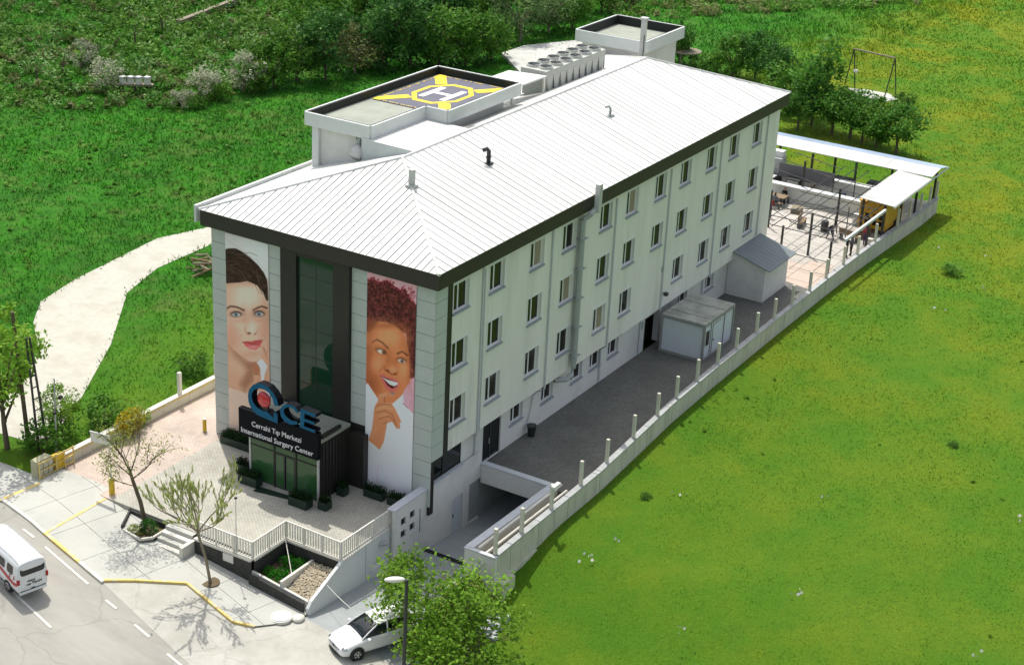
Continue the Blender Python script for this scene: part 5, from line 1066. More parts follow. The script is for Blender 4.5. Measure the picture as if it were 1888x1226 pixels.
# lamps and poles
def pole(loc,top,r0,r1,mat,name,label,cat): 
    o=thing(name,label,cat,loc); mb=MB(); mb.tube([loc,top],[r0,r1],8); mb.build('pole',mat,o); return o
t0=(-7.86,6.23,-1.07); o=pole((-9.45,5.05,-.0),(-9.42,5.05,3.1),.022,.016,steel_g,'pole_lamp','thin pole with a tiny black lamp at the terrace railing','lamp'); mb=MB(); mb.ball((-9.42,5.05,3.14),.09,.09,.06,8,6); mb.build('lamp_head',black_m,o)
o=pole((-7.3,19.4,0),(-7.1,19.4,4.6),.06,.035,steel_g,'camera_pole','grey pole with two small black cameras behind the folded gate','pole')
mb=MB(); mb.ball((-6.95,19.2,3.5),.16,.12,.12,8,6); mb.build('camera',black_m,o); mb=MB(); mb.tube([(-7.15,19.4,2.9),(-7.45,19.1,2.85)],.02); mb.ball((-7.5,19.1,2.8),.14,.1,.1,8,6); mb.build('camera',black_m,o)
lt=(-13.43,-7.76,5.20); lb=(lt[0]-.1,lt[1]-.0,-2.4); o=pole(lb,(lt[0],lt[1],5.2),.11,.075,steel,'street_lamp','grey street lamp post with white oval head at the bottom of the picture','street lamp')
lh=(-13.84,-7.26,5.20); dv=(Vector(lh)-Vector((lt[0],lt[1],5.2))); mb=MB(); ld=dv.normalized(); mid=Vector((lt[0],lt[1],5.22))+ld*.52
mb=MB(); 
for s_ in range(1): mb.ball((0,0,0),.46,.17,.12,14,8)
h=mb.build('lamp_head',metal_w,None,smooth=True,local=True); h.parent=o; h.location=mid-Vector(lb); h.rotation_euler=(0,0,math.atan2(ld.y,ld.x))
o=pole((-7.2,21.6,0),(-7.9,21.3,8.2),.13,.09,barkm,'wooden_pole','leaning brown wooden utility pole in the leaves at the left edge','utility pole')
LTt=thing('lattice_pole','dark double pole with ladder rungs beside the wooden pole','utility pole',(-7.4,20.3,0))
for dx,dy in ((0,0),(.45,-.25)):
    mb=MB(); mb.tube([(-7.6+dx,20.4+dy,0),(-7.95+dx*.35,20.35+dy*.3,7.0)],[.07,.06],6); mb.build('leg',steel,LTt)
for k in range(9): z=.6+k*.68; mb=MB(); t=z/7; mb.tube([(-7.6-.35*t,20.4-.05*t,z),(-7.15-.64*t+.0,20.15+.12*t,z+.1)],.035,5); mb.build('rung',steel,LTt)
# cables across the ramp
def cable(p,q,sag,r,mat,label):
    pts=[Vector(p).lerp(Vector(q),i/12)-Vector((0,0,sag*4*(i/12)*(1-i/12))) for i in range(13)]; mb=MB(); mb.tube(pts,r,5); tag(mb.build('cable',mat),label,'cable')
cable((-3.05,-5.0,.0),(-9.0,-5.6,1.2),.3,.022,metal_w,'pale cable slung from the ramp pier into the tree')
cable((-6.9,4.05,.1),(-8.6,2.28,-.6),.0,.02,metal_w,'thin pale cable lying over the green bed')
cable((-8.2,.44,-.7),(-9.3,-1.8,-.6),.05,.015,metal_w,'thin pale cable from the ramp wall to the parked car')
# bin by the side wall, door mat cloth
BN=thing('litter_bin','black litter bin under the downpipe by the side wall','bin',(10.3,-.05,0)); mb=MB(); mb.cyl((10.35,.0),.2,0,.62,12,.27); mb.build('body',black_m,BN); mb=MB(); mb.cyl((10.35,.0),.29,.621,.68,12); mb.build('rim',steel,BN)
# portable cabin
CB=thing('portable_cabin','grey white portable cabin with stained three-part roof by the side wall','cabin',(27.9,-1.9,0))
cbx0,cbx1,cby0,cby1,ch=25.6,30.1,-3.45,-.35,2.5
mb=MB(); mb.box(cbx0+.08,cbx1-.08,cby0+.08,cby1-.08,.08,ch-.1); mb.build('body',cabin_m,CB)
for x in (cbx0,cbx1-.14): 
    for y in (cby0,cby1-.14): mb=MB(); mb.box(x,x+.14,y,y+.14,0,ch); mb.build('corner_post',cabin_f,CB)
for y in (cby0,cby1-.12):
    for z in (0,ch-.16): mb=MB(); mb.box(cbx0+.14,cbx1-.14,y,y+.12,z,z+.16); mb.build('frame_beam',cabin_f,CB)
for x in (cbx0,cbx1-.12):
    for z in (0,ch-.16): mb=MB(); mb.box(x,x+.12,cby0+.14,cby1-.14,z,z+.16); mb.build('frame_beam',cabin_f,CB)
for a,b in ((25.62,26.62),(26.7,28.6),(28.68,30.08)): mb=MB(); mb.box(a,b,cby0+.02,cby1-.02,ch+.0,ch+.07); mb.build('roof_panel',cabin_r,CB)
mb=MB(); mb.box(26.66,26.71,cby0+.03,cby0+.078,.16,ch-.16); mb.build('joint_strip',cabin_f,CB)
mb=MB(); mb.box(28.62,28.69,cby0+.03,cby0+.078,.16,ch-.16); mb.build('joint_strip',cabin_f,CB)
mb=MB(); mb.box(25.85,26.4,cby0+.02,cby0+.079,.95,2.05); w_=mb.build('window',frame_w,CB)
for a,b in ((25.9,26.1),(26.15,26.35)): mb=MB(); mb.box(a,b,cby0+.005,cby0+.019,1.0,2.0); mb.build('pane',pane_m,w_)
mb=MB(); mb.box(27.0,28.2,cby0+.04,cby0+.079,.16,2.1); d=mb.build('door',cabin_m,CB); mb=MB(); mb.box(27.05,27.1,cby0,cby0+.039,1.0,1.15); mb.build('handle',steel,d); mb=MB(); mb.box(26.97,28.23,cby0+.05,cby0+.0785,2.1,2.14); mb.box(26.96,26.99,cby0+.05,cby0+.0785,.16,2.1); mb.build('door_frame',cabin_f,CB)
# shed
SH=thing('lean_to_shed','white lean-to shed with slate grey sheet roof against the side wall','shed',(39.5,-1.1,0))
mb=MB(); sx0,sx1,sy0,sy1=37.3,41.4,-2.4,.38
v=[(sx0,sy0,0),(sx1,sy0,0),(sx1,sy1,0),(sx0,sy1,0),(sx0,sy0,2.5),(sx1,sy0,2.5),(sx1,sy1,3.3),(sx0,sy1,3.3)]; mb.add(v,[(0,3,2,1),(4,5,6,7),(0,1,5,4),(1,2,6,5),(2,3,7,6),(3,0,4,7)]); mb.build('wall',grey_wall,SH)
for i in range(9):
    xa=sx0-.3+i*.52; mb=MB(); skewbox(mb,[(xa+.01,sy0-.45,2.42),(xa+.51,sy0-.45,2.42),(xa+.51,sy1-.0,3.36),(xa+.01,sy1-.0,3.36)],.06); mb.build('roof_sheet',slateroof,SH)
mb=MB(); mb.box(39.0,39.8,-.5,-.1,3.28,3.33); 
# ---------------------------------------------------------------- rear plaza: canopy, pergola, low walls, yellow container
CA=thing('plaza_canopy','L-shaped white sheet canopy on dark posts around the far corner of the plaza','canopy',(64,1,0))
cv=[(54.2,-5.45),(67.2,-5.45),(67.4,12.5),(63.2,12.5),(63.1,-2.6),(54.6,-2.6)]
for a,b in zip(range(0,12),range(1,13)):
    x0,x1=54.4+a*.72,54.4+b*.72; mb=MB(); skewbox(mb,[(x0+.01,-5.4,2.95),(x1-.01,-5.4,2.95),(x1-.01,-2.6,3.1),(x0+.01,-2.6,3.1)],.05); mb.build('roof_sheet',metal_l,CA)
for i in range(9):
    y0=-5.4+i*2.0; mb=MB(); skewbox(mb,[(63.06,y0+.01,3.1),(65.2,y0+.01,3.28),(65.2,y0+1.99,3.28),(63.06,y0+1.99,3.1)],.05); mb.build('roof_sheet',metal_l,CA); mb=MB(); skewbox(mb,[(65.21,y0+.01,3.29),(67.3,y0+.01,2.9),(67.3,y0+1.99,2.9),(65.21,y0+1.99,3.29)],.05); mb.build('roof_sheet',M('bluish_roof_sheet',(.40,.50,.64),.3,.08,1,metal=.3) if i==0 else bpy.data.materials['bluish_roof_sheet'],CA)
for x,y in ((54.7,-4.6),(58.2,-4.75),(61.6,-4.8),(65.9,-4.9),(54.9,-2.8),(60,-2.8),(63.3,-2.8),(63.3,1.0),(63.3,4.8),(63.3,8.6),(66.6,-1),(66.6,4),(66.6,9)): mb=MB(); mb.box(x-.08,x+.08,y-.08,y+.08,.0,2.95); mb.build('post',steel,CA)
mb=MB(); mb.box(46.0,54.4,-4.85,-4.68,2.5,2.7); mb.build('eave_beam',par_white,CA)
mb=MB(); mb.box(54.4,67.2,-5.44,-5.36,2.83,2.94); mb.build('eave_trim',par_white,CA)
PG=thing('pergola_frame','open dark steel pergola frame without a roof over the plaza','pergola',(52,0,0))
def bar(p,q,r=.045,n='beam'): mb=MB(); mb.tube([p,q],r,4); mb.build(n,steel,PG)
for x,y,h in ((48.2,-1.3,3.3),(48.3,.9,1.8),(45.6,-3.92,2.45),(55.9,-.5,3.0),(59.3,3.9,3.5),(52.1,-4.35,2.6),(52.1,3.6,3.0)): mb=MB(); mb.box(x-.07,x+.07,y-.07,y+.07,0,h); mb.build('post',steel,PG)
for y in (-4.2,-3.1,-2.0,-.4,.7,1.6): bar((45.4,y,2.6),(62.5 if y>-3 else 56,y,2.75))
for x in (45.5,47.4,49.6,51.8,54.0,56.5,59.0): bar((x,-4.3,2.62),(x,2.0,2.72),.035)
bar((45.4,-3.9,.9),(45.5,2.2,.9),.03); bar((48.3,-1.3,1.6),(52.1,3.6,1.6),.03); [bar((x,-4.2,1.35),(x+1.2,1.4,1.35),.03) for x in (49.5,52.6,54.8)]; [bar((48.2,y,2.0),(55.9,y+.3,2.1),.03) for y in (-3.4,-1.2,.4)]; [bar((x,-2.3,0),(x,-2.3,2.65),.04,'post') for x in (50.4,53.2)]; [bar((59.4,y,0),(59.4,y,2.7),.05,'post') for y in (-.4,1.4)]; bar((52.1,3.6,1.4),(55.9,-.5,1.4),.03); bar((55.9,-.5,1.0),(55.9,-2.2,1.0),.03)
for x in (56.5,59,61.5): bar((x,1.6,2.75),(x+1,6,3.0),.035)
for k,(x0,y0,y1,z0,z1,lb) in enumerate(((58.9,-2.2,6.8,.0,1.25,'long white parapet wall crossing the plaza, nearest to the building'),(62.0,-1.8,6.8,.0,1.5,'second long white parapet wall, under the far canopy'))):
    o=thing('parapet_wall',lb,'wall',(x0,2,0)); mb=MB(); mb.box(x0,x0+.25,y0,y1,z0,z1); mb.build('wall',par_white,o); mb=MB(); mb.box(x0-.25,x0+.45,y0,y1,z1+.002,z1+.1); mb.build('coping',par_white,o)
o=thing('kiosk','grey open kiosk with a dark counter beside the end wall','kiosk',(62.5,8.4,0)); mb=MB(); mb.box(60.5,62.9,6.9,12,0,1.1); mb.build('counter',steel,o); mb=MB(); mb.box(61.8,62.9,6.9,12,1.1,2.4); mb.build('back_panel',steel_g,o); mb=MB(); mb.box(60.2,61.2,6.9,12,1.102,1.2); mb.build('counter_top',metal_l,o); mb=MB(); mb.box(62.2,62.9,7.0,9.6,2.41,2.9); mb.build('awning_box',par_white,o)
rr=random.Random(5)
for k,(x,y,s) in enumerate(((57.5,-2.2,.6),(60.6,-2.3,.5),(53.5,-4.2,.45),(58.0,-4.3,.8))): 
    mb=MB(); mb.box(x-s/2,x+s/2,y-s/2,y+s/2,0,s); tag(mb.build('storage_crate',(steel_g,cap_m,metal_w,steel)[k],bevel=.02),('grey crate in front of the yellow container','pale crate at the end of the parapet wall','white crate by the fence post near the container','dark crate under the canopy behind the container')[k],'crate')
YC_=thing('yellow_container','yellow metal site container raised on legs under the end of the canopy','container',(57,-3.2,0))
yx0,yx1,yy0,yy1,yz0,yz1=55.7,59.5,-4.5,-2.3,.45,2.5
mb=MB(); mb.box(yx0,yx1,yy0,yy1,yz0,yz1); mb.build('body',yel_c,YC_)
for y in (yy0,-3.4,yy1-.08): mb=MB(); mb.box(yx0-.05,yx0-.002,y,y+.08,yz0,yz1); mb.build('rib',yel_c,YC_)
for a,b in ((-4.2,-3.9),(-3.75,-3.45),(-3.1,-2.8)):
    for z in (.75,1.25): mb=MB(); mb.box(yx0-.02,yx0-.003,a,b,z,z+.38); mb.build('window',pane_m,YC_)
mb=MB(); mb.box(yx0-.1,yx1,yy0-.1,yy1+.1,yz1+.003,yz1+.08); mb.build('roof',yel_c,YC_)
for x in (yx0+.1,yx1-.2):
    for y in (yy0+.1,yy1-.2): mb=MB(); mb.box(x,x+.1,y,y+.1,0,yz0-.002); mb.build('leg',steel,YC_)
for k,(x,y,rz_,lb) in enumerate(((54.0,1.6,.2,'dark bench in front of the parapet wall on the plaza'),(53.2,-2.6,1.4,'dark bench between the pergola posts and the yellow container'),(61.2,3.6,0,'dark bench under the far canopy'))):
    o=thing('garden_bench',lb,'bench',(x,y,0),rz_); mb=MB(); mb.box(-.8,.8,-.22,.22,.42,.48); mb.build('seat',wood,o,local=True); mb=MB(); mb.box(-.8,.8,.2,.25,.55,.9); mb.build('backrest',wood,o,local=True)
    for sx_ in (-.7,.65): mb=MB(); mb.box(sx_,sx_+.06,-.2,.24,0,.42); mb.build('leg',steel,o,local=True)
for k,(x,y,n_,lb) in enumerate(((54.6,-3.2,5,'stack of grey pallets left of the yellow container'),(56.8,3.2,3,'low stack of pallets behind the picnic table'),(60.3,-1.2,6,'tall stack of pallets at the end of the first parapet wall'))):
    o=thing('pallet_stack',lb,'pallets',(x,y,0),.2*k)
    for i in range(n_): mb=MB(); mb.box(-.55,.55,-.4,.4,i*.15,i*.15+.11); mb.build('pallet',(wood,barkp,steel_g)[k],o,local=True)
for k,(x,y,lb) in enumerate(((53.9,-.3,'dark drum beside the middle pergola post'),(61.3,1.2,'dark drum between the two parapet walls'),(57.0,-1.7,'pale drum at the corner of the yellow container'))):
    mb=MB(); mb.cyl((x,y),.3,0,.85,12); mb.cyl((x,y),.27,.85,.88,12); tag(mb.build('oil_drum',(steel,cl_blue,cap_m)[k]),lb,'drum')
for k,(x,y,a_,b_,h_,lb) in enumerate(((63.9,-.6,.9,1.2,1.5,'tall dark machine box under the far canopy next to the corner'),(64.2,2.2,.8,1.6,1.2,'dark machine box under the middle of the far canopy'),(61.0,5.3,.7,1.2,1.3,'dark cabinet between the two parapet walls'),(59.9,-2.9,.6,.9,1.7,'dark cabinet beside the yellow container'))):
    o=thing('machine_box',lb,'machine',(x,y,0)); mb=MB(); mb.box(-a_/2,a_/2,-b_/2,b_/2,.08,h_); mb.build('cabinet',cl_grey if k%2 else steel,o,local=True,bevel=.02)
    mb=MB(); mb.box(-a_/2-.02,-a_/2-.003,-b_/2+.1,b_/2-.1,h_*.45,h_-.12); mb.build('door_panel',steel_g,o,local=True); mb=MB(); mb.box(-a_/2+.05,a_/2-.05,-b_/2+.05,b_/2-.05,0,.078); mb.build('base',black_m,o,local=True)
mb=MB(); mb.box(61.3,61.34,2.0,6.85,1.1,2.3); tag(mb.build('dark_tarp',cl_grey),'dark tarp hanging under the far canopy','tarp')
# picnic table with seated people further back
TB=thing('picnic_table','dark picnic table with a bench under the parapet wall','table',(57.6,5.3,0))
mb=MB(); mb.box(57.1,58.1,4.5,6.2,.70,.76); mb.build('tabletop',wood,TB)
for x,y in ((57.2,4.7),(57.9,4.7),(57.2,6.0),(57.9,6.0)): mb=MB(); mb.box(x,x+.08,y,y+.08,0,.7); mb.build('leg',steel,TB)
for x in (56.5,58.35): mb=MB(); mb.box(x,x+.28,4.5,6.2,.42,.47); mb.build('bench',wood,TB); mb=MB(); mb.box(x+.08,x+.2,4.6,4.7,0,.42); mb.box(x+.08,x+.2,6.0,6.1,0,.42); mb.build('bench_leg',steel,TB)
# ---------------------------------------------------------------- people
def person(loc,rotz,label,pose,top,bottom,hair_=hairm):
    if pose=='stand':
        V=[(0,0,.95),(0,0,1.15),(0,0,1.38),(0,.01,1.48),(0,.03,1.60),(0,.02,1.70), (.09,0,.88),(.10,.02,.48),(.10,-.02,.08),(.10,.10,.03), (-.09,0,.88),(-.10,.04,.48),(-.11,.02,.08),(-.11,.14,.03), (.17,0,1.38),(.23,-.02,1.12),(.24,.06,.88),(.24,.09,.80), (-.17,0,1.38),(-.23,-.02,1.12),(-.23,.08,.90),(-.23,.11,.82)]
    elif pose=='bend':
        V=[(0,0,.92),(0,.18,1.05),(0,.42,1.14),(0,.52,1.14),(0,.62,1.10),(0,.68,1.06), (.10,-.02,.86),(.14,.05,.46),(.16,-.12,.08),(.16,.0,.03), (-.10,-.02,.86),(-.18,.10,.46),(-.24,.22,.08),(-.24,.34,.03), (.17,.40,1.10),(.22,.46,.84),(.18,.60,.62),(.17,.64,.55), (-.17,.40,1.10),(-.22,.46,.84),(-.16,.58,.60),(-.15,.62,.53)]
    else:
        V=[(0,0,.50),(0,0,.72),(0,.03,.95),(0,.05,1.05),(0,.08,1.17),(0,.08,1.27), (.10,.04,.50),(.12,.42,.50),(.12,.42,.10),(.12,.52,.04), (-.10,.04,.50),(-.12,.42,.50),(-.12,.40,.10),(-.12,.50,.04), (.17,.02,.95),(.22,.10,.74),(.18,.34,.76),(.16,.42,.78), (-.17,.02,.95),(-.22,.10,.74),(-.14,.34,.78),(-.12,.42,.80)]
    E=[(0,1),(1,2),(2,3),(3,4),(4,5),(0,6),(6,7),(7,8),(8,9),(0,10),(10,11),(11,12),(12,13),(2,14),(14,15),(15,16),(16,17),(2,18),(18,19),(19,20),(20,21)]
    R_=[(.16,.12),(.14,.11),(.17,.11),.055,.10,.085, .10,.07,.045,.045, .10,.07,.045,.045, .065,.05,.04,.035, .065,.05,.04,.035]
    hd=Vector(V[4]); hp=[Vector(V[17]),Vector(V[21])]; hips=Vector(V[0])
    legs=[Vector(V[k]) for k in (6,7,8,10,11,12)]
    def assign(c):
        if (c-hd).length<.15 or (c-Vector(V[5])).length<.12: return 3 if (c.z>hd.z+.03 or c.y<hd.y-.02) else 0
        if min((c-h).length for h in hp)<.07: return 0
        if c.z<.07: return 3
        dl=min((c-l).length for l in legs); db=min((c-Vector(V[k])).length for k in (1,2,15,19,14,18))
        return 2 if dl<db or c.z<hips.z-.03 and pose!='sit' else 1
    return tag(skin_figure('person',V,E,R_,[skinm,top,bottom,hair_],assign,loc,rotz),label,'person')
rt=lambda d: math.radians(d)
person((49.6,-3.75,0),rt(200),'person in black standing by the fence post nearest the shed','stand',cl_black,cl_black)
person((50.2,-3.9,0),rt(40),'person in grey half hidden behind the fence post','stand',cl_grey,cl_black)
person((52.9,-3.95,0),rt(250),'person in purple trousers standing at the fence below the canopy beam','stand',cl_red,cl_purple)
person((52.6,-1.2,0),rt(160),'person in dark blue bending over in the middle of the plaza','bend',cl_black,cl_blue)
person((54.2,4.45,0),rt(120),'person in red top and dark trousers standing beside the picnic table','stand',cl_red,cl_blue)
person((58.5,5.0,0),rt(90),'seated person in black on the far bench of the picnic table','sit',cl_black,cl_black)
person((56.65,5.1,0),rt(-90),'seated person in grey on the near bench of the picnic table','sit',cl_grey,cl_blue)
o=thing('waste_drum','grey blue drum standing at the far end wall of the building','drum',(43.6,1.0,0)); mb=MB(); mb.cyl((43.6,1.0),.38,0,.95,16); mb.build('drum',sill_m,o); mb=MB(); mb.cyl((43.6,1.0),.4,.951,1.02,16,.3); mb.build('lid',steel_g,o)
# ---------------------------------------------------------------- vehicles
def loft(sections,mi=0):
    mb=MB(); n=len(sections[0]); mb.v=[tuple(p) for s in sections for p in s]
    for i in range(len(sections)-1):
        for k in range(n): mb.f.append((i*n+k,i*n+(k+1)%n,(i+1)*n+(k+1)%n,(i+1)*n+k)); mb.mi.append(mi)
    mb.f.append(tuple(range(n-1,-1,-1))); mb.f.append(tuple((len(sections)-1)*n+k for k in range(n))); mb.mi+=[mi,mi]; return mb
def wheel(parent,x,y,r,wd):
    s=1 if y>0 else -1
    mb=MB(); mb.tube([(x,y-wd/2,r),(x,y-wd*.35,r),(x,y+wd*.35,r),(x,y+wd/2,r)],[r*.9,r,r,r*.9],24); w_=mb.build('wheel',rubber,parent,local=True,smooth=True)
    mb=MB(); yo=y+s*(wd/2-.02); mb.tube([(x,yo,r),(x,yo+s*.035,r)],[r*.64,r*.58],20); mb.build('rim',rim_m,w_,local=True)
    mb=MB()
    for k in range(5):
        a=2*PI*k/5; mb.box(0,0,0,0,0,0) if False else None
        c,s2=math.cos(a),math.sin(a); mb.add([(x+c*.06-s2*.03,yo+s*.04,r+s2*.06+c*.03),(x+c*.06+s2*.03,yo+s*.04,r+s2*.06-c*.03),(x+c*r*.56+s2*.05,yo+s*.04,r+s2*r*.56-c*.05),(x+c*r*.56-s2*.05,yo+s*.04,r+s2*r*.56+c*.05)],[(0,1,2,3)])
    mb.build('hub_holes',black_m,w_,local=True)
# white hatchback
hc=(-.90,.43); hang=math.atan2(hc[1],hc[0]); fc=(-11.11,-2.95,-2.12); 
CARC=(-9.2,-3.05); CAR=thing('parked_car','white hatchback parked on the ramp foot under the leafy tree','car',(CARC[0],CARC[1],rz(CARC[0],CARC[1])+.0),hang)
def csec(x,w,zb,zs,zt,wt):   # closed ring: bottom, sides, shoulder, top
    return [(x,-w*.86,zb),(x,-w,zb+.14),(x,-w*1.0,zs-.1),(x,-w*.97,zs),(x,-wt,zt),(x,-wt*.5,zt+.03),(x,wt*.5,zt+.03),(x,wt,zt),(x,w*.97,zs),(x,w*1.0,zs-.1),(x,w,zb+.14),(x,w*.86,zb)]
S_=[csec(2.08,.60,.30,.55,.60,.50),csec(2.0,.78,.22,.62,.70,.66),csec(1.7,.86,.18,.72,.83,.74),csec(1.1,.89,.18,.84,.95,.76),csec(.75,.89,.18,.90,1.0,.76),csec(0,.90,.18,.92,1.0,.76),csec(-1,.90,.18,.94,1.02,.76),csec(-1.7,.88,.18,.94,1.02,.74),csec(-1.98,.82,.24,.92,1.0,.68),csec(-2.06,.66,.32,.80,.92,.6)]
body=loft(S_); bo=body.build('body',car_w,CAR,local=True,smooth=True,subsurf=2)
def gsec(x,w,z0,z1,wt): return [(x,-w,z0),(x,-wt,z1),(x,-wt*.5,z1+.02),(x,wt*.5,z1+.02),(x,wt,z1),(x,w,z0)]
G_=[gsec(.98,.76,.93,.95,.74),gsec(.62,.78,.93,1.17,.68),gsec(.15,.79,.95,1.40,.61),gsec(-.6,.79,.97,1.46,.60),gsec(-1.5,.77,.97,1.42,.58),gsec(-1.95,.72,.95,1.05,.62)]
go=loft(G_).build('windows',dark_glass,CAR,local=True,smooth=True)
mb=MB(); mb.add([(.12,-.60,1.41),(.12,.60,1.41),(-.6,.60,1.475),(-.6,-.60,1.475),(-1.55,.57,1.435),(-1.55,-.57,1.435),(.12,-.60,1.44),(.12,.60,1.44),(-.6,.60,1.51),(-.6,-.60,1.51),(-1.55,.57,1.465),(-1.55,-.57,1.465)],[(6,9,8,7),(9,11,10,8),(0,6,7,1),(1,7,8,2),(2,8,10,4),(4,10,11,5),(5,11,9,3),(3,9,6,0)]); mb.build('roof',car_w,CAR,local=True)
for s in (-1,1):
    mb=MB(); mb.tube([(.98,s*.755,.96),(.62,s*.70,1.19),(.14,s*.62,1.43)],.035,5); mb.build('windscreen_pillar',car_w,CAR,local=True)
    mb=MB(); mb.tube([(-.35,s*.79,.97),(-.4,s*.62,1.46)],.045,5); mb.build('door_pillar',car_w,CAR,local=True)
    mb=MB(); mb.tube([(-1.3,s*.78,.97),(-1.45,s*.6,1.44)],.07,5); mb.build('rear_pillar',car_w,CAR,local=True)
    mb=MB(); mb.ball((.72,s*.98,1.0),.09,.12,.07,10,6); mb.build('wing_mirror',car_w,CAR,local=True,smooth=True)
    mb=MB(); mb.ball((1.80,s*.66,.66),.22,.15,.085,12,8); hl=mb.build('headlight',lamp_clear,CAR,local=True,smooth=True); mb=MB(); mb.ball((1.92,s*.66,.68),.08,.07,.06,10,6); mb.build('lamp_core',black_m,hl,local=True)
    mb=MB(); mb.box(.4,.9,s*.885,s*.90,.35,.355); 
    for wx in (1.30,-1.28): 
        mb=MB(); mb.tube([(wx,s*.80,.33),(wx,s*.905,.33)],.38,20); mb.build('wheel_arch',black_m,CAR,local=True); wheel(CAR,wx,s*.82,.31,.2)
mb=MB(); mb.tube([(2.04,-.5,.59),(2.09,0,.60),(2.04,.5,.59)],.028,5); mb.build('grille',black_m,CAR,local=True)
mb=MB(); mb.tube([(1.98,-.58,.30),(2.08,-.3,.29),(2.10,0,.29),(2.08,.3,.29),(1.98,.58,.30)],.05,6); mb.build('lower_intake',black_m,CAR,local=True)
mb=MB(); mb.box(2.085,2.10,-.25,.25,.40,.50); mb.build('number_plate',metal_w,CAR,local=True)
mb=MB(); mb.tube([(.99,-.7,.955),(1.04,0,.975),(.99,.7,.955)],.022,5); mb.build('wiper_cowl',black_m,CAR,local=True)
mb=MB(); mb.tube([(2.07,0,.52),(2.09,0,.68)],.022,5); mb.build('badge',steel,CAR,local=True)
# white minibus
vang=math.atan2(.966,.26); VAN=thing('minibus','white minibus with red side stripe and dark rear window, cut off at the left edge','minibus',(0,0,0),vang)
rc=Vector((-17.35,10.75)); vd=Vector((.26,.966)).normalized(); vc=rc+vd*2.5; VAN.location=(vc.x,vc.y,sz(vc.y)); VAN.rotation_euler=(0,math.radians(-3.2),vang)
def vsec(x,w,zb,zt,wt,r=.2): return [(x,-w*.9,zb),(x,-w,zb+.2),(x,-w*1.01,zb+.75),(x,-wt-.03,zt-.22),(x,-wt+.07,zt-.04),(x,-wt*.45,zt+.02),(x,wt*.45,zt+.02),(x,wt-.07,zt-.04),(x,wt+.03,zt-.22),(x,w*1.01,zb+.75),(x,w,zb+.2),(x,w*.9,zb)]
hw=.80
VS=[vsec(-2.5,hw*.93,.32,1.86,hw*.80),vsec(-2.47,hw*.97,.25,1.95,hw*.85),vsec(-2.38,hw,.24,1.98,hw*.87),vsec(-1.4,hw,.24,2.0,hw*.88),vsec(.5,hw,.24,2.0,hw*.88),vsec(1.3,hw,.24,1.96,hw*.86),vsec(1.9,hw,.24,1.3,hw*.86),vsec(2.4,hw*.95,.26,1.05,hw*.82),vsec(2.55,hw*.8,.32,.9,hw*.7)]
loft(VS).build('body',car_w,VAN,local=True,smooth=True,subsurf=1)
def rrect(cx,cy,w,h,r,n=5):
    out=[]
    for (sx_,sy_,a0) in ((1,1,0),(-1,1,90),(-1,-1,180),(1,-1,270)):
        for k in range(n+1): a=math.radians(a0+90*k/n); out.append((cx+sx_*(w/2-r)+r*math.cos(a),cy+sy_*(h/2-r)+r*math.sin(a)))
    return out
P_=rrect(0,1.50,1.26,.46,.16); mb=MB(); 
xf=lambda z:-2.505+max(0,(z-1.25))*.10
n=len(P_); mb.add([(xf(z)-.02,y,z) for y,z in P_]+[(xf(z)+.06,y,z) for y,z in P_],[tuple(range(n-1,-1,-1)),tuple(range(n,2*n))]+[(i,(i+1)%n,n+(i+1)%n,n+i) for i in range(n)]); mb.build('rear_window',dark_glass,VAN,local=True)
for s in (-1,1):
    mb=MB(); mb.box(-2.53,-2.40,s*(hw-.13),s*(hw+.0),.85,1.12); mb.build('tail_light',lamp_red,VAN,local=True,bevel=.02)
    for a,b in ((-2.05,-1.5),(-1.3,-.3),(-.15,.9)):
        Q_=rrect((a+b)/2,1.42,b-a,.46,.12); n=len(Q_); yy=lambda z:s*(hw*1.005-(max(0,z-.99))*.115)
        f=[tuple(range(n)),tuple(range(2*n-1,n-1,-1))]+[(i,n+i,n+(i+1)%n,(i+1)%n) for i in range(n)]
        mb=MB(); mb.add([(x,yy(z)+s*.012,z) for x,z in Q_]+[(x,yy(z)-s*.04,z) for x,z in Q_],f if s<0 else [t_[::-1] for t_ in f]); mb.build('side_window',dark_glass,VAN,local=True)
    pts=[(-2.42,.84),(-2.42,.98),(-2.1,.95),(-1.6,1.05),(-1.0,1.18),(-.2,1.2),(-.2,1.05),(-1.0,1.0),(-1.6,.84),(-2.1,.78)]; n=len(pts); f=[tuple(range(n)),tuple(range(2*n-1,n-1,-1))]+[(i,n+i,n+(i+1)%n,(i+1)%n) for i in range(n)]
    mb=MB(); mb.add([(x,s*(hw*1.012),z-.08) for x,z in pts]+[(x,s*(hw-.03),z-.08) for x,z in pts],f if s<0 else [t_[::-1] for t_ in f]); mb.build('red_stripe',red_p,VAN,local=True)
    for wx in (-1.55,1.55): wheel(VAN,wx,s*(hw-.08),.33,.2)
    mb=MB(); mb.tube([(-2.3,s*.60,2.0),(.9,s*.60,2.02)],.018,5); mb.build('roof_rail',steel_g,VAN,local=True)
for k in range(5): mb=MB(); x=-2.0+k*.62; mb.box(x,x+.04,-.5,.5,2.0,2.012); mb.build('roof_rib',car_w,VAN,local=True)
mb=MB(); mb.box(-2.53,-2.45,-.70,.70,.26,.40); mb.build('rear_bumper',car_w,VAN,local=True,bevel=.02)
mb=MB(); mb.box(-2.515,-2.45,-.66,.66,.425,.437); mb.box(-2.53,-2.5,-.09,.09,.46,.49); mb.build('tailgate_seam',black_m,VAN,local=True)
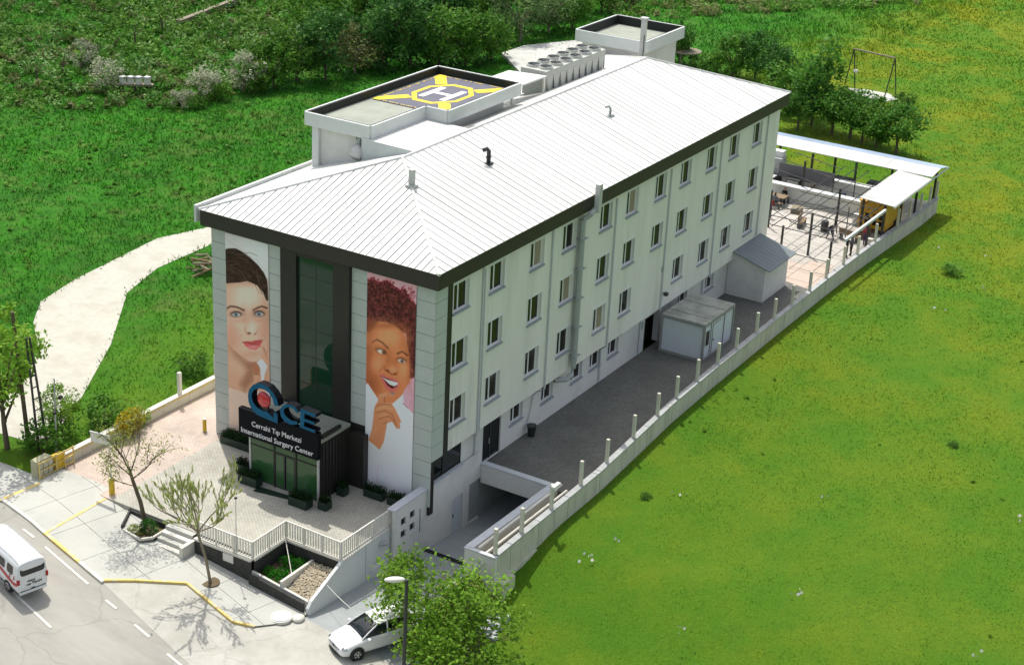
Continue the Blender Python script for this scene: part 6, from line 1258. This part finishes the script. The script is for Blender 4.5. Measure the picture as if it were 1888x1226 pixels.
def vtext(txt,size,z,y,w_,mat,slant=0):
    cu=bpy.data.curves.new('t','FONT'); cu.body=txt; cu.size=size; cu.extrude=.008; cu.align_x='CENTER'; cu.shear=slant; o=bpy.data.objects.new('t',cu); C.objects.link(o)
    dg=bpy.context.evaluated_depsgraph_get(); dg.update(); me=bpy.data.meshes.new_from_object(o.evaluated_get(dg)); bpy.data.objects.remove(o); me.materials.clear(); me.materials.append(mat)
    o=obj_from_mesh('rear_text',me,VAN,(-2.515,y,z)); o.rotation_euler=(PI/2,0,-PI/2)
vtext('vinaya',.17,.86,.1,.5,steel,.3); vtext('vet TRAM',.19,.67,-.05,.6,steel,.1)
for s in (-1,1):
    for x,z in ((-1.75,1.0),(-2.15,1.08)):
        mb=MB(); yo=s*(hw*1.01+.004); mb.tube([(x-.1,yo,z+.18),(x-.02,yo,z+.08),(x-.08,yo,z),(x+.06,yo,z-.1)],.02,4); mb.build('side_emblem',red_p,VAN,local=True)
# ================================================================ vegetation
def crown_pts(n,R,H,z0,seed,nclump=34,cr=.36,flat=1.0):
    r=np.random.default_rng(seed); d=r.standard_normal((nclump,3)); d/=np.linalg.norm(d,axis=1,keepdims=True); d[:,2]=d[:,2]*.85+.12
    rad=.45+.5*r.random(nclump)**.6; c=d*rad[:,None]; w_=(.55+.9*r.random(nclump)); k=r.integers(0,nclump,n)
    e=r.standard_normal((n,3)); e/=np.linalg.norm(e,axis=1,keepdims=True); e*=(r.random(n)**.45)[:,None]*cr*w_[k][:,None]
    p=c[k]+e; p[:,2]=np.where(p[:,2]<-.85,-.85+.1*r.random(n),p[:,2])
    return np.stack([p[:,0]*R,p[:,1]*R,z0+(p[:,2]+.9)*H/1.95],1)
def tree_tpl(seed,R,H,trunk_h,leafmat,bark,n=2200,leaf=.36,nclump=34,cr=.36,aspect=.6):
    r=np.random.default_rng(seed); P=crown_pts(n,R,H-trunk_h,trunk_h,seed,nclump,cr)
    cm=fast_mesh('crown',leaves(P,leaf,r,aspect,.35),4,leafmat)
    mb=MB(); rr=random.Random(seed); th=trunk_h+.45*(H-trunk_h); mb.tube([(0,0,-.3),(rr.uniform(-.1,.1),rr.uniform(-.1,.1),trunk_h*.6+.1),(rr.uniform(-.2,.2),rr.uniform(-.2,.2),th)],[.05*R+.04,.04*R+.03,.02],6)
    for k in range(6):
        a=k*1.05+rr.uniform(-.3,.3); z=trunk_h*.5+.2+rr.random()*(th-trunk_h*.5)*.7; mb.tube([(0,0,z),(R*.4*math.cos(a),R*.4*math.sin(a),z+(H-z)*.35),(R*.7*math.cos(a),R*.7*math.sin(a),z+(H-z)*.5)],[.03*R,.02*R,.012],5)
    return mb.mesh('trunk',bark),cm
TPL={}
def tree(kind,variant,loc,scale,label,cat='tree',group=None,name='tree',rot=None,zs=1.0):
    key=(kind,variant)
    if key not in TPL:
        s=sum(map(ord,kind))*7+variant*13
        TPL[key]={'hedge':lambda:tree_tpl(s,2.9,6.0,.7,lf_field,barkm,2600,.34),'dark':lambda:tree_tpl(s,2.7,6.8,.9,lf_dark,barkm,2700,.32),'pale':lambda:tree_tpl(s,3.0,6.0,.5,lf_pale,barkp,3400,.27,46,.32),
          'brown':lambda:tree_tpl(s,2.6,5.2,.5,lf_brown,barkp,2300,.3,40,.34),'upright':lambda:tree_tpl(s,1.7,6.6,.8,lf_mid,barkm,2400,.28,30,.4),'shrub':lambda:tree_tpl(s,1.6,2.4,.1,lf_field,barkm,1100,.24,22,.42),'round':lambda:tree_tpl(s,2.4,4.4,1.3,lf_mid,barkm,3000,.25,44,.36),
          'blossom':lambda:tree_tpl(s,1.6,3.0,.3,lf_white,barkp,1100,.19,20,.34),'roadside':lambda:tree_tpl(s,2.1,5.8,1.6,lf_bright,barkm,2900,.2,40,.27)}[kind]()
    tm_,cm=TPL[key]; rnd=random.Random(hash((round(loc[0],1),round(loc[1],1)))&0xffff)
    z=float(hgt(np.array([loc[0]]),np.array([loc[1]]))[0]) if len(loc)<3 or loc[2]==0 else loc[2]
    o=thing(name,label,cat,(loc[0],loc[1],z-.05),rnd.uniform(0,6.28) if rot is None else rot,group); o.scale=(scale,scale,scale*zs)
    for nm,me in (('trunk',tm_),('crown',cm)): q=bpy.data.objects.new(nm,me); C.objects.link(q); q.parent=o
    return o
HG='trees of the hedgerow behind the building'
rows_=[
 (505,165,.8,'hedge',0,'bushy green shrub at the left end of the hedgerow, beside the white blossom'),
 (548,152,1.0,'hedge',1,'rounded green tree second from the left in the hedgerow'),
 (600,150,1.05,'dark',0,'dark green tree just left of the brownish tree in the hedgerow'),
 (655,135,1.0,'brown',0,'brownish dry looking tree in the hedgerow behind the helipad'),
 (706,128,1.1,'dark',1,'dark tree right of the brownish tree in the hedgerow'),
 (757,128,1.15,'dark',2,'tall dark tree directly behind the helipad'),
 (808,124,1.1,'hedge',2,'green tree directly above the far corner of the helipad'),
 (858,122,1.0,'hedge',0,'green tree behind the small rooftop canopy'),
 (905,112,.85,'hedge',3,'green tree at the edge of the pale concrete patch'),
 (958,76,1.15,'pale',0,'pale silvery round tree beside the pale concrete patch'),
 (1012,64,1.0,'pale',1,'pale green tree above the chiller'),
 (1056,56,.9,'hedge',1,'green tree left of the rear tower'),
 (1050,30,1.0,'hedge',2,'green tree far behind the rear tower on its left'),
 (585,95,1.15,'hedge',3,'bright green tree in the second row, left of the brownish tree'),
 (640,82,1.1,'hedge',0,'green tree in the second row above the brownish tree'),
 (700,75,1.1,'dark',0,'dark tree in the second row near the picture top'),
 (755,66,1.25,'dark',1,'dark tree reaching the picture top above the helipad'),
 (815,62,1.2,'dark',2,'second row dark tree right of the one above the helipad'),
 (870,58,1.1,'hedge',1,'second row green tree left of the pale silvery tree'),
 (935,45,1.15,'dark',0,'dark tree behind the pale silvery tree'),
 (1000,30,1.1,'hedge',2,'green tree at the picture top above the chiller'),
 (620,40,1.1,'hedge',1,'green tree at the picture top left of the hedgerow'),
 (1110,22,.8,'hedge',3,'low green tree right behind the rear tower roof'),
 (1165,15,.7,'brown',1,'low brownish tree above the flue'),
]
GP=dict([((70,155),(44.53,74.21,0)),((115,145),(47.35,73.92,0)),((150,130),(50.62,74.71,0)),((198,168),(46.92,67.76,0)),((210,105),(56.42,76.02,0)),((225,174),(46.98,66.00,0)),((250,85),(61.04,77.45,0)),((274,175),(48.42,64.07,0)),((300,62),(66.81,79.03,0)),((330,55),(69.20,78.92,0)),((335,200),(47.03,58.82,0)),((372,185),(50.21,59.23,0)),((378,500),(17.98,30.86,0)),((440,12),(81.95,81.44,0)),((447,172),(54.48,57.98,0)),((505,165),(57.43,56.62,0)),((548,152),(60.85,56.53,0)),((585,95),(71.64,62.41,0)),((600,150),(62.95,54.74,0)),((620,40),(83.54,68.93,0)),((640,82),(76.09,61.91,0)),((655,135),(67.30,54.39,0)),((700,75),(79.73,60.35,0)),((706,128),(70.30,53.19,0)),((755,66),(83.67,59.24,0)),((757,128),(72.15,51.12,0)),((808,124),(74.71,49.52,0)),((815,62),(86.88,57.18,0)),((858,122),(76.91,47.69,0)),((870,58),(89.95,55.31,0)),((905,112),(80.51,46.91,0)),((925,104),(82.80,47.02,0)),((935,45),(95.47,54.18,0)),((958,76),(89.71,49.05,0)),((960,140),(77.40,41.44,0)),((965,90),(87.11,47.00,0)),((1000,30),(101.71,53.29,0)),((1000,122),(82.20,41.76,0)),((1012,64),(94.47,48.18,0)),((1050,30),(103.88,50.96,0)),((1056,56),(98.07,47.23,0)),((1080,78),(94.20,43.41,0)),((1090,92),(91.64,41.31,0)),((1110,22),(108.50,49.24,0)),((1165,15),(112.76,47.57,0)),((1190,915),(9.03,-8.08,0)),((1252,118),(92.63,31.39,0)),((1265,120),(92.72,30.62,0)),((1285,128),(91.86,28.96,0)),((1318,136),(91.52,26.76,0)),((1350,146),(90.74,24.46,0)),((1392,152),(91.14,22.12,0)),((1432,172),(88.75,18.72,0)),((1468,205),(83.95,14.64,0)),((1470,236),(78.65,12.31,0)),((1496,226),(81.24,11.97,0)),((1533,243),(79.60,9.33,0)),((1558,150),(97.86,15.12,0)),((1562,158),(96.37,14.30,0)),((1567,250),(79.58,7.52,0)),((1577,156),(97.35,13.81,0)),((1588,260),(78.62,6.06,0)),((1590,172),(94.61,12.01,0)),((1600,160),(97.41,12.50,0)),((1602,212),(87.42,8.63,0)),((1615,268),(78.20,4.51,0)),((1630,178),(94.91,9.86,0)),((1630,183),(93.92,9.50,0)),((1640,168),(97.29,10.16,0)),((1652,280),(77.48,2.37,0)),((1653,172),(96.97,9.30,0)),((1656,178),(95.88,8.74,0)),((1668,190),(93.95,7.39,0)),((1755,502),(53.47,-10.72,0)),((1757,822),(25.33,-19.97,0))])
for px,py,s,kd,v,lb in rows_:
    p=GP[(px,py)]; tree(kd,v,(p[0],p[1],0),s,lb,group=HG)
RG='trees and shrubs behind the plaza'
for px,py,s,kd,v,lb in [
 (1252,118,.75,'upright',0,'dark pointed shrub right of the rear tower'),
 (1285,128,.7,'shrub',0,'low shrub beside the grey table canopy'),
 (1318,136,1.0,'shrub',1,'light green shrub above the roof edge, right of the table canopy'),
 (1350,146,.75,'hedge',0,'green bush above the middle of the far roof edge'),
 (1392,152,.75,'dark',0,'dark bush above the far roof edge'),
 (1432,172,.8,'dark',1,'dark bush above the far roof corner'),
 (1468,205,1.0,'hedge',1,'green tree at the far roof corner'),
 (1496,226,1.3,'upright',1,'tall dark upright tree right of the roof corner'),
 (1470,236,.9,'round',0,'round tree behind the canopy nearest to the building'),
 (1533,243,1.0,'round',1,'round tree with a bare trunk behind the canopy, right of the tall upright one'),
 (1567,250,1.05,'round',2,'dark round tree behind the middle of the canopy'),
 (1588,260,.85,'round',0,'small round tree with forked trunk behind the canopy'),
 (1615,268,.8,'hedge',2,'loose green bush left of the last round bush'),
 (1652,280,1.0,'round',1,'big round bush at the right end of the row behind the canopy'),
 (1602,212,.6,'shrub',2,'low shrub in front of the swing'),
 (1668,190,.7,'shrub',0,'low shrub at the right foot of the swing')]:
    p=GP[(px,py)]; tree(kd,v,(p[0],p[1],0),s,lb,group=RG,name='tree' if kd not in('shrub',) else 'shrub',cat='tree' if kd!='shrub' else 'shrub')
for k,(px,py,s,lb) in enumerate([(150,130,1.05,'white flowering bush highest on the left slope'),(198,168,1.1,'white flowering bush just left of the beehives'),(372,185,1.15,'low wide white flowering bush left of the tallest white one'),(447,172,1.35,'tallest white flowering tree at the left end of the hedgerow'),(335,200,.7,'small white flowering bush right of the beehives')]):
    p=GP[(px,py)]; tree('blossom',k%3,(p[0],p[1],0),s,lb,group='white flowering bushes on the left slope',name='blossom_bush',cat='bush')
    q=tree('shrub',k%3,(p[0]+.8,p[1]-.9,0),s*.8,'dark shrub below the '+lb,cat='shrub',name='shrub',group='shrubs below the white bushes')
# hillside scrub: one mass
def scrub(name,poly,n,hmin,hmax,mat,label,seed,leaf=.42,per=46):
    r=np.random.default_rng(seed); P=np.array([q[:2] for q in poly]); mn,mx=P.min(0),P.max(0); xs=r.uniform(mn[0],mx[0],n*4); ys=r.uniform(mn[1],mx[1],n*4); ok=inpoly(xs,ys,[tuple(q) for q in P])&(r.random(n*4)<np.clip(vnoise(xs,ys,9,seed)*1.6-.2,.05,1)); xs,ys=xs[ok][:n],ys[ok][:n]; m=len(xs); hh=r.uniform(hmin,hmax,m); z=hgt(xs,ys)
    k=np.repeat(np.arange(m),per); e=r.standard_normal((m*per,3)); e/=np.linalg.norm(e,axis=1,keepdims=True); e*=(r.random(m*per)**.4)[:,None]; e[:,2]=np.abs(e[:,2])
    P3=np.stack([xs[k]+e[:,0]*hh[k]*.9,ys[k]+e[:,1]*hh[k]*.9,z[k]+e[:,2]*hh[k]],1); off=np.array([xs.mean(),ys.mean(),0])
    me=fast_mesh(name,leaves(P3-off,leaf,r,.5,.3),4,mat); tag(obj_from_mesh(name,me,None,tuple(off)),label,'scrub',kind='stuff')
HP_=[(31.39,69.06,0.00),(40.53,66.08,0.00),(45.41,59.62,0.00),(56.41,57.43,0.00),(68.72,61.88,0.00),(95.26,77.76,0.00),(92.75,102.58,0.00),(72.33,114.36,0.00)]
scrub('green_scrub',HP_,700,.4,1.4,lf_scrub,'tangled green scrub covering the left slope',31)
scrub('dark_scrub',HP_,240,.6,1.9,lf_mid,'darker bramble thickets on the left slope',32)
scrub('dry_scrub',HP_,420,.3,1.0,lf_brown,'dry olive brown brush on the left slope',33,.38)
scrub('pale_scrub',HP_,180,.5,1.4,lf_pale,'pale grey green shrubs on the left slope',34,.35)
TPy=[(105.74,46.29,0.00),(111.51,40.87,0.00),(127.25,30.54,0.00),(139.27,21.16,0.00),(153.68,26.11,0.00),(120.93,59.91,0.00)]
scrub('far_brush',TPy,260,.4,1.3,lf_brown,'dry brush line along the picture top behind the rear tower',35,.4)
scrub('far_green_brush',TPy,200,.4,1.5,lf_scrub,'green brush line along the picture top behind the rear tower',36,.4)
UH=[(56.18,56.26,-0.00),(61.88,52.63,0.00),(70.82,50.00,0.00),(78.57,46.00,0.00),(91.46,54.15,0.00),(77.82,68.98,0.00)]
scrub('hedge_undergrowth',UH,170,.6,1.6,lf_dark,'dark undergrowth below the hedgerow trees',37,.4)
UR=[(92.47,32.05,0.00),(90.90,25.72,0.00),(87.86,18.44,0.00),(83.10,13.87,0.00),(85.77,13.58,0.00),(97.43,23.18,0.00),(99.08,31.46,0.00)]
scrub('rear_undergrowth',UR,80,.6,1.5,lf_scrub,'green undergrowth behind the far roof edge',38,.34)
LG=[(33.69,67.61,0.00),(62.16,56.76,0.00),(38.61,38.39,0.00),(26.84,38.46,0.00),(8.43,40.55,0.00)]
scrub('field_weeds',LG,120,.15,.42,lf_scrub,'low weeds scattered in the left field',39,.26,26)
RG2=[(-6.20,-10.57,-0.70),(16.73,-5.88,-0.70),(62.30,-6.28,-0.70),(84.96,-7.13,-0.70),(5.11,-29.95,-0.70)]
scrub('lawn_weeds',RG2,12,.08,.2,lf_bright,'low weeds scattered in the right lawn',40,.16,26)
for px,py,s,lb in ((1755,502,.55,'dark tussock in the right lawn beyond the far fence'),(1190,915,.22,'small dark weed tuft in the lawn beside the ramp'),(1757,822,.22,'small dark weed tuft in the middle of the lawn')):
    p=GP[(px,py)]; tree('shrub',1,(p[0],p[1],0),s,lb,cat='weed',name='weed_tuft',zs=.6)
# dead sticks on the slope
for k,(px,py) in enumerate([(115,145),(70,155),(210,105),(250,85),(300,62)]):
    p=GP[(px,py)]; z=float(hgt(np.array([p[0]]),np.array([p[1]]))[0]); rr=random.Random(k); mb=MB(); mb.tube([(p[0],p[1],z-.2),(p[0]+rr.uniform(-.2,.2),p[1],z+1.3),(p[0]+rr.uniform(-.8,.8),p[1]+rr.uniform(-.5,.5),z+2.3)],[.12,.09,.03],5)
    mb.tube([(p[0],p[1],z+1.1),(p[0]+.7,p[1]-.4,z+1.9)],[.06,.02],4); tag(mb.build('dead_trunk',barkm),['bare dead trunk left of the highest white bush','bare dead trunk at the far left of the slope','bare dead trunk above the white bush by the beehives','bare dead trunk in the middle of the slope','bare dead trunk below the fallen wall on the slope'][k],'dead tree')
a=GP[(330,55)]; b=GP[(440,12)]; mb=MB(); mb.seg(a[:2],b[:2],.3,.3,float(hgt(np.array([a[0]]),np.array([a[1]]))[0])-.3,float(hgt(np.array([a[0]]),np.array([a[1]]))[0])+1.0); tag(mb.build('old_wall',barkp),'old grey field wall high on the left slope','wall')
# beehives
bh=thing('hive_stand','low timber stand carrying four white hives on the left slope','stand',(48.5,65.8,.4)); p,q=GP[(225,174)],GP[(274,175)]
P0,P1=Vector(p[:2]),Vector(q[:2]); zb=float(hgt(np.array([48.5]),np.array([66.]))[0]); mb=MB(); mb.seg(P0+(P0-P1)*.25,P1+(P1-P0)*.2,.3,.3,zb+.9,zb+1.05); mb.build('deck',barkp,bh)
for t in (.05,.5,.95): pp=P0.lerp(P1,t); mb=MB(); mb.box(pp.x-.08,pp.x+.08,pp.y-.08,pp.y+.08,zb-.3,zb+.9); mb.build('leg',barkm,bh)
for k,t in enumerate((.05,.35,.65,.97)):
    pp=P0.lerp(P1,t); o=thing('beehive',['leftmost of the four white hives on the stand','second white hive from the left on the stand','third white hive from the left on the stand','rightmost of the four white hives on the stand'][k],'beehive',(pp.x,pp.y,zb+1.05),0,'white hives on the stand'); mb=MB(); mb.box(-.22,.22,-.22,.22,0,.55); mb.build('box',metal_w,o,local=True); mb=MB(); mb.box(-.27,.27,-.27,.27,.55,.7); mb.build('lid',metal_l,o,local=True)
# swing
SW=thing('swing_frame','tall rusty swing frame standing on a pale patch in the far lawn','swing',(97,12.3,0))
zs_=lambda p: float(hgt(np.array([p[0]]),np.array([p[1]]))[0])
f1,f2,f3,f4=GP[(1558,150)],GP[(1577,156)],GP[(1630,178)],GP[(1653,172)]; ta=((f1[0]+f2[0])/2,(f1[1]+f2[1])/2,3.7); tb=((f3[0]+f4[0])/2,(f3[1]+f4[1])/2,3.9)
for f_ in ((f1,ta),(f2,ta),(f3,tb),(f4,tb)): mb=MB(); mb.tube([(f_[0][0],f_[0][1],zs_(f_[0])-.1),f_[1]],.06,5); mb.build('leg',steel,SW)
mb=MB(); mb.tube([ta,tb],.09,6); mb.build('top_bar',barkp,SW)
mb=MB(); m_=Vector(ta).lerp(Vector(tb),.1); mb.tube([m_,m_-Vector((0,0,2.0))],.02,4); mb.build('rope',steel,SW); mb=MB(); mb.ball((m_.x,m_.y,m_.z-2.2),.25,.25,.2,10,6); mb.build('tyre_seat',metal_w,SW)
pt=[GP[k_][:2] for k_ in ((1562,158),(1600,160),(1640,168),(1656,178),(1630,183),(1590,172))]; mb=MB(); mb.prism(pt,-.8,lambda x,y: float(hgt(np.array([x]),np.array([y]))[0])+.12); tag(mb.build('swing_patch',pave),'pale bare patch under the swing','ground',kind='structure')
pt=[GP[k_][:2] for k_ in ((925,104),(965,90),(1080,78),(1090,92),(1000,122),(960,140))]; mb=MB(); mb.prism(pt,-.8,lambda x,y: float(hgt(np.array([x]),np.array([y]))[0])+.4); tag(mb.build('concrete_patch',conc),'pale concrete patch behind the chiller','paving',kind='structure')
p=GP[(1265,120)]; TT=thing('table_canopy','small grey table-like canopy on posts behind the roof','canopy',(p[0],p[1],0)); zz=zs_(p); mb=MB(); mb.cyl((p[0],p[1]),1.5,zz+1.5,zz+1.62,14); mb.build('top',barkp,TT)
for dx,dy in ((1,0),(-1,.2),(0,-1),(.2,1)): mb=MB(); mb.box(p[0]+dx-.08,p[0]+dx+.08,p[1]+dy-.08,p[1]+dy+.08,zz-.2,zz+1.5); mb.build('leg',barkp,TT)
# wood pile
rr=random.Random(12); p=GP[(378,500)]; WP=[]
for k in range(26):
    ln=rr.uniform(.9,2.1); x,y,z=p[0]+rr.uniform(-1.5,1.9),p[1]+rr.uniform(-1.1,.8),.3+rr.uniform(0,.75); mb=MB(); rad=rr.uniform(.05,.12); mb.tube([(-ln/2,0,0),(0,rr.uniform(-.08,.08),0),(ln/2,0,0)],[rad,rad*.9,rad*.7],6); o=mb.build('log',wood if k%2 else barkp,None,local=True); o.location=(x,y,z); o.rotation_euler=(0,rr.uniform(-.5,.3),rr.uniform(0,6.28)); tag(o,'cut branch in the loose wood pile left of the building','log','branches in the wood pile')
r=np.random.default_rng(4); mb=MB(); LTR=[(1.2,-8.4),(1.1,-8.7),(14.8,-16.5),(10.4,-9.6),(3.5,-8.8),(4.7,-18.5),(4.9,-19.0),(-1.7,-15.5),(-1.5,-15.9),(57.4,-8.4),(58.2,-11.9),(51.5,-13.9),(45.2,-12.4),(4.5,-27.9),(18.9,-26.0)]
for x,y in LTR:
    for k in range(3): a=r.uniform(0,6.3); u=Vector((math.cos(a),math.sin(a),.1))*r.uniform(.04,.13); c=Vector((x+r.uniform(-.5,.5),y+r.uniform(-.5,.5),-.55)); v_=Vector((-u.y,u.x,.2))*.4; mb.add([c-u,c+v_,c+u,c-v_],[(0,1,2,3)])
tag(mb.build('lawn_litter',metal_w),'small pale scraps lying in the right lawn','litter',kind='stuff')
# ---- roadside trees
def branch_tree(o,base,mats,seed,paths,tipn,leafmat,leaf,twig_len=.6,spread=.55,aspect=.3,per=7,droop=.0,levels=2,twigs=4):
    rr=random.Random(seed); mb=MB(); tips=[]
    def grow(p,d,ln,r0,lv):
        q1=p+d*ln*.5+Vector((rr.uniform(-1,1),rr.uniform(-1,1),0))*ln*.06; q2=p+d*ln+Vector((rr.uniform(-1,1),rr.uniform(-1,1),.3))*ln*.08
        mb.tube([p,q1,q2],[r0,r0*.75,r0*.5],5 if lv else 4,cap=False)
        if lv==0:
            for t in (.35,.7,1.0): tips.append((p.lerp(q2,t),d))
            return
        for k in range(twigs):
            t=rr.uniform(.3,1.0); a=rr.uniform(0,6.28); e=Vector((math.cos(a),math.sin(a),rr.uniform(.1,.9)))*spread+d*.75; e.normalize(); grow(p.lerp(q2,t),e,ln*rr.uniform(.5,.8),r0*.5,lv-1)
    for pts,rad in paths:
        mb.tube(pts,rad,7,cap=False)
    tr_=mb
    for p,d,ln,r0 in tipn: grow(Vector(p),Vector(d).normalized(),ln,r0,levels)
    mb.build('trunk',mats,o,smooth=True)
    r=np.random.default_rng(seed); T=np.array([t[0] for t in tips]); D=np.array([t[1] for t in tips]); k=np.repeat(np.arange(len(T)),per); P=T[k]+r.normal(0,leaf*1.6,(len(k),3))
    if leafmat is lf_bud: # upright elongated buds along the twigs
        n=len(P); u=D[k]*1.0+r.normal(0,.25,(n,3))+np.array([0,0,.5]); u/=np.linalg.norm(u,axis=1,keepdims=True); v=np.cross(u,r.standard_normal((n,3))); v/=np.linalg.norm(v,axis=1,keepdims=True); s=leaf*(.6+.8*r.random(n))[:,None]
        P=T[k]+D[k]*(r.random(n)*.5-.2)[:,None]+r.normal(0,.03,(n,3)); V=np.stack([P-u*s*.5,P+v*s*.11,P+u*s*.5,P-v*s*.11],1).reshape(-1,3)
    else: V=leaves(P,leaf,r,aspect,.3)
    off=np.array(world_off(o)); me=fast_mesh('crown',V-np.tile(off,(len(V),1)),4,leafmat); q=bpy.data.objects.new('crown',me); C.objects.link(q); q.parent=o
b0=(-9.35,11.1,-.45); T1=thing('street_tree','bare leaning young tree with sparse leaves in the planter by the steps','tree',b0)
branch_tree(T1,b0,barkm,41,[([b0,(-9.6,11.15,1.0),(-9.95,11.25,2.3),(-10.1,11.3,3.0)],[.13,.11,.09,.07])],
 [((-10.1,11.3,2.9),(-.2,.4,1),1.7,.05),((-10.1,11.3,2.7),(-.8,-.2,.8),1.5,.04),((-10.0,11.3,2.4),(.8,-.5,.7),1.7,.045),((-9.95,11.25,2.3),(.5,.9,.6),1.6,.04),((-10.05,11.3,2.8),(.3,-.2,1.2),1.8,.04),((-9.9,11.2,2.0),(-.6,.8,.4),1.3,.03)],lf_olive,.15,per=6)
b1=(-10.86,5.53,-1.15); b1=(b1[0],b1[1],b1[2]+.05); T2=thing('street_tree','young street tree with upright yellow green shoots, in a round pavement hole','tree',b1)
fk=(b1[0]-.75,b1[1]+.05,2.1)
branch_tree(T2,b1,barkp,42,[([b1,(b1[0]-.25,b1[1],.3),fk],[.085,.07,.06])],
 [(fk,(-.15,.1,1),2.0,.055),(fk,(-.7,.5,.8),1.9,.05),(fk,(.7,-.45,.85),1.9,.05),(fk,(.2,-.85,.6),1.8,.045),(fk,(.1,.9,.7),1.8,.045),(fk,(-.8,-.3,.7),1.7,.04),((fk[0]+.1,fk[1],fk[2]-.3),(.5,.5,.9),1.7,.04)],lf_bud,.30,per=4,spread=.45,twigs=4)
mb=MB(); mb.cyl((b1[0],b1[1]),.46,b1[2]-.1,b1[2]+.075,20); tag(mb.build('tree_pit',soil),'round soil pit at the foot of the street tree','tree pit',kind='structure')
leafobj('planter_shrub',blob(700,(-9.75,10.5,-.4),.45,.55,.75,5),.2,lf_dark,None,6,.25); tag(bpy.context.scene.objects['planter_shrub'],'dark spiky shrub in the low planter beside the steps','shrub')
leafobj('planter_grass',blob(350,(-10.2,11.0,-.4),.3,.5,.45,7),.22,lf_olive,None,8,.2); tag(bpy.context.scene.objects['planter_grass'],'yellowish grass clump at the street end of the low planter','plant')
# yellow shrub and weeds by the left wall
gq=(-3.09,17.68,0.20); YB=thing('yellow_shrub','yellow flowering shrub hanging over the left boundary wall','shrub',(gq[0],gq[1],0)); leafobj('foliage',blob(1300,(gq[0],gq[1]+.3,.9),1.15,.55,.85,9,.2),.13,lf_yel,YB,10); leafobj('foliage',blob(500,(gq[0]+.8,gq[1]+.6,.6),1.3,.5,.7,11,.2),.15,lf_bright,YB,12)
mb=MB(); mb.tube([(gq[0],gq[1]+.5,0),(gq[0],gq[1]+.3,1.1)],[.05,.02],5); mb.build('stem',barkm,YB)
q=tree('shrub',2,(-3.3,19.6,0),.8,'green shrub behind the boundary wall near the gate',cat='shrub',name='shrub')
q=tree('shrub',0,(-7.6,20.0,0),.8,'dark shrub around the foot of the lattice pole',cat='shrub',name='shrub')
q=tree('shrub',1,(-5.6,21.0,0),.6,'low shrub between the gravel path and the boundary wall',cat='shrub',name='shrub')
q=tree('shrub',2,(4.5,20.2,0),.7,'green shrub behind the second wall post',cat='shrub',name='shrub')
# left edge trees
tree('roadside',0,(-8.4,21.9,0),1.2,'tall leafy tree around the utility poles at the left edge',zs=1.25)
tree('roadside',1,(-5.9,20.4,0),.55,'small loose leafy tree right of the lattice pole',zs=1.1)
# foreground trees at the bottom
def leafy(base,top,seed,R,n,label,leaf=.19,stems=None,mat=None):
    o=thing('leafy_tree',label,'tree',base); rr=random.Random(seed); paths=[([base,Vector(base).lerp(Vector(top),.5)+Vector((.15,-.1,0)),top],[.09,.06,.03])]
    tp=[]
    for k in range(9):
        t=rr.uniform(.3,.95); p=Vector(base).lerp(Vector(top),t); a=k*.7+rr.uniform(-.3,.3); tp.append((p,(math.cos(a),math.sin(a),rr.uniform(.1,.8)),R*rr.uniform(.7,1.3)*(1.25-t*.6),.03))
    branch_tree(o,base,barkm,seed,paths,tp,mat or lf_bright,leaf,per=max(3,int(n*.5)),aspect=.62,spread=.75,twigs=4)
    return o
leafy((-9.9,-5.8,-2.4),(-9.4,-5.4,1.7),51,1.25,8,'leafy young tree standing behind the street lamp at the ramp foot')
leafy((-8.4,-4.1,-2.45),(-7.9,-3.9,1.5),52,1.1,7,'leafy young tree hiding the back of the parked car')
leafy((-7.6,-7.3,-2.6),(-7.3,-7.1,.9),53,1.4,9,'leafy tree at the lawn corner beside the loose blocks')
leafy((-9.2,-8.9,-2.6),(-9.0,-8.7,.6),54,1.5,10,'dense leafy tree at the bottom edge beside the lawn')
leafy((-10.6,-7.6,-2.6),(-10.4,-7.3,.2),55,1.2,9,'low leafy tree right of the lamp post at the bottom edge',mat=lf_bright)
leafy((-6.0,-5.9,-2.5),(-5.9,-5.8,-.2),56,.8,8,'small sapling between the low ramp wall and the loose blocks',mat=lf_olive)
# planting bed
r=np.random.default_rng(77); beds=[]
for k in range(16):
    x,y=r.uniform(-9.1,-7.2),r.uniform(2.55,3.85); s=r.uniform(.28,.42); o=thing('bed_plant','round bright green cushion plant in the sunken planting bed','plant',(x,y,-.95),0,'cushion plants in the sunken bed'); me=fast_mesh('foliage',leaves(blob(420,(0,0,.1),s,s,s*1.05,100+k,.75),.09,np.random.default_rng(k),.4,.5),4,lf_plant); q=bpy.data.objects.new('foliage',me); C.objects.link(q); q.parent=o
    mb=MB(); mb.tube([(0,0,0),(0,0,.2)],.03,4); mb.build('stem',barkm,o,local=True)
